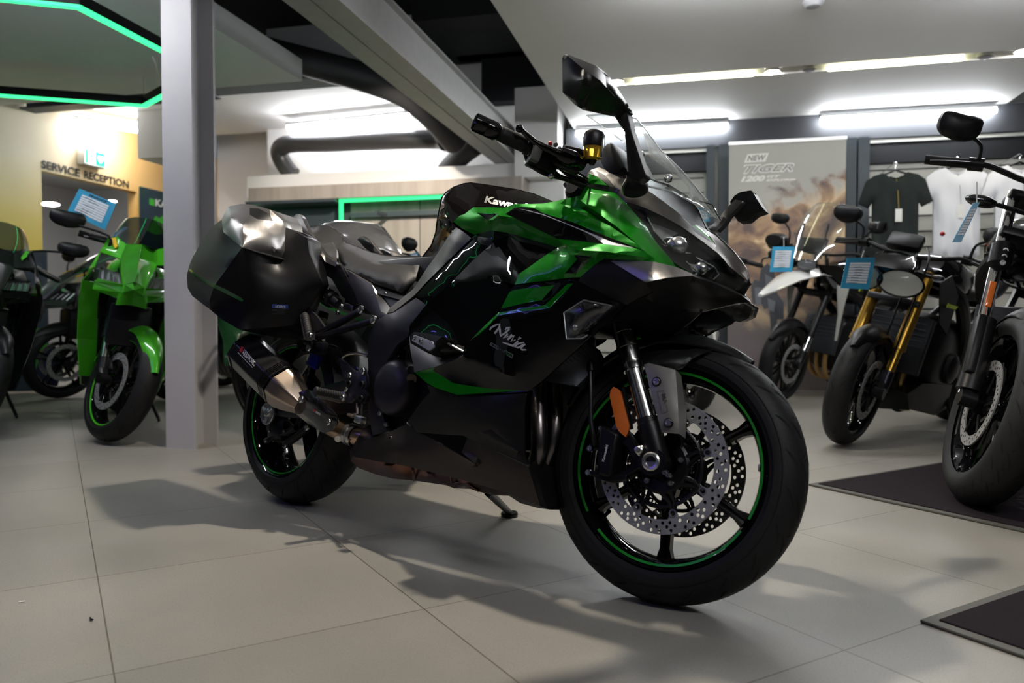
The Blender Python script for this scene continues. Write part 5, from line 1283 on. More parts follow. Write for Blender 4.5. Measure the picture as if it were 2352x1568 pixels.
# grab rail, tail, covers
panel('grab_rail', [([(672, 500, -.15), (680, 492, -.15), (688, 492, -.15), (694, 500, -.155), (705, 525, -.165), (717, 545, -.17), (747, 588, -.172), (773, 603, -.168), (771, 612, -.17), (735, 596, -.18), (712, 572, -.18), (704, 548, -.175), (692, 534, -.17), (680, 524, -.165)], .006)], SATIN, B, bike, thick=.018, sides=(1, -1))
panel('tail_panel', [([(712, 572, -.165), (735, 596, -.165), (773, 604, -.16), (780, 606, -.155), (800, 642, -.155), (823, 695, -.155), (812, 700, -.155), (785, 680, -.14), (762, 640, -.14), (730, 622, -.14), (712, 600, -.15)], .004)], DARKS, B, bike, thick=.012, sides=(1, -1))
panel('tail_top', [([(744, 560, -.13), (762, 556, -.12), (772, 575, -.135), (774, 600, -.15), (757, 592, -.155), (745, 577, -.15)], .002)], SATIN2, B, bike, thick=.008, sides=(1, -1))
panel('side_cover', [([(798, 621, -.150), (855, 654, -.155), (861, 670, -.158), (875, 715, -.165), (888, 721, -.168), (870, 731, -.168), (823, 697, -.16), (802, 641, -.152)], .004), ([(855, 654, -.155), (870, 674, -.150), (896, 706.5, -.158), (888, 721, -.168), (875, 715, -.165), (861, 670, -.158)], 0, SATIN2), ([(798, 621, -.150), (799, 619, -.145), (856, 651, -.148), (870, 674, -.150), (855, 654, -.155)], 0, SATIN2)], FRAMEM, B, bike, thick=.008, sides=(1, -1))  # paler edge strips carry the rim highlight in their colour
panel('side_cover', [([(872, 668, -.14), (884, 664, -.14), (918, 690, -.145), (896, 706, -.15)], 0)], FRAMEM, B, bike, thick=.006, sides=(1, -1))
bolt('bolt', P(887, 676, -.145), Yo, .008)
# main frame spar
panel('frame', [([(888, 721, -.172), (904, 718, -.173), (955, 684, -.176), (979, 700, -.18), (942, 745, -.185), (938, 772, -.185), (912, 792, -.178), (890, 826, -.172), (877, 862, -.168), (867, 890, -.165), (878, 945, -.16), (888, 990, -.155), (856, 1000, -.15), (846, 950, -.155), (843, 905, -.160), (846, 842, -.165), (845, 790, -.168), (848, 765, -.170), (865, 735, -.172)], .010)], FRAMEM, B, bike, thick=.03, sides=(1, -1))
panel('fairing_liner', [([(940, 772, -.20), (1000, 786, -.20), (1062, 804, -.205), (1064, 820, -.24), (1040, 828, -.245), (1000, 843, -.24), (952, 855, -.232), (942, 800, -.21)], .004)], FRAMEM, B, bike, thick=.006, sides=(1, -1))
# engine
panel('engine_case', [([(886, 822, -.13), (935, 790, -.13), (1060, 830, -.12), (1060, 900, -.12), (1010, 1000, -.12), (935, 985, -.13), (900, 990, -.13), (880, 960, -.13), (868, 890, -.13)], .01)], ALUK, B, bike, thick=.2, sides=(1,))
mb = MB(); c = P(899, 888, -.165); mb.lathe(c + V((0, .04, 0)), Yo, [(0, .082), (.03, .081), (.045, .074), (.054, .060), (.058, .04), (.060, 0)], FRAMEM, 40); mb.build('clutch_cover', bike)
mb = MB(); mb.cyl(P(925, 850, -.13), P(944, 850, -.16), .012, CHROME, 16); mb.cyl(P(925, 866, -.13), P(946, 870, -.16), .014, BRONZE, 16); mb.build('coolant_pipe', bike)
mb = MB(); mb.tube([P(898, 840, -.15), P(912, 824, -.15), P(922, 812, -.14), P(936, 800, -.12)], [.01, .012, .008, .008], GLOSS, 12, smoothpath=3); mb.build('coolant_hose', bike)
for x, y in ((874, 949), (887, 975)): bolt('bolt', P(x, y, -.165), Yo, .008)
for sd in (1, -1): pass
panel('lower_fairing', [([(981, 884, -.226), (1050, 912, -.232), (1208, 903, -.208), (1204, 950, -.2), (1205, 1044, -.19), (1213, 1070, -.186), (1170, 1050, -.192), (1075, 1006, -.204), (1064, 1000, -.206), (1000, 996, -.206), (958, 993, -.2), (937, 966, -.204), (965, 925, -.212), (988, 901, -.22)], .012)], MATTE, B, bike, thick=.005, sides=(1, -1), decals=[([(1096, 993), (1128, 985), (1190, 1037)], DARKS)])
bp_ = panel('belly_pan', [
    ([(817, 1029, -.165), (832, 1014, -.170), (847, 1007, -.172), (886, 996, -.176), (913, 983, -.186), (911, 1030, -.198), (912, 1066, -.188), (860, 1058, -.178), (812, 1048, -.168)], .002),
    ([(913, 983, -.186), (921, 979, -.188), (934, 975, -.190), (1015, 1021, -.204), (1092, 1065, -.205), (1060, 1038, -.205), (1073, 1007, -.205), (1120, 1027, -.20), (1213, 1072, -.190), (1226, 1114, -.178), (1241, 1162, -.165), (1200, 1147, -.165), (1142, 1125, -.168), (1081, 1107, -.172), (1025, 1092, -.176), (960, 1076, -.182), (912, 1066, -.188), (911, 1030, -.198)], .006),
    ([(934, 975, -.190), (934, 968, -.182), (957, 994, -.190), (1015, 1019, -.200), (1015, 1021, -.204)], 0, SATIN2), ([(1073, 1007, -.205), (1073, 1003, -.200), (1122, 1021, -.194), (1215, 1067, -.184), (1213, 1072, -.190), (1120, 1027, -.20)], 0, SATIN2)],  # top rim strips in lighter satin, a highlight set by colour
    mat('satin_bronze', (.046, .039, .035), .38, metal=.7), B, bike, thick=.005, sides=(1, -1))
bolt('bolt', P(899, 1006, -.182), Yo, .006, parent=bp_[0])
panel('dark_backing', [([(925, 962, -.14), (1000, 975, -.14), (1090, 990, -.14), (1120, 1060, -.14), (1092, 1075, -.14), (1010, 1045, -.14), (940, 1000, -.14)], 0)], BLK, B, bike, thick=.004, sides=(1, -1))  # added black sheet that keeps the gap at the belly pan dark
panel('chin_fairing', [([(1213, 1070, -.17), (1241, 1162, -.155), (1262, 1169, -.12), (1284, 1169, -.08), (1290, 1120, -.02), (1288, 1060, -.02), (1250, 1040, -.05), (1225, 1060, -.15)], 0)], BLK, B, bike, thick=.005, sides=(1, -1))
# inner darkness of the engine bay: block and airbox, both real volumes
mb = MB(); mb.box((.90, 0, .46), (.42, .26, .34), ALUK, None, .02); mb.build('engine_block', bike)
mb = MB(); mb.box((1.02, 0, .72), (.42, .30, .22), BLK, None, .03); mb.build('air_box', bike)
mb = MB(); mb.box((.45, 0, .74), (.46, .16, .16), BLK, None, .02); mb.build('subframe', bike)
# radiator
rad = panel('radiator', [([(1246, 873, -.155), (1300, 822, -.155), (1341, 786, -.155), (1362, 800, -.10), (1380, 835, -.06), (1355, 857, -.10), (1324, 887, -.13), (1285, 880, -.15)], 0)], mat('radiator_core', (.03, .032, .038), .5, metal=.5), B, bike, thick=.03, sides=(1, -1))
mb = MB()
for i in range(14):
    u = i / 13; a = (1252 + (1352 - 1252) * u, 870 - 78 * u); mb.tube([P(1248 + u * 88, 871 - u * 80, -.157), P(1320 + u * 55, 884 - u * 48 , -.133 + u * .07)], .0011, mat('radiator_fin', (.12, .125, .14), .4, metal=.8), 4)
mb.build('cooling_fins', rad[0])
# header pipes
for k, (pts, r) in enumerate((([(1236, 876, -.10), (1237, 930, -.11), (1238, 980, -.12), (1238, 1030, -.12), (1230, 1062, -.11), (1205, 1090, -.09)], .0205), ([(1274, 880, -.03), (1275, 940, -.05), (1272, 1000, -.06), (1258, 1050, -.06), (1240, 1085, -.05), (1215, 1108, -.05)], .0205), ([(1312, 890, .06), (1306, 930, .05), (1290, 985, .03), (1272, 1040, .02), (1250, 1085, .0)], .0205), ([(1330, 900, .14), (1322, 940, .12), (1305, 1000, .1), (1290, 1050, .08), (1265, 1090, .05)], .0205))):
    mb = MB(); mb.tube([P(*q) for q in pts], r, PIPE, 18, smoothpath=6); mb.build('header_pipe', bike)
mb = MB(); mb.tube([P(1243, 947, -.115), P(1272, 947, -.05)], .009, PIPE, 12); mb.tube([P(1272 + 7 * math.cos(a_), 947 + 12 * math.sin(a_), -.075) for a_ in [i * .6 for i in range(-2, 4)]], .003, STEEL, 8); mb.build('balance_pipe', bike)
# collector and catalyser under the belly
col = panel('exhaust_collector', [([(812, 1040, -.150), (860, 1056, -.155), (912, 1064, -.155), (945, 1070, -.150), (949, 1103, -.10), (902, 1099, -.10), (860, 1088, -.10), (823, 1074, -.10), (806, 1058, -.12)], .02),
    ([(945, 1070, -.145), (1025, 1088, -.135), (1035, 1091, -.13), (1043, 1121, -.09), (1025, 1114, -.085), (949, 1103, -.09)], .02), ([(1035, 1091, -.13), (1081, 1105, -.12), (1100, 1110, -.12), (1100, 1129, -.08), (1085, 1124, -.08), (1066, 1116, -.085), (1043, 1121, -.09)], .014), ([(1100, 1110, -.12), (1142, 1122, -.11), (1172, 1134, -.10), (1162, 1138, -.08), (1132, 1137, -.07), (1100, 1129, -.08)], .012)], COPPER, B, bike, thick=.09, sharp=50)
panel('exhaust_collector', [([(1160, 1132, -.10), (1241, 1160, -.10), (1262, 1170, -.06), (1235, 1166, -.06), (1195, 1155, -.06), (1172, 1140, -.06)], .01)], ALUK, B, bike, thick=.2)
mb = MB()
for x, w0 in ((947, 1),): mb.tube([P(946, 1068, -.15), P(950, 1086, -.145), P(950, 1102, -.105)], .004, COPPER, 8, smoothpath=3)
mb.tube([P(1035, 1090, -.138), P(1037, 1106, -.13), P(1046, 1108, -.12), P(1066, 1105, -.118), P(1085, 1118, -.10), P(1100, 1128, -.09)], .003, COPPER, 8, smoothpath=3); mb.build('weld_seam', bike)
# rising part behind the belly pan and link pipe
panel('exhaust_collector', [([(806, 1058, -.12), (803, 1040, -.12), (815, 1005, -.12), (832, 985, -.12), (850, 975, -.12), (870, 1000, -.14), (847, 1007, -.15), (817, 1029, -.15), (812, 1042, -.15)], .015)], mat('purple_steel', (.10, .07, .08), .36, metal=.9, noise=(10, .3, (.05, .04, .06))), B, bike, thick=.12, sharp=50)
mb = MB(); mb.tube([P(842, 1004, -.10), P(812, 1000, -.115), P(790, 992, -.12), P(756, 976, -.13), P(720, 948, -.15), P(700, 920, -.17)], .030, mat('link_pipe', (.50, .36, .24), .28, metal=1), 24, smoothpath=4); lp = mb.build('link_pipe', bike)
mb = MB(); d = (P(790, 992, -.12) - P(812, 1000, -.115)).normalized(); mb.lathe(P(812, 1000, -.115), d, [(-.012, .0335), (-.004, .0335), (-.004, .031), (.006, .031), (.006, .034), (.020, .034), (.020, .031)], STEEL, 28); mb.build('clamp_band', lp)
mb = MB(); mb.cyl(P(776, 1008, -.15), P(781, 1000, -.13), .010, STEEL, 14); mb.cyl(P(797, 1013, -.15), P(799, 1007, -.13), .005, STEEL, 10); mb.build('clamp_bolt', lp)
# silencer
Ra = P(563, 806, -.285); Rb = P(650, 888, -.235); ax = (Rb - Ra).normalized(); Ls = (Rb - Ra).length
up = V((0, 0, 1)); up = (up - ax * up.dot(ax)).normalized(); sdv = ax.cross(up)
def hexr(c, r, rx=1.0):
    pts = []
    base = [(math.cos(a) * r * rx, math.sin(a) * r) for a in [math.radians(q) for q in (20, 70, 110, 160, 200, 250, 290, 340)]]
    n = len(base)
    for i in range(n):
        a = base[i]; b = base[(i + 1) % n]; z = base[i - 1]
        for t in (.18, .06): pts.append((a[0] + (z[0] - a[0]) * t, a[1] + (z[1] - a[1]) * t))
        for t in (.06, .18): pts.append((a[0] + (b[0] - a[0]) * t, a[1] + (b[1] - a[1]) * t))
    return [c + sdv * x + up * y for x, y in pts]
RS = .066
mb = MB(); secs = [hexr(Ra + ax * t * Ls, RS * s, 1.0) for t, s in ((.02, .98), (.05, 1.0), (.80, 1.03))]
for t in (.80, .83, .86, .89): secs += [hexr(Ra + ax * t * Ls, RS * 1.03), hexr(Ra + ax * (t + .004) * Ls, RS * .985), hexr(Ra + ax * (t + .016) * Ls, RS * .985), hexr(Ra + ax * (t + .02) * Ls, RS * 1.03)]
secs += [hexr(Ra + ax * .95 * Ls, RS * 1.03)]
mb.loft(secs, CARBON); sil = mb.build('silencer', bike, sharp=30)
mb = MB(); mb.loft([hexr(Ra + ax * (-.01) * Ls, RS * .80), hexr(Ra + ax * (-.035) * Ls, RS * .90), hexr(Ra + ax * (0) * Ls, RS * 1.03), hexr(Ra + ax * .045 * Ls, RS * 1.04), hexr(Ra + ax * .05 * Ls, RS)], CARBON, caps=True); mb.build('end_cap', sil)
mb = MB(); mb.loft([hexr(Ra + ax * .945 * Ls, RS * 1.03), hexr(Ra + ax * .95 * Ls, RS * 1.06), hexr(Ra + ax * .985 * Ls, RS * 1.06), hexr(Ra + ax * .99 * Ls, RS * 1.02)], GLOSS, caps=False); mb.build('front_band', sil)
mb = MB(); cone = [hexr(Ra + ax * .985 * Ls, RS * 1.03)]
for t, s in ((1.0, 1.02), (1.12, 1.0), (1.28, .82), (1.42, .62), (1.5, .5)):
    cone.append([Ra + ax * t * Ls + (p - (Ra + ax * t * Ls)) for p in hexr(Ra + ax * t * Ls, RS * s)])
mb.loft(cone, BRONZE); mb.build('bronze_cone', sil, sharp=50)
lettering('maker_lettering', 'AKRAPOVIC', [(555, 812), (584, 842), (587, 830), (560, 799)], WPR, sil, B, target=sil, bold=.045, lift=.002)
lettering('maker_mark', '', [(548, 805), (558, 813), (562, 799), (552, 792)], RPR, sil, B, target=sil, shapes=[[(0, .1), (1, 0), (.55, .45), (1, .5), (.6, .7), (.9, 1), (.2, .9), (.4, .6), (0, .55), (.35, .35)]], lift=.002)
lettering('maker_stripe', '', [(546, 809.5), (580, 844.5), (580.6, 843), (546.6, 808)], WPR, sil, B, target=sil, shapes=[[(0, 0), (1, 0), (1, 1), (0, 1)]], lift=.002)
lettering('maker_script', 'titanium', [(555, 831), (569, 845), (571, 840), (558, 825)], GREYD, sil, B, target=sil, bold=.0, shear=.3, lift=.002)
hs_ = panel('heat_shield', [([(686, 901, -.235), (706, 893.6, -.235), (722, 900, -.23), (736, 910, -.225), (752, 930, -.215), (768, 948, -.205), (774, 958, -.20), (774, 972, -.195), (759, 990, -.18), (741, 993.6, -.175), (706, 972, -.18), (672, 944, -.19), (666, 930, -.2), (668, 918, -.215)], .024)], CARBON, B, bike, thick=.006, sharp=50, step=8)[0]
for x, y in ((693, 917), (756, 969)): bolt('bolt', P(x, y, -.245 if x < 700 else -.215), V((0, -1, .15)), .011, parent=hs_)
lettering('maker_plate', '', [(718, 944), (734, 955), (737, 949), (721, 938)], GREYD, hs_, B, target=hs_, shapes=[[(0, 0), (1, 0), (1, 1), (0, 1)]])
lettering('maker_lettering', 'AKRAPOVIC', [(724, 947), (735, 954), (737, 950), (727, 943)], WPR, hs_, B, target=hs_, lift=.0025, bold=.06)
lettering('maker_mark', '', [(718, 943), (723, 946), (726, 941), (721, 938)], RPR, hs_, B, target=hs_, lift=.0025, shapes=[[(0, 0), (1, .2), (1, 1), (.2, .9)]])
# ---------------------------------------------------------------- swingarm and rear running gear
mb = MB(); secs = []
for (x, z, h, t) in ((-.05, .311, .035, .018), (.03, .313, .055, .024), (.12, .325, .075, .03), (.30, .36, .10, .034), (.45, .39, .11, .034), (.56, .40, .09, .03)):
    c = V((x, -.118, z)); secs.append([c + V((0, a * t / 2, b * h / 2)) for a, b in ((-1, -.6), (-.6, -1), (.6, -1), (1, -.6), (1, .6), (.6, 1), (-.6, 1), (-1, .6))])
mb.loft(secs, DARKS); sw_ = mb.build('swingarm', bike)
mb = MB(); mb.loft([[V((p.x, -p.y, p.z)) for p in s_] for s_ in secs], DARKS); mb.box((.47, 0, .40), (.08, .24, .10), DARKS, None, .02); mb.build('swingarm', bike)
mb = MB(); c = P(614, 948, -.140); mb.lathe(c, Yo, [(-.006, .040), (.0, .040), (.002, .038), (.002, .033), (-.002, .033), (-.002, .014), (.004, .014), (.006, .010), (.006, 0)], STEEL, 36)
for k in range(3):
    a = .5 + k * 2 * PI / 3; mb.tube([c + V((.011 * math.cos(a), -.001, .011 * math.sin(a))), c + V((.035 * math.cos(a), -.001, .035 * math.sin(a)))], .005, STEEL, 8)
mb.build('axle_adjuster', sw_)
mb = MB(); mb.tube([P(611, 1012, -.11), P(640, 1000, -.11), P(660, 992, -.11), P(680, 982, -.11)], .010, ALUK, 10, smoothpath=3); mb.tube([P(655, 1022, -.12), P(680, 1005, -.12), P(705, 985, -.12)], .012, ALUK, 12); mb.box(P(640, 985, -.105), (.09, .03, .07), ALUK, None, .01); mb.build('rear_caliper', bike)
for x, y, r in ((611, 1012, .008), (655, 1022, .011), (705, 982, .011), (619, 990, .006), (654, 990, .006), (661, 1052, .004)): bolt('bolt', P(x, y, -.125), Yo, r)
# hugger
mb = MB(); secs = []
for i in range(14):
    a = math.radians(20 + 100 * i / 13); row = []
    for j in range(9):
        s_ = -1 + j / 4; y = .105 * s_; r = RR + .018 - .03 * abs(s_) ** 2.5; row.append(V((r * math.cos(a), y, RR + r * math.sin(a))))
    row += [V((p.x * .985, p.y * .97, RR + (p.z - RR) * .985)) for p in row[::-1]]
    secs.append(row)
mb.loft(secs, MATTE); mb.build('rear_hugger', bike, sharp=50)
# shock and linkage hints
mb = MB(); mb.tube([P(800, 840, -.05), P(770, 930, -.05)], .024, ALUK, 16); mb.tube([P(803 - i * .33 * 3 , 842 + i * 9 / 3 * 1.0, -.05) + V((.03 * math.cos(i * 1.2), .03 * math.sin(i * 1.2), 0)) for i in range(30)], .004, mat('spring_blue', (.03, .03, .2), .3), 8); mb.build('rear_shock', bike)
mb = MB(); mb.tube([P(758, 795, -.12), P(772, 800, -.12), P(780, 815, -.12), P(785, 828, -.12)], .008, DARKS, 10, smoothpath=4); mb.tube([P(787, 822, -.13), P(800, 814, -.13), P(825, 812, -.13), P(845, 818, -.13)], .0045, STEEL, 8, smoothpath=4); mb.build('rear_hose', bike)
mb = MB(); mb.box(P(722, 828, -.13), (.05, .02, .045), mat('blue_clip', (.015, .015, .30), .3), Matrix.Rotation(.3, 3, 'Y'), .004); mb.build('cable_clip', bike)
# rearset
rs = panel('footpeg_bracket', [([(778, 822, -.185), (790, 830, -.185), (810, 848, -.19), (822, 855, -.19), (828, 848, -.185), (835, 846, -.185), (840, 862, -.185), (842, 884, -.188), (838, 892, -.188), (815, 891, -.19), (802, 889, -.19), (793, 883, -.19), (784, 850, -.185)], .004), ([(802, 889, -.19), (815, 891, -.19), (838, 892, -.188), (842, 905, -.185), (839, 922, -.185), (828, 926, -.185), (815, 912, -.19), (800, 925, -.195), (785, 922, -.195), (788, 905, -.192)], .002)], FRAMEM, B, bike, thick=.012)[0]
for x, y, r in ((804, 862, .010), (803, 881, .011), (832, 883, .012), (834, 852, .011), (830, 915, .011)): bolt('bolt', P(x, y, -.190), Yo, r, ALUK if y > 870 else BOLT, parent=rs)
def peg(a, b, name, lab=None):
    d = (b - a).normalized(); L = (b - a).length; prof = [(0, .007), (0, .010)]
    for i in range(9): t = .006 + i * (L - .016) / 9; prof += [(t, .0115), (t + (L - .016) / 18, .0135), (t + (L - .016) / 11, .0115)]
    prof += [(L - .006, .0135), (L, .012), (L + .002, 0)]
    mb = MB(); mb.lathe(a, d, prof, mat('peg_rubber', (.016, .016, .016), .6), 16, ref=(0, 0, 1)); o = mb.build(name, bike)
    mb = MB(); n = V((0, 0, -.012)); mb.tube([a + n, b - d * .005 + n], [.008, .0065], SATIN2, 10); mb.build('peg_core', o); return o
fp = peg(P(784, 910, -.205), P(723, 897, -.285), 'footpeg'); mb = MB(); mb.tube([P(790, 914, -.195), P(783, 909, -.21)], .014, SATIN2, 12); mb.build('peg_pivot', fp)
bolt('bolt', P(788, 913, -.21), Yo, .010, parent=fp)
mb = MB(); mb.tube([P(800, 952, -.19), P(812, 955, -.2), P(815, 953, -.21), P(822, 955, -.215)], [.005, .006, .006, .007], SATIN2, 10, smoothpath=3); mb.box(P(827, 964, -.225), (.030, .022, .020), STEEL, Matrix.Rotation(.12, 3, 'Y'), .003)
for i in range(7): mb.box(P(818 + i * 2.9, 957 + i * .55, -.225), (.002, .020, .004), STEEL)
mb.build('brake_pedal', bike)
for pts_, r_, m_ in (([P(821, 925, -.18), P(821, 955, -.18)], .004, BRONZE), ([P(832, 925, -.18), P(830, 955, -.18)], .0035, SATIN2), ([P(798, 890, -.195), P(790, 905, -.195), P(786, 912, -.195)], .005, STEEL)):
    mb = MB(); mb.tube(pts_, r_, m_, 8); mb.build('pedal_linkage', bike)
# passenger peg bracket
pb = MB()
def strut(a, b, w, t=.016, m=SATIN, mb=None):
    a, b = V(a), V(b); d = (b - a); R = d.to_track_quat('X', 'Y').to_matrix(); mb.box((a + b) / 2, (d.length, t, w), m, R, .003)
strut(P(730, 768, -.20), P(826, 716, -.18), .022, mb=pb, m=DARKS); strut(P(728, 775, -.20), P(855, 738, -.178), .020, mb=pb, m=DARKS); pb.build('passenger_peg_bracket', bike)
panel('passenger_peg_bracket', [([(704, 712, -.205), (712, 709, -.205), (729, 728, -.205), (743, 748, -.203), (748, 758, -.20), (727, 776, -.205), (722, 760, -.207)], 0)], SATIN, B, bike, thick=.010)
for x, y, r in ((829, 710.6, .0135), (857.6, 734, .0135)): bolt('bolt', P(x, y, -.19), Yo, r)
pp = peg(P(700, 722, -.215), P(710, 772, -.24), 'footpeg'); mb = MB(); mb.tube([P(693, 724, -.22), P(703, 776, -.245)], [.007, .008], SATIN2, 10); mb.cyl(P(714, 772, -.215), P(714, 772, -.255), .013, SATIN2, 16); mb.build('peg_pivot', pp)
bolt('bolt', P(714, 770, -.257), Yo, .008, parent=pp)
mb = MB(); c = P(722, 798, -.14); mb.lathe(c, Yo, [(0, .020), (.045, .020), (.05, .017), (.055, .017), (.055, 0)], MATTE, 20); mb.build('muffler_mount', bike); bolt('bolt', P(710, 799, -.195), Yo, .012)
mb = MB(); mb.box(P(738, 800, -.16), (.05, .02, .04), DARKS, None, .006); mb.build('muffler_bracket', bike)
# preload adjuster
a = P(748, 679, -.14); b = P(790, 706, -.14); d = (b - a).normalized(); mb = MB(); prof = [(0, 0), (0, .024), (.005, .027)]
mb.lathe(a, d, prof + [(.040, .027), (.046, .020), (.075, .018), (.085, .014), (.085, 0)], DARKS, 24)
for k in range(16): t = 2 * PI * k / 16; o1 = d.orthogonal().normalized(); o2 = d.cross(o1); q = (o1 * math.cos(t) + o2 * math.sin(t)) * .027; mb.tube([a + d * .005 + q, a + d * .038 + q], .0022, DARKS, 6)
mb.build('preload_adjuster', bike); bolt('bolt', P(785, 704, -.16), Yo, .009); bolt('bolt', P(777, 718, -.15), Yo, .007)
mb = MB(); mb.box(P(805, 707, -.13), (.05, .02, .022), SATIN2, Matrix.Rotation(.2, 3, 'Y'), .003); mb.build('adjuster_bracket', bike)
mb = MB(); mb.lathe(P(742, 722, -.1), (0, -.15, -1), [(0, .014), (.005, .016), (.03, .016), (.03, .013), (.065, .013), (.07, .008), (.09, .006)], mat('bottle_grey', (.3, .31, .3), .4, trans=.3), 16); mb.lathe(P(743, 720, -.1), (0, -.15, -1), [(-.004, 0), (-.004, .018), (.016, .018), (.016, 0)], BLK, 16); mb.build('fluid_bottle', bike)
# frame slider
sl = panel('frame_slider', [([(941, 771, -.285), (951, 762, -.285), (985, 766, -.29), (1016, 773, -.29), (1003, 782, -.292), (1001, 800, -.292), (981, 810, -.285), (943, 788, -.28)], .004), ([(1016, 773, -.29), (1025, 804, -.25), (1000, 818, -.25), (981, 810, -.285), (1001, 800, -.292), (1003, 782, -.292)], 0)], MATTE, B, bike, thick=.05)[0]
panel('slider_insert', [([(945.5, 775.5, -.292), (950.6, 769, -.292), (992, 784, -.299), (995.5, 796, -.299), (985, 805, -.297), (946.5, 782, -.291)], 0)], mat('brushed_alu', (.46, .47, .55), .4, metal=.25), B, sl, thick=.006, label='pale brushed metal insert')
for x, y in ((952, 776), (968, 784)): bolt('bolt', P(x, y, -.301), Yo, .0055, parent=sl)
mb = MB(); mb.tube([P(1016, 795, -.25), P(1040, 800, -.24), P(1064, 806, -.22)], [.018, .014, .012], ALUK, 12); mb.tube([P(1025, 786, -.26), P(1064, 807, -.245)], .003, STEEL, 6); mb.build('slider_arm', sl)
# turn signal lamp in the near fairing
for sd in (1, -1):
    panel('turn_signal', [([(1293, 718, -.262), (1318, 702, -.264), (1341.5, 687, -.262), (1370, 694, -.248), (1408.5, 701, -.225), (1372, 732, -.23), (1334, 765, -.24), (1322, 774, -.25), (1336, 765, -.24), (1351, 769, -.235), (1336, 778, -.245), (1299.5, 780, -.258)], .014)], LENSS, B, bike, thick=.012, sides=(sd,), step=9)
panel('lamp_bowl', [([(1297, 719, -.246), (1341.5, 690, -.25), (1404, 702, -.215), (1334, 764, -.228), (1301, 776, -.245)], -.01)], mat('bowl_grey', (.06, .06, .065), .25, metal=.7), B, bike, thick=.004, sides=(1, -1), step=9)
mb = MB()
for a, b in (((1295, 719), (1301, 778)), ((1295, 718), (1341, 689)), ((1341, 689), (1405, 702)), ((1301, 778), (1336, 777)), ((1336, 777), (1350, 769))): mb.tube([P(*a, -.268), P(*b, -.266)] if a[0] < 1340 else [P(*a, -.266), P(*b, -.235)], .0014, REFL, 6)
mb.sphere(P(1322, 752, -.25), .007, REFL, 12); mb.build('lamp_rim', bike)
# side stand
a = P(1122, 1130, .10); f = on_z(1170, 1177, .012); fb_ = B.mi @ f; mb = MB(); mb.tube([a, fb_], [.013, .010], ALUK, 14)
nz_ = B.mi.to_3x3() @ V((0, 0, 1)); mb.lathe(fb_ - nz_ * .010, nz_, [(0, 0), (0, .026), (.006, .028), (.012, .026), (.012, 0)], ALUK, 24); mb.build('side_stand', bike)
# ---------------------------------------------------------------- panniers
pa, pb_, pcv, pd, pe, pf, pg, ph_, pi_, pj, pk, pm = (523, 474, -.36), (555, 468, -.34), (581, 470, -.32), (620, 481, -.30), (648, 506, -.275), (656, 522, -.265), (654, 576, -.275), (641, 602, -.285), (556, 568, -.425), (513, 533, -.415), (509, 504, -.39), (559, 517, -.405)
PN1 = (491, 658, -.435); PN2 = (481, 690, -.425); PN3 = (484, 712, -.41)
CASE = mat('case_satin', (.075, .07, .08), .36, metal=.6); CASEL = mat('case_titanium', (.24, .23, .225), .32, metal=.85)
pan = panel('pannier', [
    ([pk, pj, pi_, PN1, PN2, PN3, (460, 694, -.39), (441, 679, -.365), (431, 661, -.35), (429, 633, -.345), (434, 611, -.345), (441, 594, -.345), (463, 554, -.35), (491, 518, -.37)], .016),
    ([pi_, ph_, pg, pf, (680, 533, -.24), (706, 547, -.225), (710, 580, -.225), (741, 651, -.20), (720, 690, -.20), (684, 736, -.225), (670, 747, -.24), (620, 752, -.29), (563, 756, -.36), (552, 758, -.37), (509, 733, -.40), PN3, PN2, PN1], .012, mat('case_black', (.005, .005, .006), .4, spec=.25))],
    CASE, B, bike, thick=0, to_plane=-.175, sides=(1, -1), sharp=40, decals=[([(434, 615), (450, 629), (482, 647), (520, 665), (555, 684), (559, 689), (556, 693), (520, 675), (480, 656), (448, 636), (433, 621)], TAILG)])
for q, pn in enumerate(pan):
    sd = 1 if q == 0 else -1
    panel('lid', [
        ([pa, pb_, pcv, pd, pe, (631, 513, -.300), pm, (530, 500, -.405), pk], .006),
        ([pk, (530, 500, -.405), pm, pi_, pj], .006), ([pm, (631, 513, -.300), (634, 572, -.312), (626, 590, -.31), ph_, pi_], .010), ([(631, 513, -.300), pe, pf, pg, ph_, (626, 590, -.31), (634, 572, -.312)], .002)],
        CASEL, B, pn, thick=0, to_plane=-.20, sides=(sd,), sharp=30, decals=[([(573.6, 477.5), (595, 479), (620, 492), (627, 508), (591, 503), (573.6, 493)], BLK)])
lettering('notice_sticker', '', [(624, 707), (662, 709), (662, 700), (625, 698)], BLUEP, pan[0], B, target=pan[0], shapes=[[(0, 0), (1, 0), (1, 1), (0, 1)]])
lettering('notice_lettering', 'NOTICE', [(632, 707), (655, 708.5), (656, 702), (633, 700.5)], WPR, pan[0], B, target=pan[0], lift=.003)
lettering('notice_lines', '', [(624, 722), (656, 723), (656, 709), (624, 708)], GREYD, pan[0], B, target=pan[0], lift=.002, shapes=[[(0, .85 - k * .22), (1 - .1 * (k % 2), .85 - k * .22), (1 - .1 * (k % 2), .80 - k * .22), (0, .80 - k * .22)] for k in range(4)])
panel('carrier_plate', [([(656, 524, -.235), (682, 529, -.215), (704, 539, -.205), (709, 549, -.20), (711, 583, -.195), (690, 582, -.205), (660, 577, -.235)], .003)], DARKS, B, bike, thick=.02, sides=(1, -1))
mb = MB(); mb.lathe(P(690, 566, -.215), V((.2, -1, .1)), [(-.01, .014), (.012, .014), (.014, .011), (.010, .009), (.010, 0)], CHROME, 20); mb.build('pannier_lock', bike)
# second rear item: number plate arm and tail lamp, seen from behind only
mb = MB(); mb.box((-.28, 0, .88), (.10, .16, .08), GLOSS, None, .02); mb.build('tail_unit', bike)
mb = MB(); mb.tube([V((-.2, 0, .82)), V((-.38, 0, .62))], .015, MATTE, 10); mb.build('plate_arm', bike)
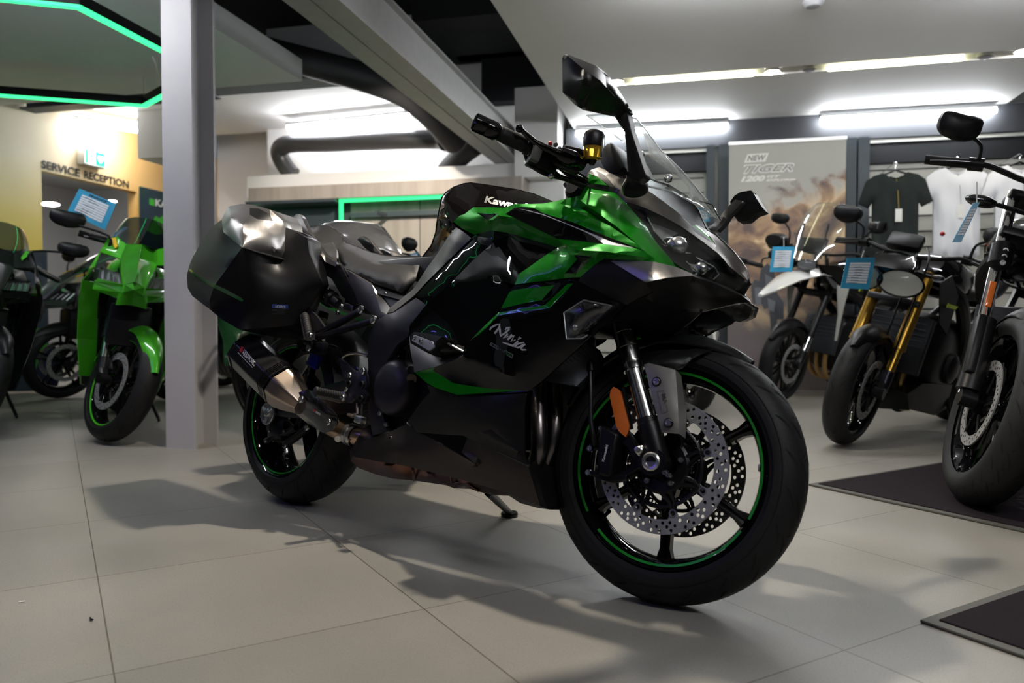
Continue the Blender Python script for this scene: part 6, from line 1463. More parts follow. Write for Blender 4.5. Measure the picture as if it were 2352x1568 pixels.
# ================================================================ OTHER MOTORCYCLES
LIME = mat('lime_green', (.06, .42, .015), .28, coat=.8, coatr=.03, spec=.2)
WHITEP = mat('white_gloss', (.72, .72, .70), .25, coat=1)
GOLD = mat('gold_fork', (.62, .36, .06), .25, metal=.85)
GOLDH = mat('gold_header', (.42, .27, .11), .3, metal=1)
YELS = mat('yellow_stripe', (.75, .45, .02), .4)
GREYG = mat('grey_gloss', (.16, .16, .165), .2, metal=.5, coat=1)
SMOKE = thin('smoked_screen', (.42, .46, .47), .03, 1.5)
BLUEF = mat('fork_blue', (.02, .02, .035), .3, metal=.5)
def ring_se(x, zb_, zt_, hw, n=20, p=2.6, yoff=0, top=1.0):
    out = []
    for i in range(n):
        a = 2 * PI * i / n; c, s = math.cos(a), math.sin(a)
        yy = abs(c) ** (2 / p) * (1 if c > 0 else -1) * hw; zz = abs(s) ** (2 / p) * (1 if s > 0 else -1)
        if s > 0: yy *= (1 - (1 - top) * zz)
        out.append(V((x, yy + yoff, (zb_ + zt_) / 2 + zz * (zt_ - zb_) / 2)))
    return out
def body(mb, secs, m, n=20, p=2.6): mb.loft([ring_se(*s[:4], n=n, p=p, top=(s[4] if len(s) > 4 else 1)) for s in secs], m); return mb
def shell(mb, polys, m, t=.006, both=True):
    for pl in polys:
        pts = [V(p) for p in pl]
        nr = geometry.normal(pts)
        for sd in ((1, -1) if both else (1,)):
            q = [V((p.x, p.y * sd, p.z)) for p in pts]; nn = V((nr.x, nr.y * sd, nr.z))
            mb.prism(q, -nn * t if (nn.y * sd > 0 or abs(nn.y) < .2) else nn * t, m)
    return mb
def moto(label, fc, head, lean, steer, kind, group=None, wb=1.43, R=.30, **k):
    h = V((head[0], head[1], 0)).normalized(); l = V((-h.y, h.x, 0)); le = math.radians(lean)
    u = V((0, 0, 1)) * math.cos(le) + l * math.sin(le); ll = l * math.cos(le) - V((0, 0, 1)) * math.sin(le)
    wf, wr_ = k.get('wf', .12), k.get('wr', .18)
    M = Matrix((h, ll, u)).transposed().to_4x4()
    # keep both tyres on the floor: the leaned tyre rolls on its shoulder
    base = V((fc[0], fc[1], 0)) - h * wb + l * (wf / 2 * math.sin(le)); base.z = wf / 2 * (1 - math.cos(le)) + .004
    M.translation = base
    t = empty('motorcycle', label, 'motorcycle', M, group)
    rk = math.radians(k.get('rake', 25)); kx = V((-math.sin(rk), 0, math.cos(rk))); tr = .10
    P0_ = V((wb + tr, 0, 0)); S = Matrix.Translation(P0_) @ Matrix.Rotation(math.radians(steer), 4, kx) @ Matrix.Translation(-P0_)
    ax = V((wb, 0, R)); SW = S @ Matrix.Translation(ax); zdrop = 0
    RMt = k.get('rim', RIMB); rimr = k.get('rimr', R * .775)
    fd_ = kx; fo = V((math.cos(rk), 0, math.sin(rk)))     # fork line offset ahead of the steering axis
    # wheels
    tyre_mb(SW, R, wf, rimr, k.get('gr', 14), 11).build('tyre', t)
    tyre_mb(Matrix.Translation((0, 0, R)), R, wr_, rimr, 0, 12).build('tyre', t)
    for Mw, w_ in ((SW, wf), (Matrix.Translation((0, 0, R)), wr_)):
        mb = MB(); ri = rimr; hf = w_ * .38
        mb.lathe((0, 0, 0), (0, 1, 0), [(-hf, ri), (-hf + .006, ri - .014), (-hf * .5, ri - .024), (0, ri - .030), (hf * .5, ri - .024), (hf - .006, ri - .014), (hf, ri), (0, ri - .01), (-hf, ri)], RMt, 64)
        mb.lathe((0, 0, 0), (0, 1, 0), [(-.045, 0), (-.045, .03), (-.02, .045), (.02, .045), (.045, .03), (.045, 0)], RIMB, 20)
        ns = k.get('spokes', 5)
        for q in range(ns):
            a = .3 + 2 * PI * q / ns
            for da in (-.12, .12): mb.tube([V((.04 * math.cos(a + da * 2), 0, .04 * math.sin(a + da * 2))), V(((ri - .025) * math.cos(a + da), 0, (ri - .025) * math.sin(a + da)))], [.013, .010], RMt, 8)
        if k.get('tape'): mb.lathe((0, 0, 0), (0, 1, 0), [(-hf - .001, ri - .004), (-hf + .003, ri - .012), (-hf + .004, ri - .012), (-hf, ri - .004)], k['tape'], 64)
        xf(mb, Mw).build('wheel_rim', t)
    for sd in (-1, 1):
        mb = MB(); dr = .150 if R > .29 else .14
        mb.lathe((0, 0, 0), (0, 1, 0), [(sd * .062 - .0025, dr), (sd * .062 + .0025, dr), (sd * .062 + .0025, dr - .034), (sd * .062 - .0025, dr - .034), (sd * .062 - .0025, dr)], DISC, 48)
        for q in range(48):
            a = 2 * PI * q / 48; rq = dr - .009 - .008 * (q % 3); mb.lathe((rq * math.cos(a), sd * .062 - .003, rq * math.sin(a)), (0, 1, 0), [(0, 0), (0, .0042), (.006, .0042), (.006, 0)], GROOVE, 6)
        for q in range(6):
            a = 2 * PI * q / 6; mb.tube([V((.045 * math.cos(a), sd * .060, .045 * math.sin(a))), V(((dr - .03) * math.cos(a + .2), sd * .062, (dr - .03) * math.sin(a + .2)))], .006, ALUK, 6)
        xf(mb, SW).build('brake_disc', t)
        # fork leg
        y = sd * .105; a0_ = ax + V((0, y, 0)); off_ = fo * .0
        top = a0_ + kx * k.get('fork', .62) - fo * .025; mid = a0_ + kx * .26 - fo * .025; bot = a0_ + kx * .02 - fo * .02
        mb = MB(); mb.tube([a0_, bot + kx * .04], [.026, .026], ALUK, 12)
        if k.get('usd', True):
            mb.tube([bot + kx * .02, mid], .021, k.get('forklow', FORKC), 14); mb.tube([mid - kx * .02, mid, mid + kx * .001, top], [k.get('fr', .0255) + .003] * 2 + [k.get('fr', .0255)] * 2, k['fork_m'], 16); mb.tube([bot, bot + kx * .10], .028, k.get('forkfoot', ALUK), 14)
        else:
            mb.tube([bot, mid + kx * .02], .028, k['fork_m'], 16); mb.tube([mid, top], .021, FORKC, 14)
        mb.cyl(a0_ - V((0, .025, 0)), a0_ + V((0, .025, 0)), .028, ALUK, 16)
        xf(mb, S).build('fork_leg', t)
        mb = MB(); c = a0_ + V((-.085, -sd * .015, .085)); mb.box(c, (.055, .055, .13), ALUK, Matrix.Rotation(-.75, 3, 'Y'), .01); mb.tube([a0_, c], .014, ALUK, 8); xf(mb, S).build('brake_caliper', t)
    mb = MB(); tp = ax + kx * (k.get('fork', .62) - .02) - fo * .03; mb.box(tp, (.09, .25, .03), ALUK, Matrix.Rotation(-rk, 3, 'Y'), .008); mb.box(tp - kx * .16, (.09, .25, .035), ALUK, Matrix.Rotation(-rk, 3, 'Y'), .008); xf(mb, S).build('fork_yoke', t)
    # fender
    fm_ = k.get('fender_m', BLK); mb = MB(); secs = []
    fa0, fa1 = k.get('fender', (35, 150)); gap = k.get('fgap', .022)
    for i in range(15):
        a = math.radians(fa0 + (fa1 - fa0) * i / 14); row = []; hw = .068 * min(1, .4 + i / 6)
        for j in range(9):
            s_ = -1 + j / 4; row.append(ax + V(((R + gap - .05 * s_ * s_) * math.cos(a), hw * s_, (R + gap - .05 * s_ * s_) * math.sin(a))))
        row += [ax + (p - ax) * .985 for p in row[::-1]]
        secs.append(row)
    mb.loft(secs, fm_); xf(mb, S).build('front_fender', t, sharp=50)
    # engine, frame, swingarm
    mb = MB(); body(mb, [(.52, .28, .62, .12), (.58, .22, .66, .15), (.78, .20, .68, .16), (.95, .24, .66, .15), (1.0, .35, .60, .12)], ALUK, p=4)
    for sd in (-1, 1): mb.lathe((.70, sd * .15, .40), (0, sd, 0), [(0, .085), (.03, .08), (.045, .05), (.05, 0)], DARKS, 24)
    mb.build('engine', t)
    mb = MB()
    for sd in (-1, 1):
        mb.tube([V((.50, sd * .13, .42)), V((.60, sd * .15, .62)), V((.85, sd * .16, .80)), V((1.10, sd * .07, .90))], [.03, .035, .035, .03], k.get('frame_m', DARKS), 10, smoothpath=4)
        mb.tube([V((.50, sd * .10, .60)), V((-.05, sd * .08, .84))], .018, k.get('frame_m', DARKS), 8)
    mb.build('frame', t)
    mb = MB()
    for sd in (-1, 1): mb.loft([[V((x, sd * .115 + a * .012, z + b * hh)) for a, b in ((-1, -1), (1, -1), (1, 1), (-1, 1))] for x, z, hh in ((-.04, R, .025), (.1, R + .01, .035), (.35, .36, .05), (.52, .40, .05))], DARKS)
    mb.build('swingarm', t)
    mb = MB(); mb.box((1.07, 0, .52), (.05, .30, .30), MATS['radiator_core'], Matrix.Rotation(-.25, 3, 'Y'), .006)
    for i in range(9): mb.box((1.098, 0, .40 + i * .03), (.004, .27, .004), MATS['radiator_fin'])
    mb.build('radiator', t)
    hp = k.get('header_m', PIPE)
    for i, y in enumerate(k.get('header_y', (-.10, -.035, .035, .10))):
        mb = MB(); mb.tube([V((1.00, y, .48)), V((1.07, y, .42)), V((1.08, y, .30)), V((1.00, y * .8, .19)), V((.80, y * .5, .15))], .019, hp, 10, smoothpath=4); mb.build('header_pipe', t)
    mb = MB(); mb.tube([V((.85, 0, .16)), V((.5, -.04, .17)), V((.35, -.12, .26)), V((.12, -.19, .36)), V((-.12, -.20, .46))], [.04, .05, .035, .055, .06], k.get('silencer_m', DARKS), 16, smoothpath=3); mb.build('silencer', t)
    # seat and tank
    tm = k['tank_m']; zt = k.get('ztank', 1.02)
    mb = MB(); body(mb, [(.42, .78, .83, .06), (.50, .76, zt - .12, .10), (.60, .76, zt - .03, .145), (.78, .76, zt, .17, .8), (.95, .78, zt - .02, .17, .8), (1.08, .82, zt - .07, .12), (1.14, .86, zt - .12, .06)], tm); mb.build('fuel_tank', t)
    mb = MB(); body(mb, [(-.02, .80, .86, .08), (.08, .77, .87, .12), (.30, .76, .83, .14), (.45, .77, .84, .09), (.50, .78, .85, .05)], SEATM); mb.build('seat', t)
    mb = MB(); body(mb, [(-.38, .90, .96, .05), (-.25, .86, .96, .10), (-.05, .78, .90, .12), (.15, .72, .80, .10)], k['tail_m']); mb.build('tail_unit', t)
    # handlebar, mirrors
    hz_ = k.get('hz', 1.06); hx = wb - .30; hwid = k.get('hw', .36)
    hb2 = MB()
    for sd in (-1, 1): hb2.tube([tp + V((0, sd * .045, 0)), V((hx + .03, sd * .045, hz_ - k.get('bar_drop', .03)))], .014, ALUK, 10)
    hb2.tube([V((hx - .05, -hwid, hz_ - .02)), V((hx, -hwid * .62, hz_)), V((hx + .03, -.1, hz_ - k.get('bar_drop', .03))), V((hx + .03, .1, hz_ - k.get('bar_drop', .03))), V((hx, hwid * .62, hz_)), V((hx - .05, hwid, hz_ - .02))], .011, ALUK, 10, smoothpath=4); hbo = xf(hb2, S).build('handlebar', t)
    for sd in (-1, 1):
        mb = MB(); a = V((hx - .052, sd * (hwid + .015), hz_ - .021)); b = V((hx - .012, sd * (hwid - .12), hz_ - .008)); mb.tube([a, b], .0175, MATS['grip_rubber'], 14); mb.tube([b, b + (b - a) * .35], .024, ALUK, 12); xf(mb, S).build('grip', hbo)
        mb = MB(); mb.tube([b + V((.03, 0, -.005)), (a + b) / 2 + V((.065, 0, -.01)), a + V((.055, -sd * .01, -.012))], [.010, .007, .006], ALUK, 8, smoothpath=3); xf(mb, S).build('lever', hbo)
    mt = k.get('mirror', 'bar')
    for sd in (-1, 1):
        if mt == 'none': break
        if mt == 'fairing': r0, c = V((1.36, sd * .15, .98)), V((1.27, sd * .36, 1.10))
        elif mt == 'end': r0, c = V((hx - .05, sd * (hwid + .01), hz_)), V((hx + .0, sd * (hwid + .08), hz_ + .06))
        else: r0, c = V((hx + .01, sd * hwid * .66, hz_ + .01)), V((hx + .03, sd * (hwid * .66 + .10), hz_ + k.get('mh', .17)))
        mb = MB(); mb.tube([r0, r0 + V((0, sd * .01, (c.z - r0.z) * .55)), c - V((0, sd * .04, .02))], [.008, .0065, .007], BLK, 8, smoothpath=3)
        mw = k.get('mw', .075); rg = []
        for i in range(20):
            a = 2 * PI * i / 20; ca, sa = math.cos(a), math.sin(a); e = k.get('mshape', 2.6)
            rg.append(V((0, abs(ca) ** (2 / e) * (1 if ca > 0 else -1) * mw, abs(sa) ** (2 / e) * (1 if sa > 0 else -1) * mw * k.get('masp', .55) + abs(ca) * .01)))
        tilt = Matrix.Rotation(sd * -.12, 3, 'Z')
        mb.loft([[c + tilt @ (p * s_ + V((x, 0, 0))) for p in rg] for x, s_ in ((.030, .25), (.024, .7), (.010, .95), (-.008, 1.0), (-.010, .97))], BLK)
        mo = (xf(mb, S) if mt != 'fairing' else mb).build('mirror', t)
        mb = MB(); mb.loft([[c + tilt @ (p * s_ + V((x, 0, 0))) for p in rg] for x, s_ in ((-.011, .9), (-.0125, .88))], CHROME); (xf(mb, S) if mt != 'fairing' else mb).build('mirror_glass', mo)
    # side stand on the left
    mb = MB(); foot = M.inverted() @ (base + h * (.62) + l * .24); foot.z = (M.inverted() @ V((*(base + h * .62 + l * .24).to_2d(), .0))).z + .012
    mb.tube([V((.55, .12, .26)), foot], [.012, .010], ALUK, 10); mb.tube([foot + V((-.03, 0, 0)), foot + V((.05, 0, 0))], .008, ALUK, 8); mb.build('side_stand', t)
    return t, S, M
def ovals(t, name, c, n, rx, ry, m, S=None, d=.03, ring=BLK, mi=REFL):
    """an oval lamp: bowl, reflector and glass as sub-parts"""
    n = V(n).normalized(); a = n.cross(V((0, 0, 1))).normalized(); b = a.cross(n)
    def rg(s, x): return [V(c) + n * x + a * math.cos(q * PI / 12) * rx * s + b * math.sin(q * PI / 12) * ry * s for q in range(24)]
    mb = MB(); mb.loft([rg(.4, -.10), rg(.85, -.05), rg(1.04, 0), rg(1.06, .012), rg(.97, .014), rg(.95, 0)], ring, caps=False); mb.add(rg(.4, -.10), [tuple(range(24))], ring)
    o = (xf(mb, S) if S else mb).build(name, t)
    mb = MB(); mb.loft([rg(.95, .002), rg(.8, -.02), rg(.4, -.05), rg(.12, -.055)], mi, caps=True); mb.sphere(V(c) - n * .03, min(rx, ry) * .35, CHROME, 12); (xf(mb, S) if S else mb).build('reflector', o)
    mb = MB(); mb.loft([rg(.96, .004), rg(.9, .014), rg(.6, .026), rg(.1, .032)], LENS, caps=True); (xf(mb, S) if S else mb).build('lamp_glass', o)
    return o
# ---- sport bikes of the green family
def sport(label, fc, head, lean, steer, main, second, acc, hl='slit', **k):
    t, S, M = moto(label, fc, head, lean, steer, 'sport', tank_m=main, tail_m=second, fender_m=k.pop('fender_m', main), fork_m=BLUEF, mirror='fairing', mw=.085, hw=.33, hz=1.0, masp=.5, **k)
    mb = MB()
    shell(mb, [[(1.40, 0, 1.03), (1.56, 0, .93), (1.66, 0, .82), (1.64, .045, .80), (1.50, .085, .93), (1.37, .075, 1.02)],
        [(1.66, 0, .82), (1.655, 0, .745), (1.60, .07, .735), (1.62, .05, .80)], [(1.62, .05, .80), (1.60, .055, .765), (1.50, .185, .797), (1.50, .17, .815)]], main)
    for i, v in enumerate(mb.v): mb.v[i] = V((v.x, v.y, v.z - .04 * min(1, max(0, (v.x - 1.30) / .12)))); mb.build('nose_fairing', t, sharp=30)
    mb = MB(); shell(mb, [[(1.37, .075, 1.02), (1.50, .085, .93), (1.40, .185, .955), (1.29, .165, 1.04), (1.27, .12, 1.06)], [(1.29, .165, 1.04), (1.40, .185, .955), (1.44, .20, .87), (1.36, .225, .86), (1.20, .20, .96)], [(1.27, .12, 1.06), (1.29, .165, 1.04), (1.20, .20, .96), (1.10, .19, 1.0)]], main)
    mb.build('upper_fairing', t, sharp=30)
    mb = MB(); shell(mb, [[(1.285, .13, 1.052), (1.40, .11, 1.0), (1.42, .12, .985), (1.30, .155, 1.04)]], acc); mb.build('stripe', t, sharp=30, label='coloured stripe')
    mb = MB(); shell(mb, [[(1.44, .20, .87), (1.38, .245, .80), (1.33, .25, .70), (1.12, .26, .72), (1.02, .235, .90), (1.20, .20, .96), (1.36, .225, .86)],
        [(1.33, .25, .70), (1.22, .235, .50), (1.16, .20, .30), (.98, .20, .24), (.95, .225, .45), (1.12, .26, .72)], [(1.16, .20, .30), (.98, .20, .24), (.60, .17, .20), (.58, .18, .30), (.95, .225, .45)], [(1.38, .245, .80), (1.33, .25, .70), (1.29, .165, .70), (1.34, .16, .80)], [(1.33, .25, .70), (1.22, .235, .50), (1.17, .145, .50), (1.29, .165, .70)], [(1.22, .235, .50), (1.16, .20, .30), (1.12, .13, .30), (1.17, .145, .50)]], main); mb.build('side_fairing', t, sharp=30)
    mb = MB(); shell(mb, [[(1.12, .262, .72), (1.02, .237, .90), (.86, .19, .84), (.70, .18, .62), (.95, .228, .50)]], second); mb.build('side_panel', t, sharp=30)
    for sd in (-1, 1):
        hs = MB(); pts = [V((1.64, sd * .045, .762)), V((1.53, sd * .178, .772)), V((1.43, sd * .198, .855)), V((1.42, sd * .188, .895)), V((1.53, sd * .085, .868))]
        nr = geometry.normal(pts); nr = nr if nr.x > 0 else -nr
        hs.prism([p - nr * .03 for p in pts], -nr * .02, BLK); q = hs.build('headlight', t)
        hs = MB()
        for j in range(4):
            u = (j + .5) / 4; a = pts[1].lerp(pts[0], u) - nr * .02; b = pts[3].lerp(pts[4], u) - nr * .02; hs.loft([[a.lerp(b, v) + V((0, sd * x, 0)) - nr * (.012 if abs(x) < .01 else 0) for x in (-.012, 0, .012)] for v in (.12, .4, .6, .88)], REFL, closed=False, caps=False)
        hs.build('reflector', q)
        hs = MB(); hs.prism(pts, -nr * .004, LENS); hs.build('lamp_glass', q)
    mb = MB(); secs = []
    for i in range(9):
        u = i / 8; x = 1.42 - .27 * u; z = 1.00 + .20 * u ** .9; hw = .15 * (1 - .30 * u ** 2)
        row = []
        for j in range(13):
            s_ = -1 + j / 6; row.append(V((x - .10 * s_ * s_ * (1 - .3 * u), hw * s_, z - .018 * s_ * s_)))
        row += [p - V((.003, 0, .003)) for p in row[::-1]]
        secs.append(row)
    mb.loft(secs, SMOKE); mb.build('windscreen', t, sharp=60)
    for sd in (-1, 1):
        mb = MB(); shell(mb, [[(1.365, sd * .252, .78), (1.33, sd * .262, .77), (1.31, sd * .262, .69), (1.335, sd * .254, .66)]], LENSS, both=False); mb.build('turn_signal', t, sharp=30)
    mb = MB(); mb.box((1.28, 0, .60), (.30, .20, .22), BLK, None, .02); mb.build('inner_cowl', t)
    return t
sport('lime green sports motorcycle with a yellow stripe standing just left of the steel column', (-2.07, 3.93), (.43, -.90), 9, 27, LIME, BLK, YELS, tape=LIME, fender=(20, 165))
sport('black and green sports motorcycle cut off by the left picture edge', (-2.93, 4.1), (.55, -.83), 9, 20, BLK, LIME, LIME, fender_m=BLK)
sport('white and black sports motorcycle behind the lime green one, in front of the doorway', (-3.62, 6.15), (-.60, -.80), 9, 4, GREYG, WHITEP, YELS, fender_m=BLK)
sport('dark green sports motorcycle in the back, mostly hidden behind the steel column', (-2.62, 5.97), (-.5, -.87), 9, 10, mat('deep_green', (.02, .10, .03), .3, coat=1), BLK, YELS, fender_m=BLK)
sport('lime green and white sports motorcycle glimpsed under the seat of the foreground bike', (-1.22, 5.0), (.1, -.99), 9, 20, LIME, WHITEP, YELS, fender_m=LIME)
# ---- a plain black bike behind the seat, only its mirror rises above it
t, S, M = moto('black motorcycle hidden behind the foreground seat, its round mirror raised', (-.52, 5.2), (.25, -.97), 8, 10, 'naked', tank_m=BLK, tail_m=BLK, fork_m=ALUK, mshape=2, masp=.85, mw=.06, ztank=.94, hz=.96, mh=.13)
ovals(t, 'headlight', (1.42, 0, .80), (1, 0, -.1), .085, .085, None, S)
t, S, M = moto('grey metallic motorcycle facing away behind the foreground seat, its tank showing above', (-1.22, 4.12), (-.80, .60), 8, 8, 'naked', tank_m=GREYG, tail_m=BLK, fork_m=ALUK, ztank=1.10, hz=.98, mirror='none')
ovals(t, 'headlight', (1.42, 0, .80), (1, 0, -.1), .085, .085, None, S)
# ---- naked bike with twin lamps and golden fork
def naked():
    t, S, M = moto('black naked motorcycle with golden fork tubes and twin headlights on the right', (1.66, 3.87), (-.74, -.67), 12, 6, 'naked', tank_m=GLOSS, tail_m=BLK, fork_m=GOLD, forklow=GOLD, forkfoot=BLUEF, fr=.030, header_m=GOLDH, header_y=(-.07, 0, .07), fork=.66, hz=1.0, hw=.39, mh=.12, mw=.075, mshape=2.3, masp=.62, ztank=1.0, fender=(45, 150), rake=23, wr=.19)
    for sd in (-1, 1): ovals(t, 'headlight', (1.50, sd * .085, .84), (1, sd * .28, -.12), .098, .062, None, S, ring=GLOSS)
    mb = MB(); body(mb, [(1.30, .86, .98, .05), (1.38, .84, .98, .11), (1.46, .86, .93, .12), (1.50, .88, .90, .06)], GLOSS); xf(mb, S).build('lamp_cowl', t)
    mb = MB(); mb.box((1.30, 0, 1.03), (.05, .16, .09), MATTE, Matrix.Rotation(-.7, 3, 'Y'), .015); xf(mb, S).build('instrument', t)
    mb = MB(); shell(mb, [[(1.20, .185, .86), (1.12, .20, .66), (1.00, .205, .60), (.92, .19, .80), (1.05, .18, .90)]], BLK); mb.build('side_panel', t, sharp=30)
    mb = MB(); shell(mb, [[(1.14, .222, .745), (1.00, .216, .735), (.96, .213, .75), (1.02, .216, .755), (1.13, .222, .765)]], mat('acid_yellow', (.45, .6, .01), .4)); mb.build('stripe', t, sharp=30, label='acid yellow stripe')
    mb = MB(); shell(mb, [[(1.10, .15, .20), (.75, .16, .14), (.55, .15, .16), (.55, .15, .30), (1.05, .17, .34), (1.14, .14, .28)], [(1.14, 0, .30), (1.14, .14, .28), (1.10, .15, .20), (1.08, 0, .16)]], BLK); mb.build('belly_pan', t, sharp=30)
    for sd in (-1, 1):
        mb = MB(); mb.tube([V((1.35, sd * .10, .90)), V((1.36, sd * .17, .89))], .007, BLK, 8); mb.sphere((1.36, sd * .20, .89), .03, LENSS, 14, (.6, 1, .6)); xf(mb, S).build('turn_signal', t)
    for y in (.03, .09): 
        mb = MB(); mb.tube([V((1.25, y, 1.02)), V((1.36, y + .05, .95)), V((1.40, y + .04, .70)), V((1.36, y + .01, .46))], .005, BLK, 8, smoothpath=4); xf(mb, S).build('brake_hose', t)
    mb = MB(); mb.lathe((1.16, -.17, 1.07), (0, 0, 1), [(0, .022), (.03, .024), (.04, .02), (.04, 0)], BLK, 16); mb.sphere((1.10, .10, 1.10), .012, RPR, 10); xf(mb, S).build('fluid_reservoir', t)
    return t
naked()
# ---- adventure bike with tall clear screen and white beak
def adventure():
    t, S, M = moto('white and black adventure motorcycle with a tall clear screen in front of the banner', (2.02, 5.85), (-.80, -.60), 8, 6, 'adv', tank_m=GLOSS, tail_m=WHITEP, fork_m=ALUK, header_m=GOLDH, header_y=(-.07, 0, .07), R=.31, fork=.78, hz=1.17, hw=.43, mh=.20, mw=.075, ztank=1.12, wb=1.52, fgap=.03, spokes=9, rim=ALUK, wf=.11)
    mb = MB(); secs = []
    for x, z, hw, hh in ((1.20, .97, .16, .05), (1.40, .99, .16, .05), (1.60, .94, .11, .035), (1.82, .85, .055, .018), (1.92, .81, .02, .008)):
        secs.append([V((x, s_ * hw, z + (1 - s_ * s_) * hh)) for s_ in (-1, -.5, 0, .5, 1)] + [V((x, s_ * hw * .9, z - .012)) for s_ in (1, .5, 0, -.5, -1)])
    mb.loft(secs, WHITEP); mb.build('beak', t, sharp=40)
    mb = MB(); shell(mb, [[(1.44, .12, 1.06), (1.30, .20, 1.06), (1.12, .24, .98), (1.06, .22, .84), (1.28, .20, .88), (1.40, .16, .96)]], GLOSS); mb.build('side_panel', t, sharp=30); mb = MB(); shell(mb, [[(1.30, .215, .92), (1.24, .22, .70), (1.20, .20, .50), (1.17, .20, .50), (1.19, .225, .74), (1.16, .23, .90)]], mat('pale_trim', (.5, .5, .46), .5)); mb.build('side_panel', t, sharp=30)
    for sd in (-1, 1): ovals(t, 'headlight', (1.51, sd * .075, 1.05), (1, sd * .35, -.1), .07, .04, None, None, ring=GLOSS)
    mb = MB(); secs = []
    for i in range(9):
        u = i / 8; x = 1.48 - .22 * u; z = 1.08 + .44 * u; hw = .15 + .04 * math.sin(PI * u)
        if i == 8: hw *= .75
        row = [V((x - .07 * s_ * s_, hw * s_, z)) for s_ in [-1 + j / 5 for j in range(11)]]
        row += [p - V((.004, 0, 0)) for p in row[::-1]]; secs.append(row)
    mb.loft(secs, GLASS); ws = mb.build('windscreen', t, sharp=60)
    mb = MB(); e = [s_[0] for s_ in secs] + secs[-1][1:10] + [s_[10] for s_ in secs[::-1]]; mb.tube(e, .004, LENS, 6); mb.build('screen_edge', ws)
    mb = MB(); mb.box((1.36, 0, 1.20), (.04, .24, .12), MATTE, Matrix.Rotation(-.5, 3, 'Y'), .02); mb.tube([V((1.38, -.1, 1.1)), V((1.34, -.1, 1.36))], .006, BLK, 8); mb.tube([V((1.38, .1, 1.1)), V((1.34, .1, 1.36))], .006, BLK, 8); mb.build('instrument', t)
    for sd in (-1, 1):
        mb = MB(); c = V((1.12, sd * .40, 1.21)); body(mb, [(1.10, 1.14, 1.24, .05), (1.20, 1.12, 1.26, .09), (1.27, 1.16, 1.24, .07)], MATTE, 14); 
        for i, v in enumerate(mb.v): mb.v[i] = v + V((0, sd * .40, 0))
        xf(mb, S).build('hand_guard', t)
    return t
adventure()
# ---- small scrambler far back behind the fender
t, S, M = moto('small retro motorcycle with a golden fork far back above the foreground fender', (1.24, 5.25), (.10, -.99), 8, -4, 'naked', tank_m=GREYG, tail_m=BLK, fork_m=GOLD, forklow=GOLD, fender_m=mat('silver_fender', (.5, .5, .48), .3, metal=.8), fork=.62, hz=1.10, hw=.45, mirror='end', mshape=2, masp=.9, mw=.045, gr=20)
ovals(t, 'headlight', (1.42, 0, .86), (1, 0, -.1), .09, .09, None, S)
# ---- big roadster at the right picture edge
def roadster():
    t, S, M = moto('big black motorcycle with a wide grooved front tyre at the right picture edge', (1.56, 2.60), (-.60, -.80), 8, 22, 'naked', tank_m=GLOSS, tail_m=BLK, fork_m=FORKC, usd=False, R=.335, wf=.14, rimr=.245, hz=1.13, hw=.42, mh=.10, mw=.075, mshape=3.2, masp=.62, fork=.84, gr=30, rake=27, ztank=1.05, fender=(60, 150), spokes=9, wb=1.55)
    ovals(t, 'headlight', (1.53, 0, .92), (1, 0, -.1), .10, .10, None, S, ring=GLOSS)
    rk = math.radians(27); kx = V((-math.sin(rk), 0, math.cos(rk)))
    for sd in (-1, 1):
        a = V((1.55, sd * .105, .335)); mb = MB()
        mb.tube([a + kx * .03 - V((.01, 0, 0)), a + kx * .10, a + kx * .30], [.040, .036, .034], MATTE, 18); mb.box(a + kx * .2 + V((.02, sd * .02, 0)), (.05, .03, .22), MATTE, Matrix.Rotation(-rk, 3, 'Y'), .008)
        mb.tube([a + kx * .52, a + kx * .60], .038, ALUK, 18)
        for q in range(3): mb.lathe(a + kx * (.53 + .025 * q) + V((.037, -.0, 0)), (1, 0, .3), [(0, .009), (.004, .009), (.004, .004), (.001, 0)], STEEL, 12)
        xf(mb, S).build('fork_cover', t)
        mb = MB(); mb.tube([V((1.40, sd * .11, .98)), V((1.41, sd * .20, .985))], .008, BLK, 8); mb.sphere((1.41, sd * .25, .985), .05, LENSS, 16, (.45, 1, .42)); mb.sphere((1.402, sd * .25, .985), .052, BLK, 16, (.45, 1, .42)); xf(mb, S).build('turn_signal', t)
        mb = MB(); mb.box(a + kx * .40 + V((.03, sd * .012, 0)), (.008, .02, .10), ORANGE, Matrix.Rotation(-rk, 3, 'Y'), .002); xf(mb, S).build('reflector', t)
    return t
roadster()
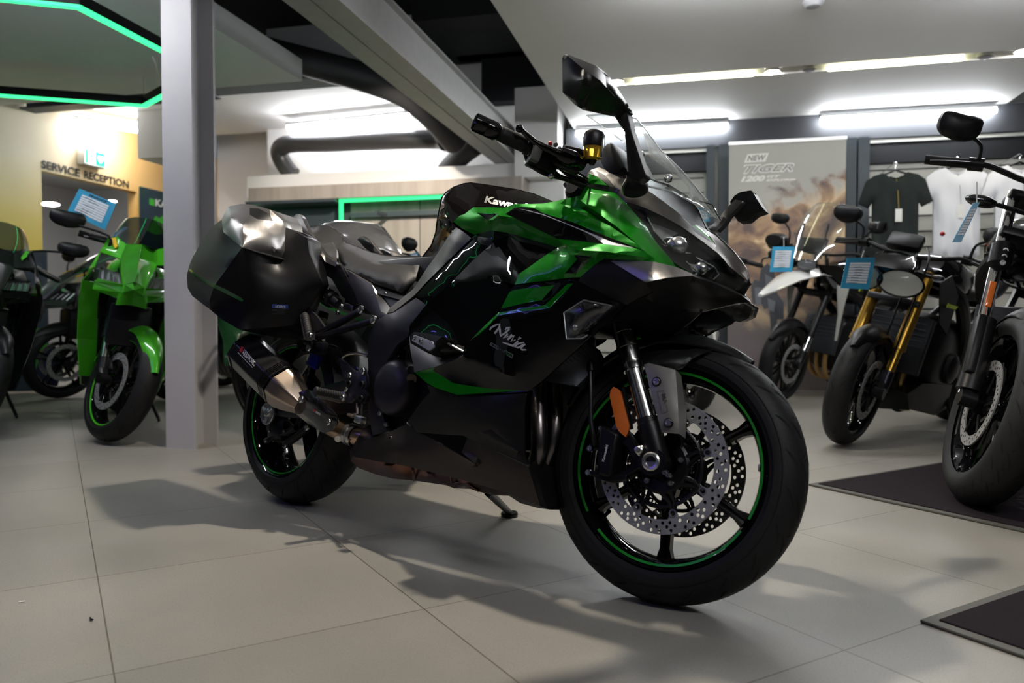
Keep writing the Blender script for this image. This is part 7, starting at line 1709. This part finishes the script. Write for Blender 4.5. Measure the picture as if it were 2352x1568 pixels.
# ================================================================ PRICE CARDS
CARD = mat('card_blue', (.035, .30, .50), .5); CARDW = mat('card_white', (.75, .78, .8), .6); CARDL = mat('card_pale_blue', (.25, .50, .68), .5)
def card(q, d, label, m=CARD, ddv=(0, 0), n=8, group=None, string=None, head=None):
    """photo corners tl, tr, br, bl at depth d (+ddv between left and right)"""
    p = [on_d(*c, d + (ddv[0] if i in (0, 3) else ddv[1])) for i, c in enumerate(q)]
    c = sum(p, V()) / 4; x = (p[1] - p[0]).normalized(); z = (p[0] - p[3]); z = (z - x * z.dot(x)).normalized(); y = z.cross(x)
    M = Matrix((x, y, z)).transposed().to_4x4(); M.translation = c; Mi = M.inverted(); L = [Mi @ v for v in p]
    t = empty('price_card', label, 'price card', M, group); mb = MB(); L2 = [V((v.x, 0, v.z)) for v in L]
    mb.prism(L2, V((0, .004, 0)), m); mb.build('card_board', t, sharp=0)
    def bl(u, w): return (L2[0] * (1 - u) + L2[1] * u) * (1 - w) + (L2[3] * (1 - u) + L2[2] * u) * w
    mb = MB(); f = -1 if y.y > 0 else 1
    o = V((0, -.0015 if y.y > 0 else .0055, 0))
    for i in range(n):
        w0 = .16 + .68 * i / n; w1 = w0 + .68 / n * .78
        mb.prism([bl(.14, w0) + o, bl(.86, w0) + o, bl(.86, w1) + o, bl(.14, w1) + o], V((0, -.0006 * 1, 0)), CARDW)
    mb.build('white_lines', t, sharp=0)
    rnd = random.Random(int(q[0][0])); mb = MB(); o2 = o * 1.0 + V((0, -.0012 if y.y > 0 else .0006, 0))
    for i in range(n):
        if rnd.random() < .75:
            w0 = .18 + .68 * i / n; u = rnd.uniform(.18, .4); pts = []
            for j in range(9): pts.append(bl(u + j * .035, w0 + .68 / n * .4 + rnd.uniform(-.012, .012)) + o2)
            mb.tube(pts, (p[1] - p[0]).length * .007, PRB, 4)
    if mb.v: mb.build('handwriting', t, sharp=0)
    if string:
        mb = MB(); mb.tube([Mi @ on_d(*string, d), bl(.5, .0)], .002, WPR, 6); mb.tube([bl(.42, -.02), bl(.58, -.02)], .005, LENS, 6); mb.build('hanging_clip', t)
    if head:
        uvv, fs = text_mesh(head, .03); b4 = [bl(.30, .125), bl(.78, .125), bl(.78, .04), bl(.30, .04)]
        mb = MB(); mb.add([(b4[0] * (1 - a.x) + b4[1] * a.x) * (1 - a.y) + (b4[3] * (1 - a.x) + b4[2] * a.x) * a.y + o for a in uvv], fs, PRB, False); mb.build('card_heading', t, sharp=0, recalc=False)
    return t
card([(182, 433), (267, 467), (241, 528), (154, 487)], 4.25, 'tilted blue price card standing on the lime green motorcycle', head='FINANCE')
card([(1775, 566), (1826, 566), (1819, 624), (1768, 624)], 5.15, 'blue price card at the left of the adventure motorcycle\'s screen', string=(1800, 545))
card([(1946, 592), (2011, 591), (1996, 665), (1931, 661)], 3.55, 'blue price card hanging left of the twin headlights', string=(1985, 575))
card([(2236, 466), (2251, 464), (2208, 556), (2187, 556)], 2.55, 'narrow pale blue price card turned edgewise under the bar at the right edge', m=CARDL, string=(2244, 418), n=10)
card([(944, 583), (960, 578), (962, 604), (942, 604)], 4.95, 'small blue card corner beside the round mirror behind the seat', n=3)
card([(1600, 476), (1626, 480), (1630, 508), (1602, 510)], 7.12, 'blue card on the rear slatwall seen through the lower end of the windscreen', n=3)
# low display board with a printed rider behind the left bikes
p0, p1 = on_z(0, 905), on_z(118, 902); d = (p1 - p0); L = d.length; M = Matrix.Translation(p0 - d * .3) @ rz(d)
t = empty('display_board', 'low dark blue display board with a printed rider behind the left bikes', 'display', M)
mb = MB(); mb.box((L * .6, .02, .62), (L * 1.3, .03, 1.2), mat('board_print', (.035, .05, .085), .5, noise=(3, .3, (.09, .10, .12)))); mb.build('print_sheet', t, sharp=0)
BFr = Frame(M.translation, d, V((-d.y, d.x, 0)), (0, 0, 1))
lettering('printed_rider', '', [(60, 895), (150, 895), (150, 750), (60, 750)], mat('print_green', (.05, .4, .03), .5), t, BFr, y=-.004, shapes=[[(.0, .8), (.3, .98), (.6, .9), (.5, .6), (.2, .55)], [(.05, .3), (.35, .2), (.5, .45), (.2, .5)]])
lettering('printed_rider', '', [(60, 895), (150, 895), (150, 750), (60, 750)], mat('print_navy', (.01, .015, .05), .5), t, BFr, y=-.006, shapes=[[(.35, .55), (.7, .75), (.95, .4), (.8, .05), (.3, .0), (.2, .2)]])
lettering('printed_number', '4', [(72, 775), (84, 775), (86, 758), (74, 758)], PRW, t, BFr, y=-.008, bold=.03)
mb = MB(); mb.box(on_z(92 * .55, 1381, .001), (.012, .006, .001), WPR, Matrix.Rotation(.5, 3, 'Z')); tag(mb.build('paper_scrap'), 'tiny white paper scrap on the tiles near the left picture edge', 'litter')
mb = MB(); mb.tube([on_z(207, 1418, .003), on_z(210, 1422, .004), on_z(214, 1423, .003)], .002, BLK, 6); tag(mb.build('crumb'), 'small dark crumb on the floor tiles in the left foreground', 'litter')
# panels that come as a left and a right piece: one object each
for o in [q for q in bpy.data.objects if q.parent and q.type == 'MESH' and q.name.split('.')[0] in ('side_panel', 'stripe', 'side_fairing', 'upper_fairing')]:
    me = o.data; ys = [v.co.y for v in me.vertices]
    if min(ys) > -.01 or max(ys) < .01: continue
    if any(min(ys[i] for i in p.vertices) < 0 < max(ys[i] for i in p.vertices) for p in me.polygons): continue
    for sg in (1, -1):
        bm = bmesh.new(); bm.from_mesh(me)
        bmesh.ops.delete(bm, geom=[v for v in bm.verts if v.co.y * sg < 0], context='VERTS')
        m2_ = bpy.data.meshes.new(o.name.split('.')[0]); bm.to_mesh(m2_); bm.free()
        for m in me.materials: m2_.materials.append(m)
        c = link(o.name.split('.')[0], m2_, o.parent)
        if 'label' in o: c['label'] = o['label']
    bpy.data.objects.remove(o)
# ================================================================ CAMERA
cd = bpy.data.cameras.new('camera'); co = bpy.data.objects.new('camera', cd); COL.objects.link(co)
co.location = CAM; co.rotation_euler = (PI / 2 - PITCH, 0, 0)
cd.sensor_width = 36; cd.lens = 36 * FPX / 2352; cd.clip_start = .05
cd.dof.use_dof = True; cd.dof.focus_distance = 2.1; cd.dof.aperture_fstop = 3.2
SC.camera = co
SC.view_settings.view_transform = 'Standard'; SC.view_settings.look = 'None'; SC.view_settings.gamma = 1
SC.view_settings.use_curve_mapping = False; SC.view_settings.exposure = 0.92
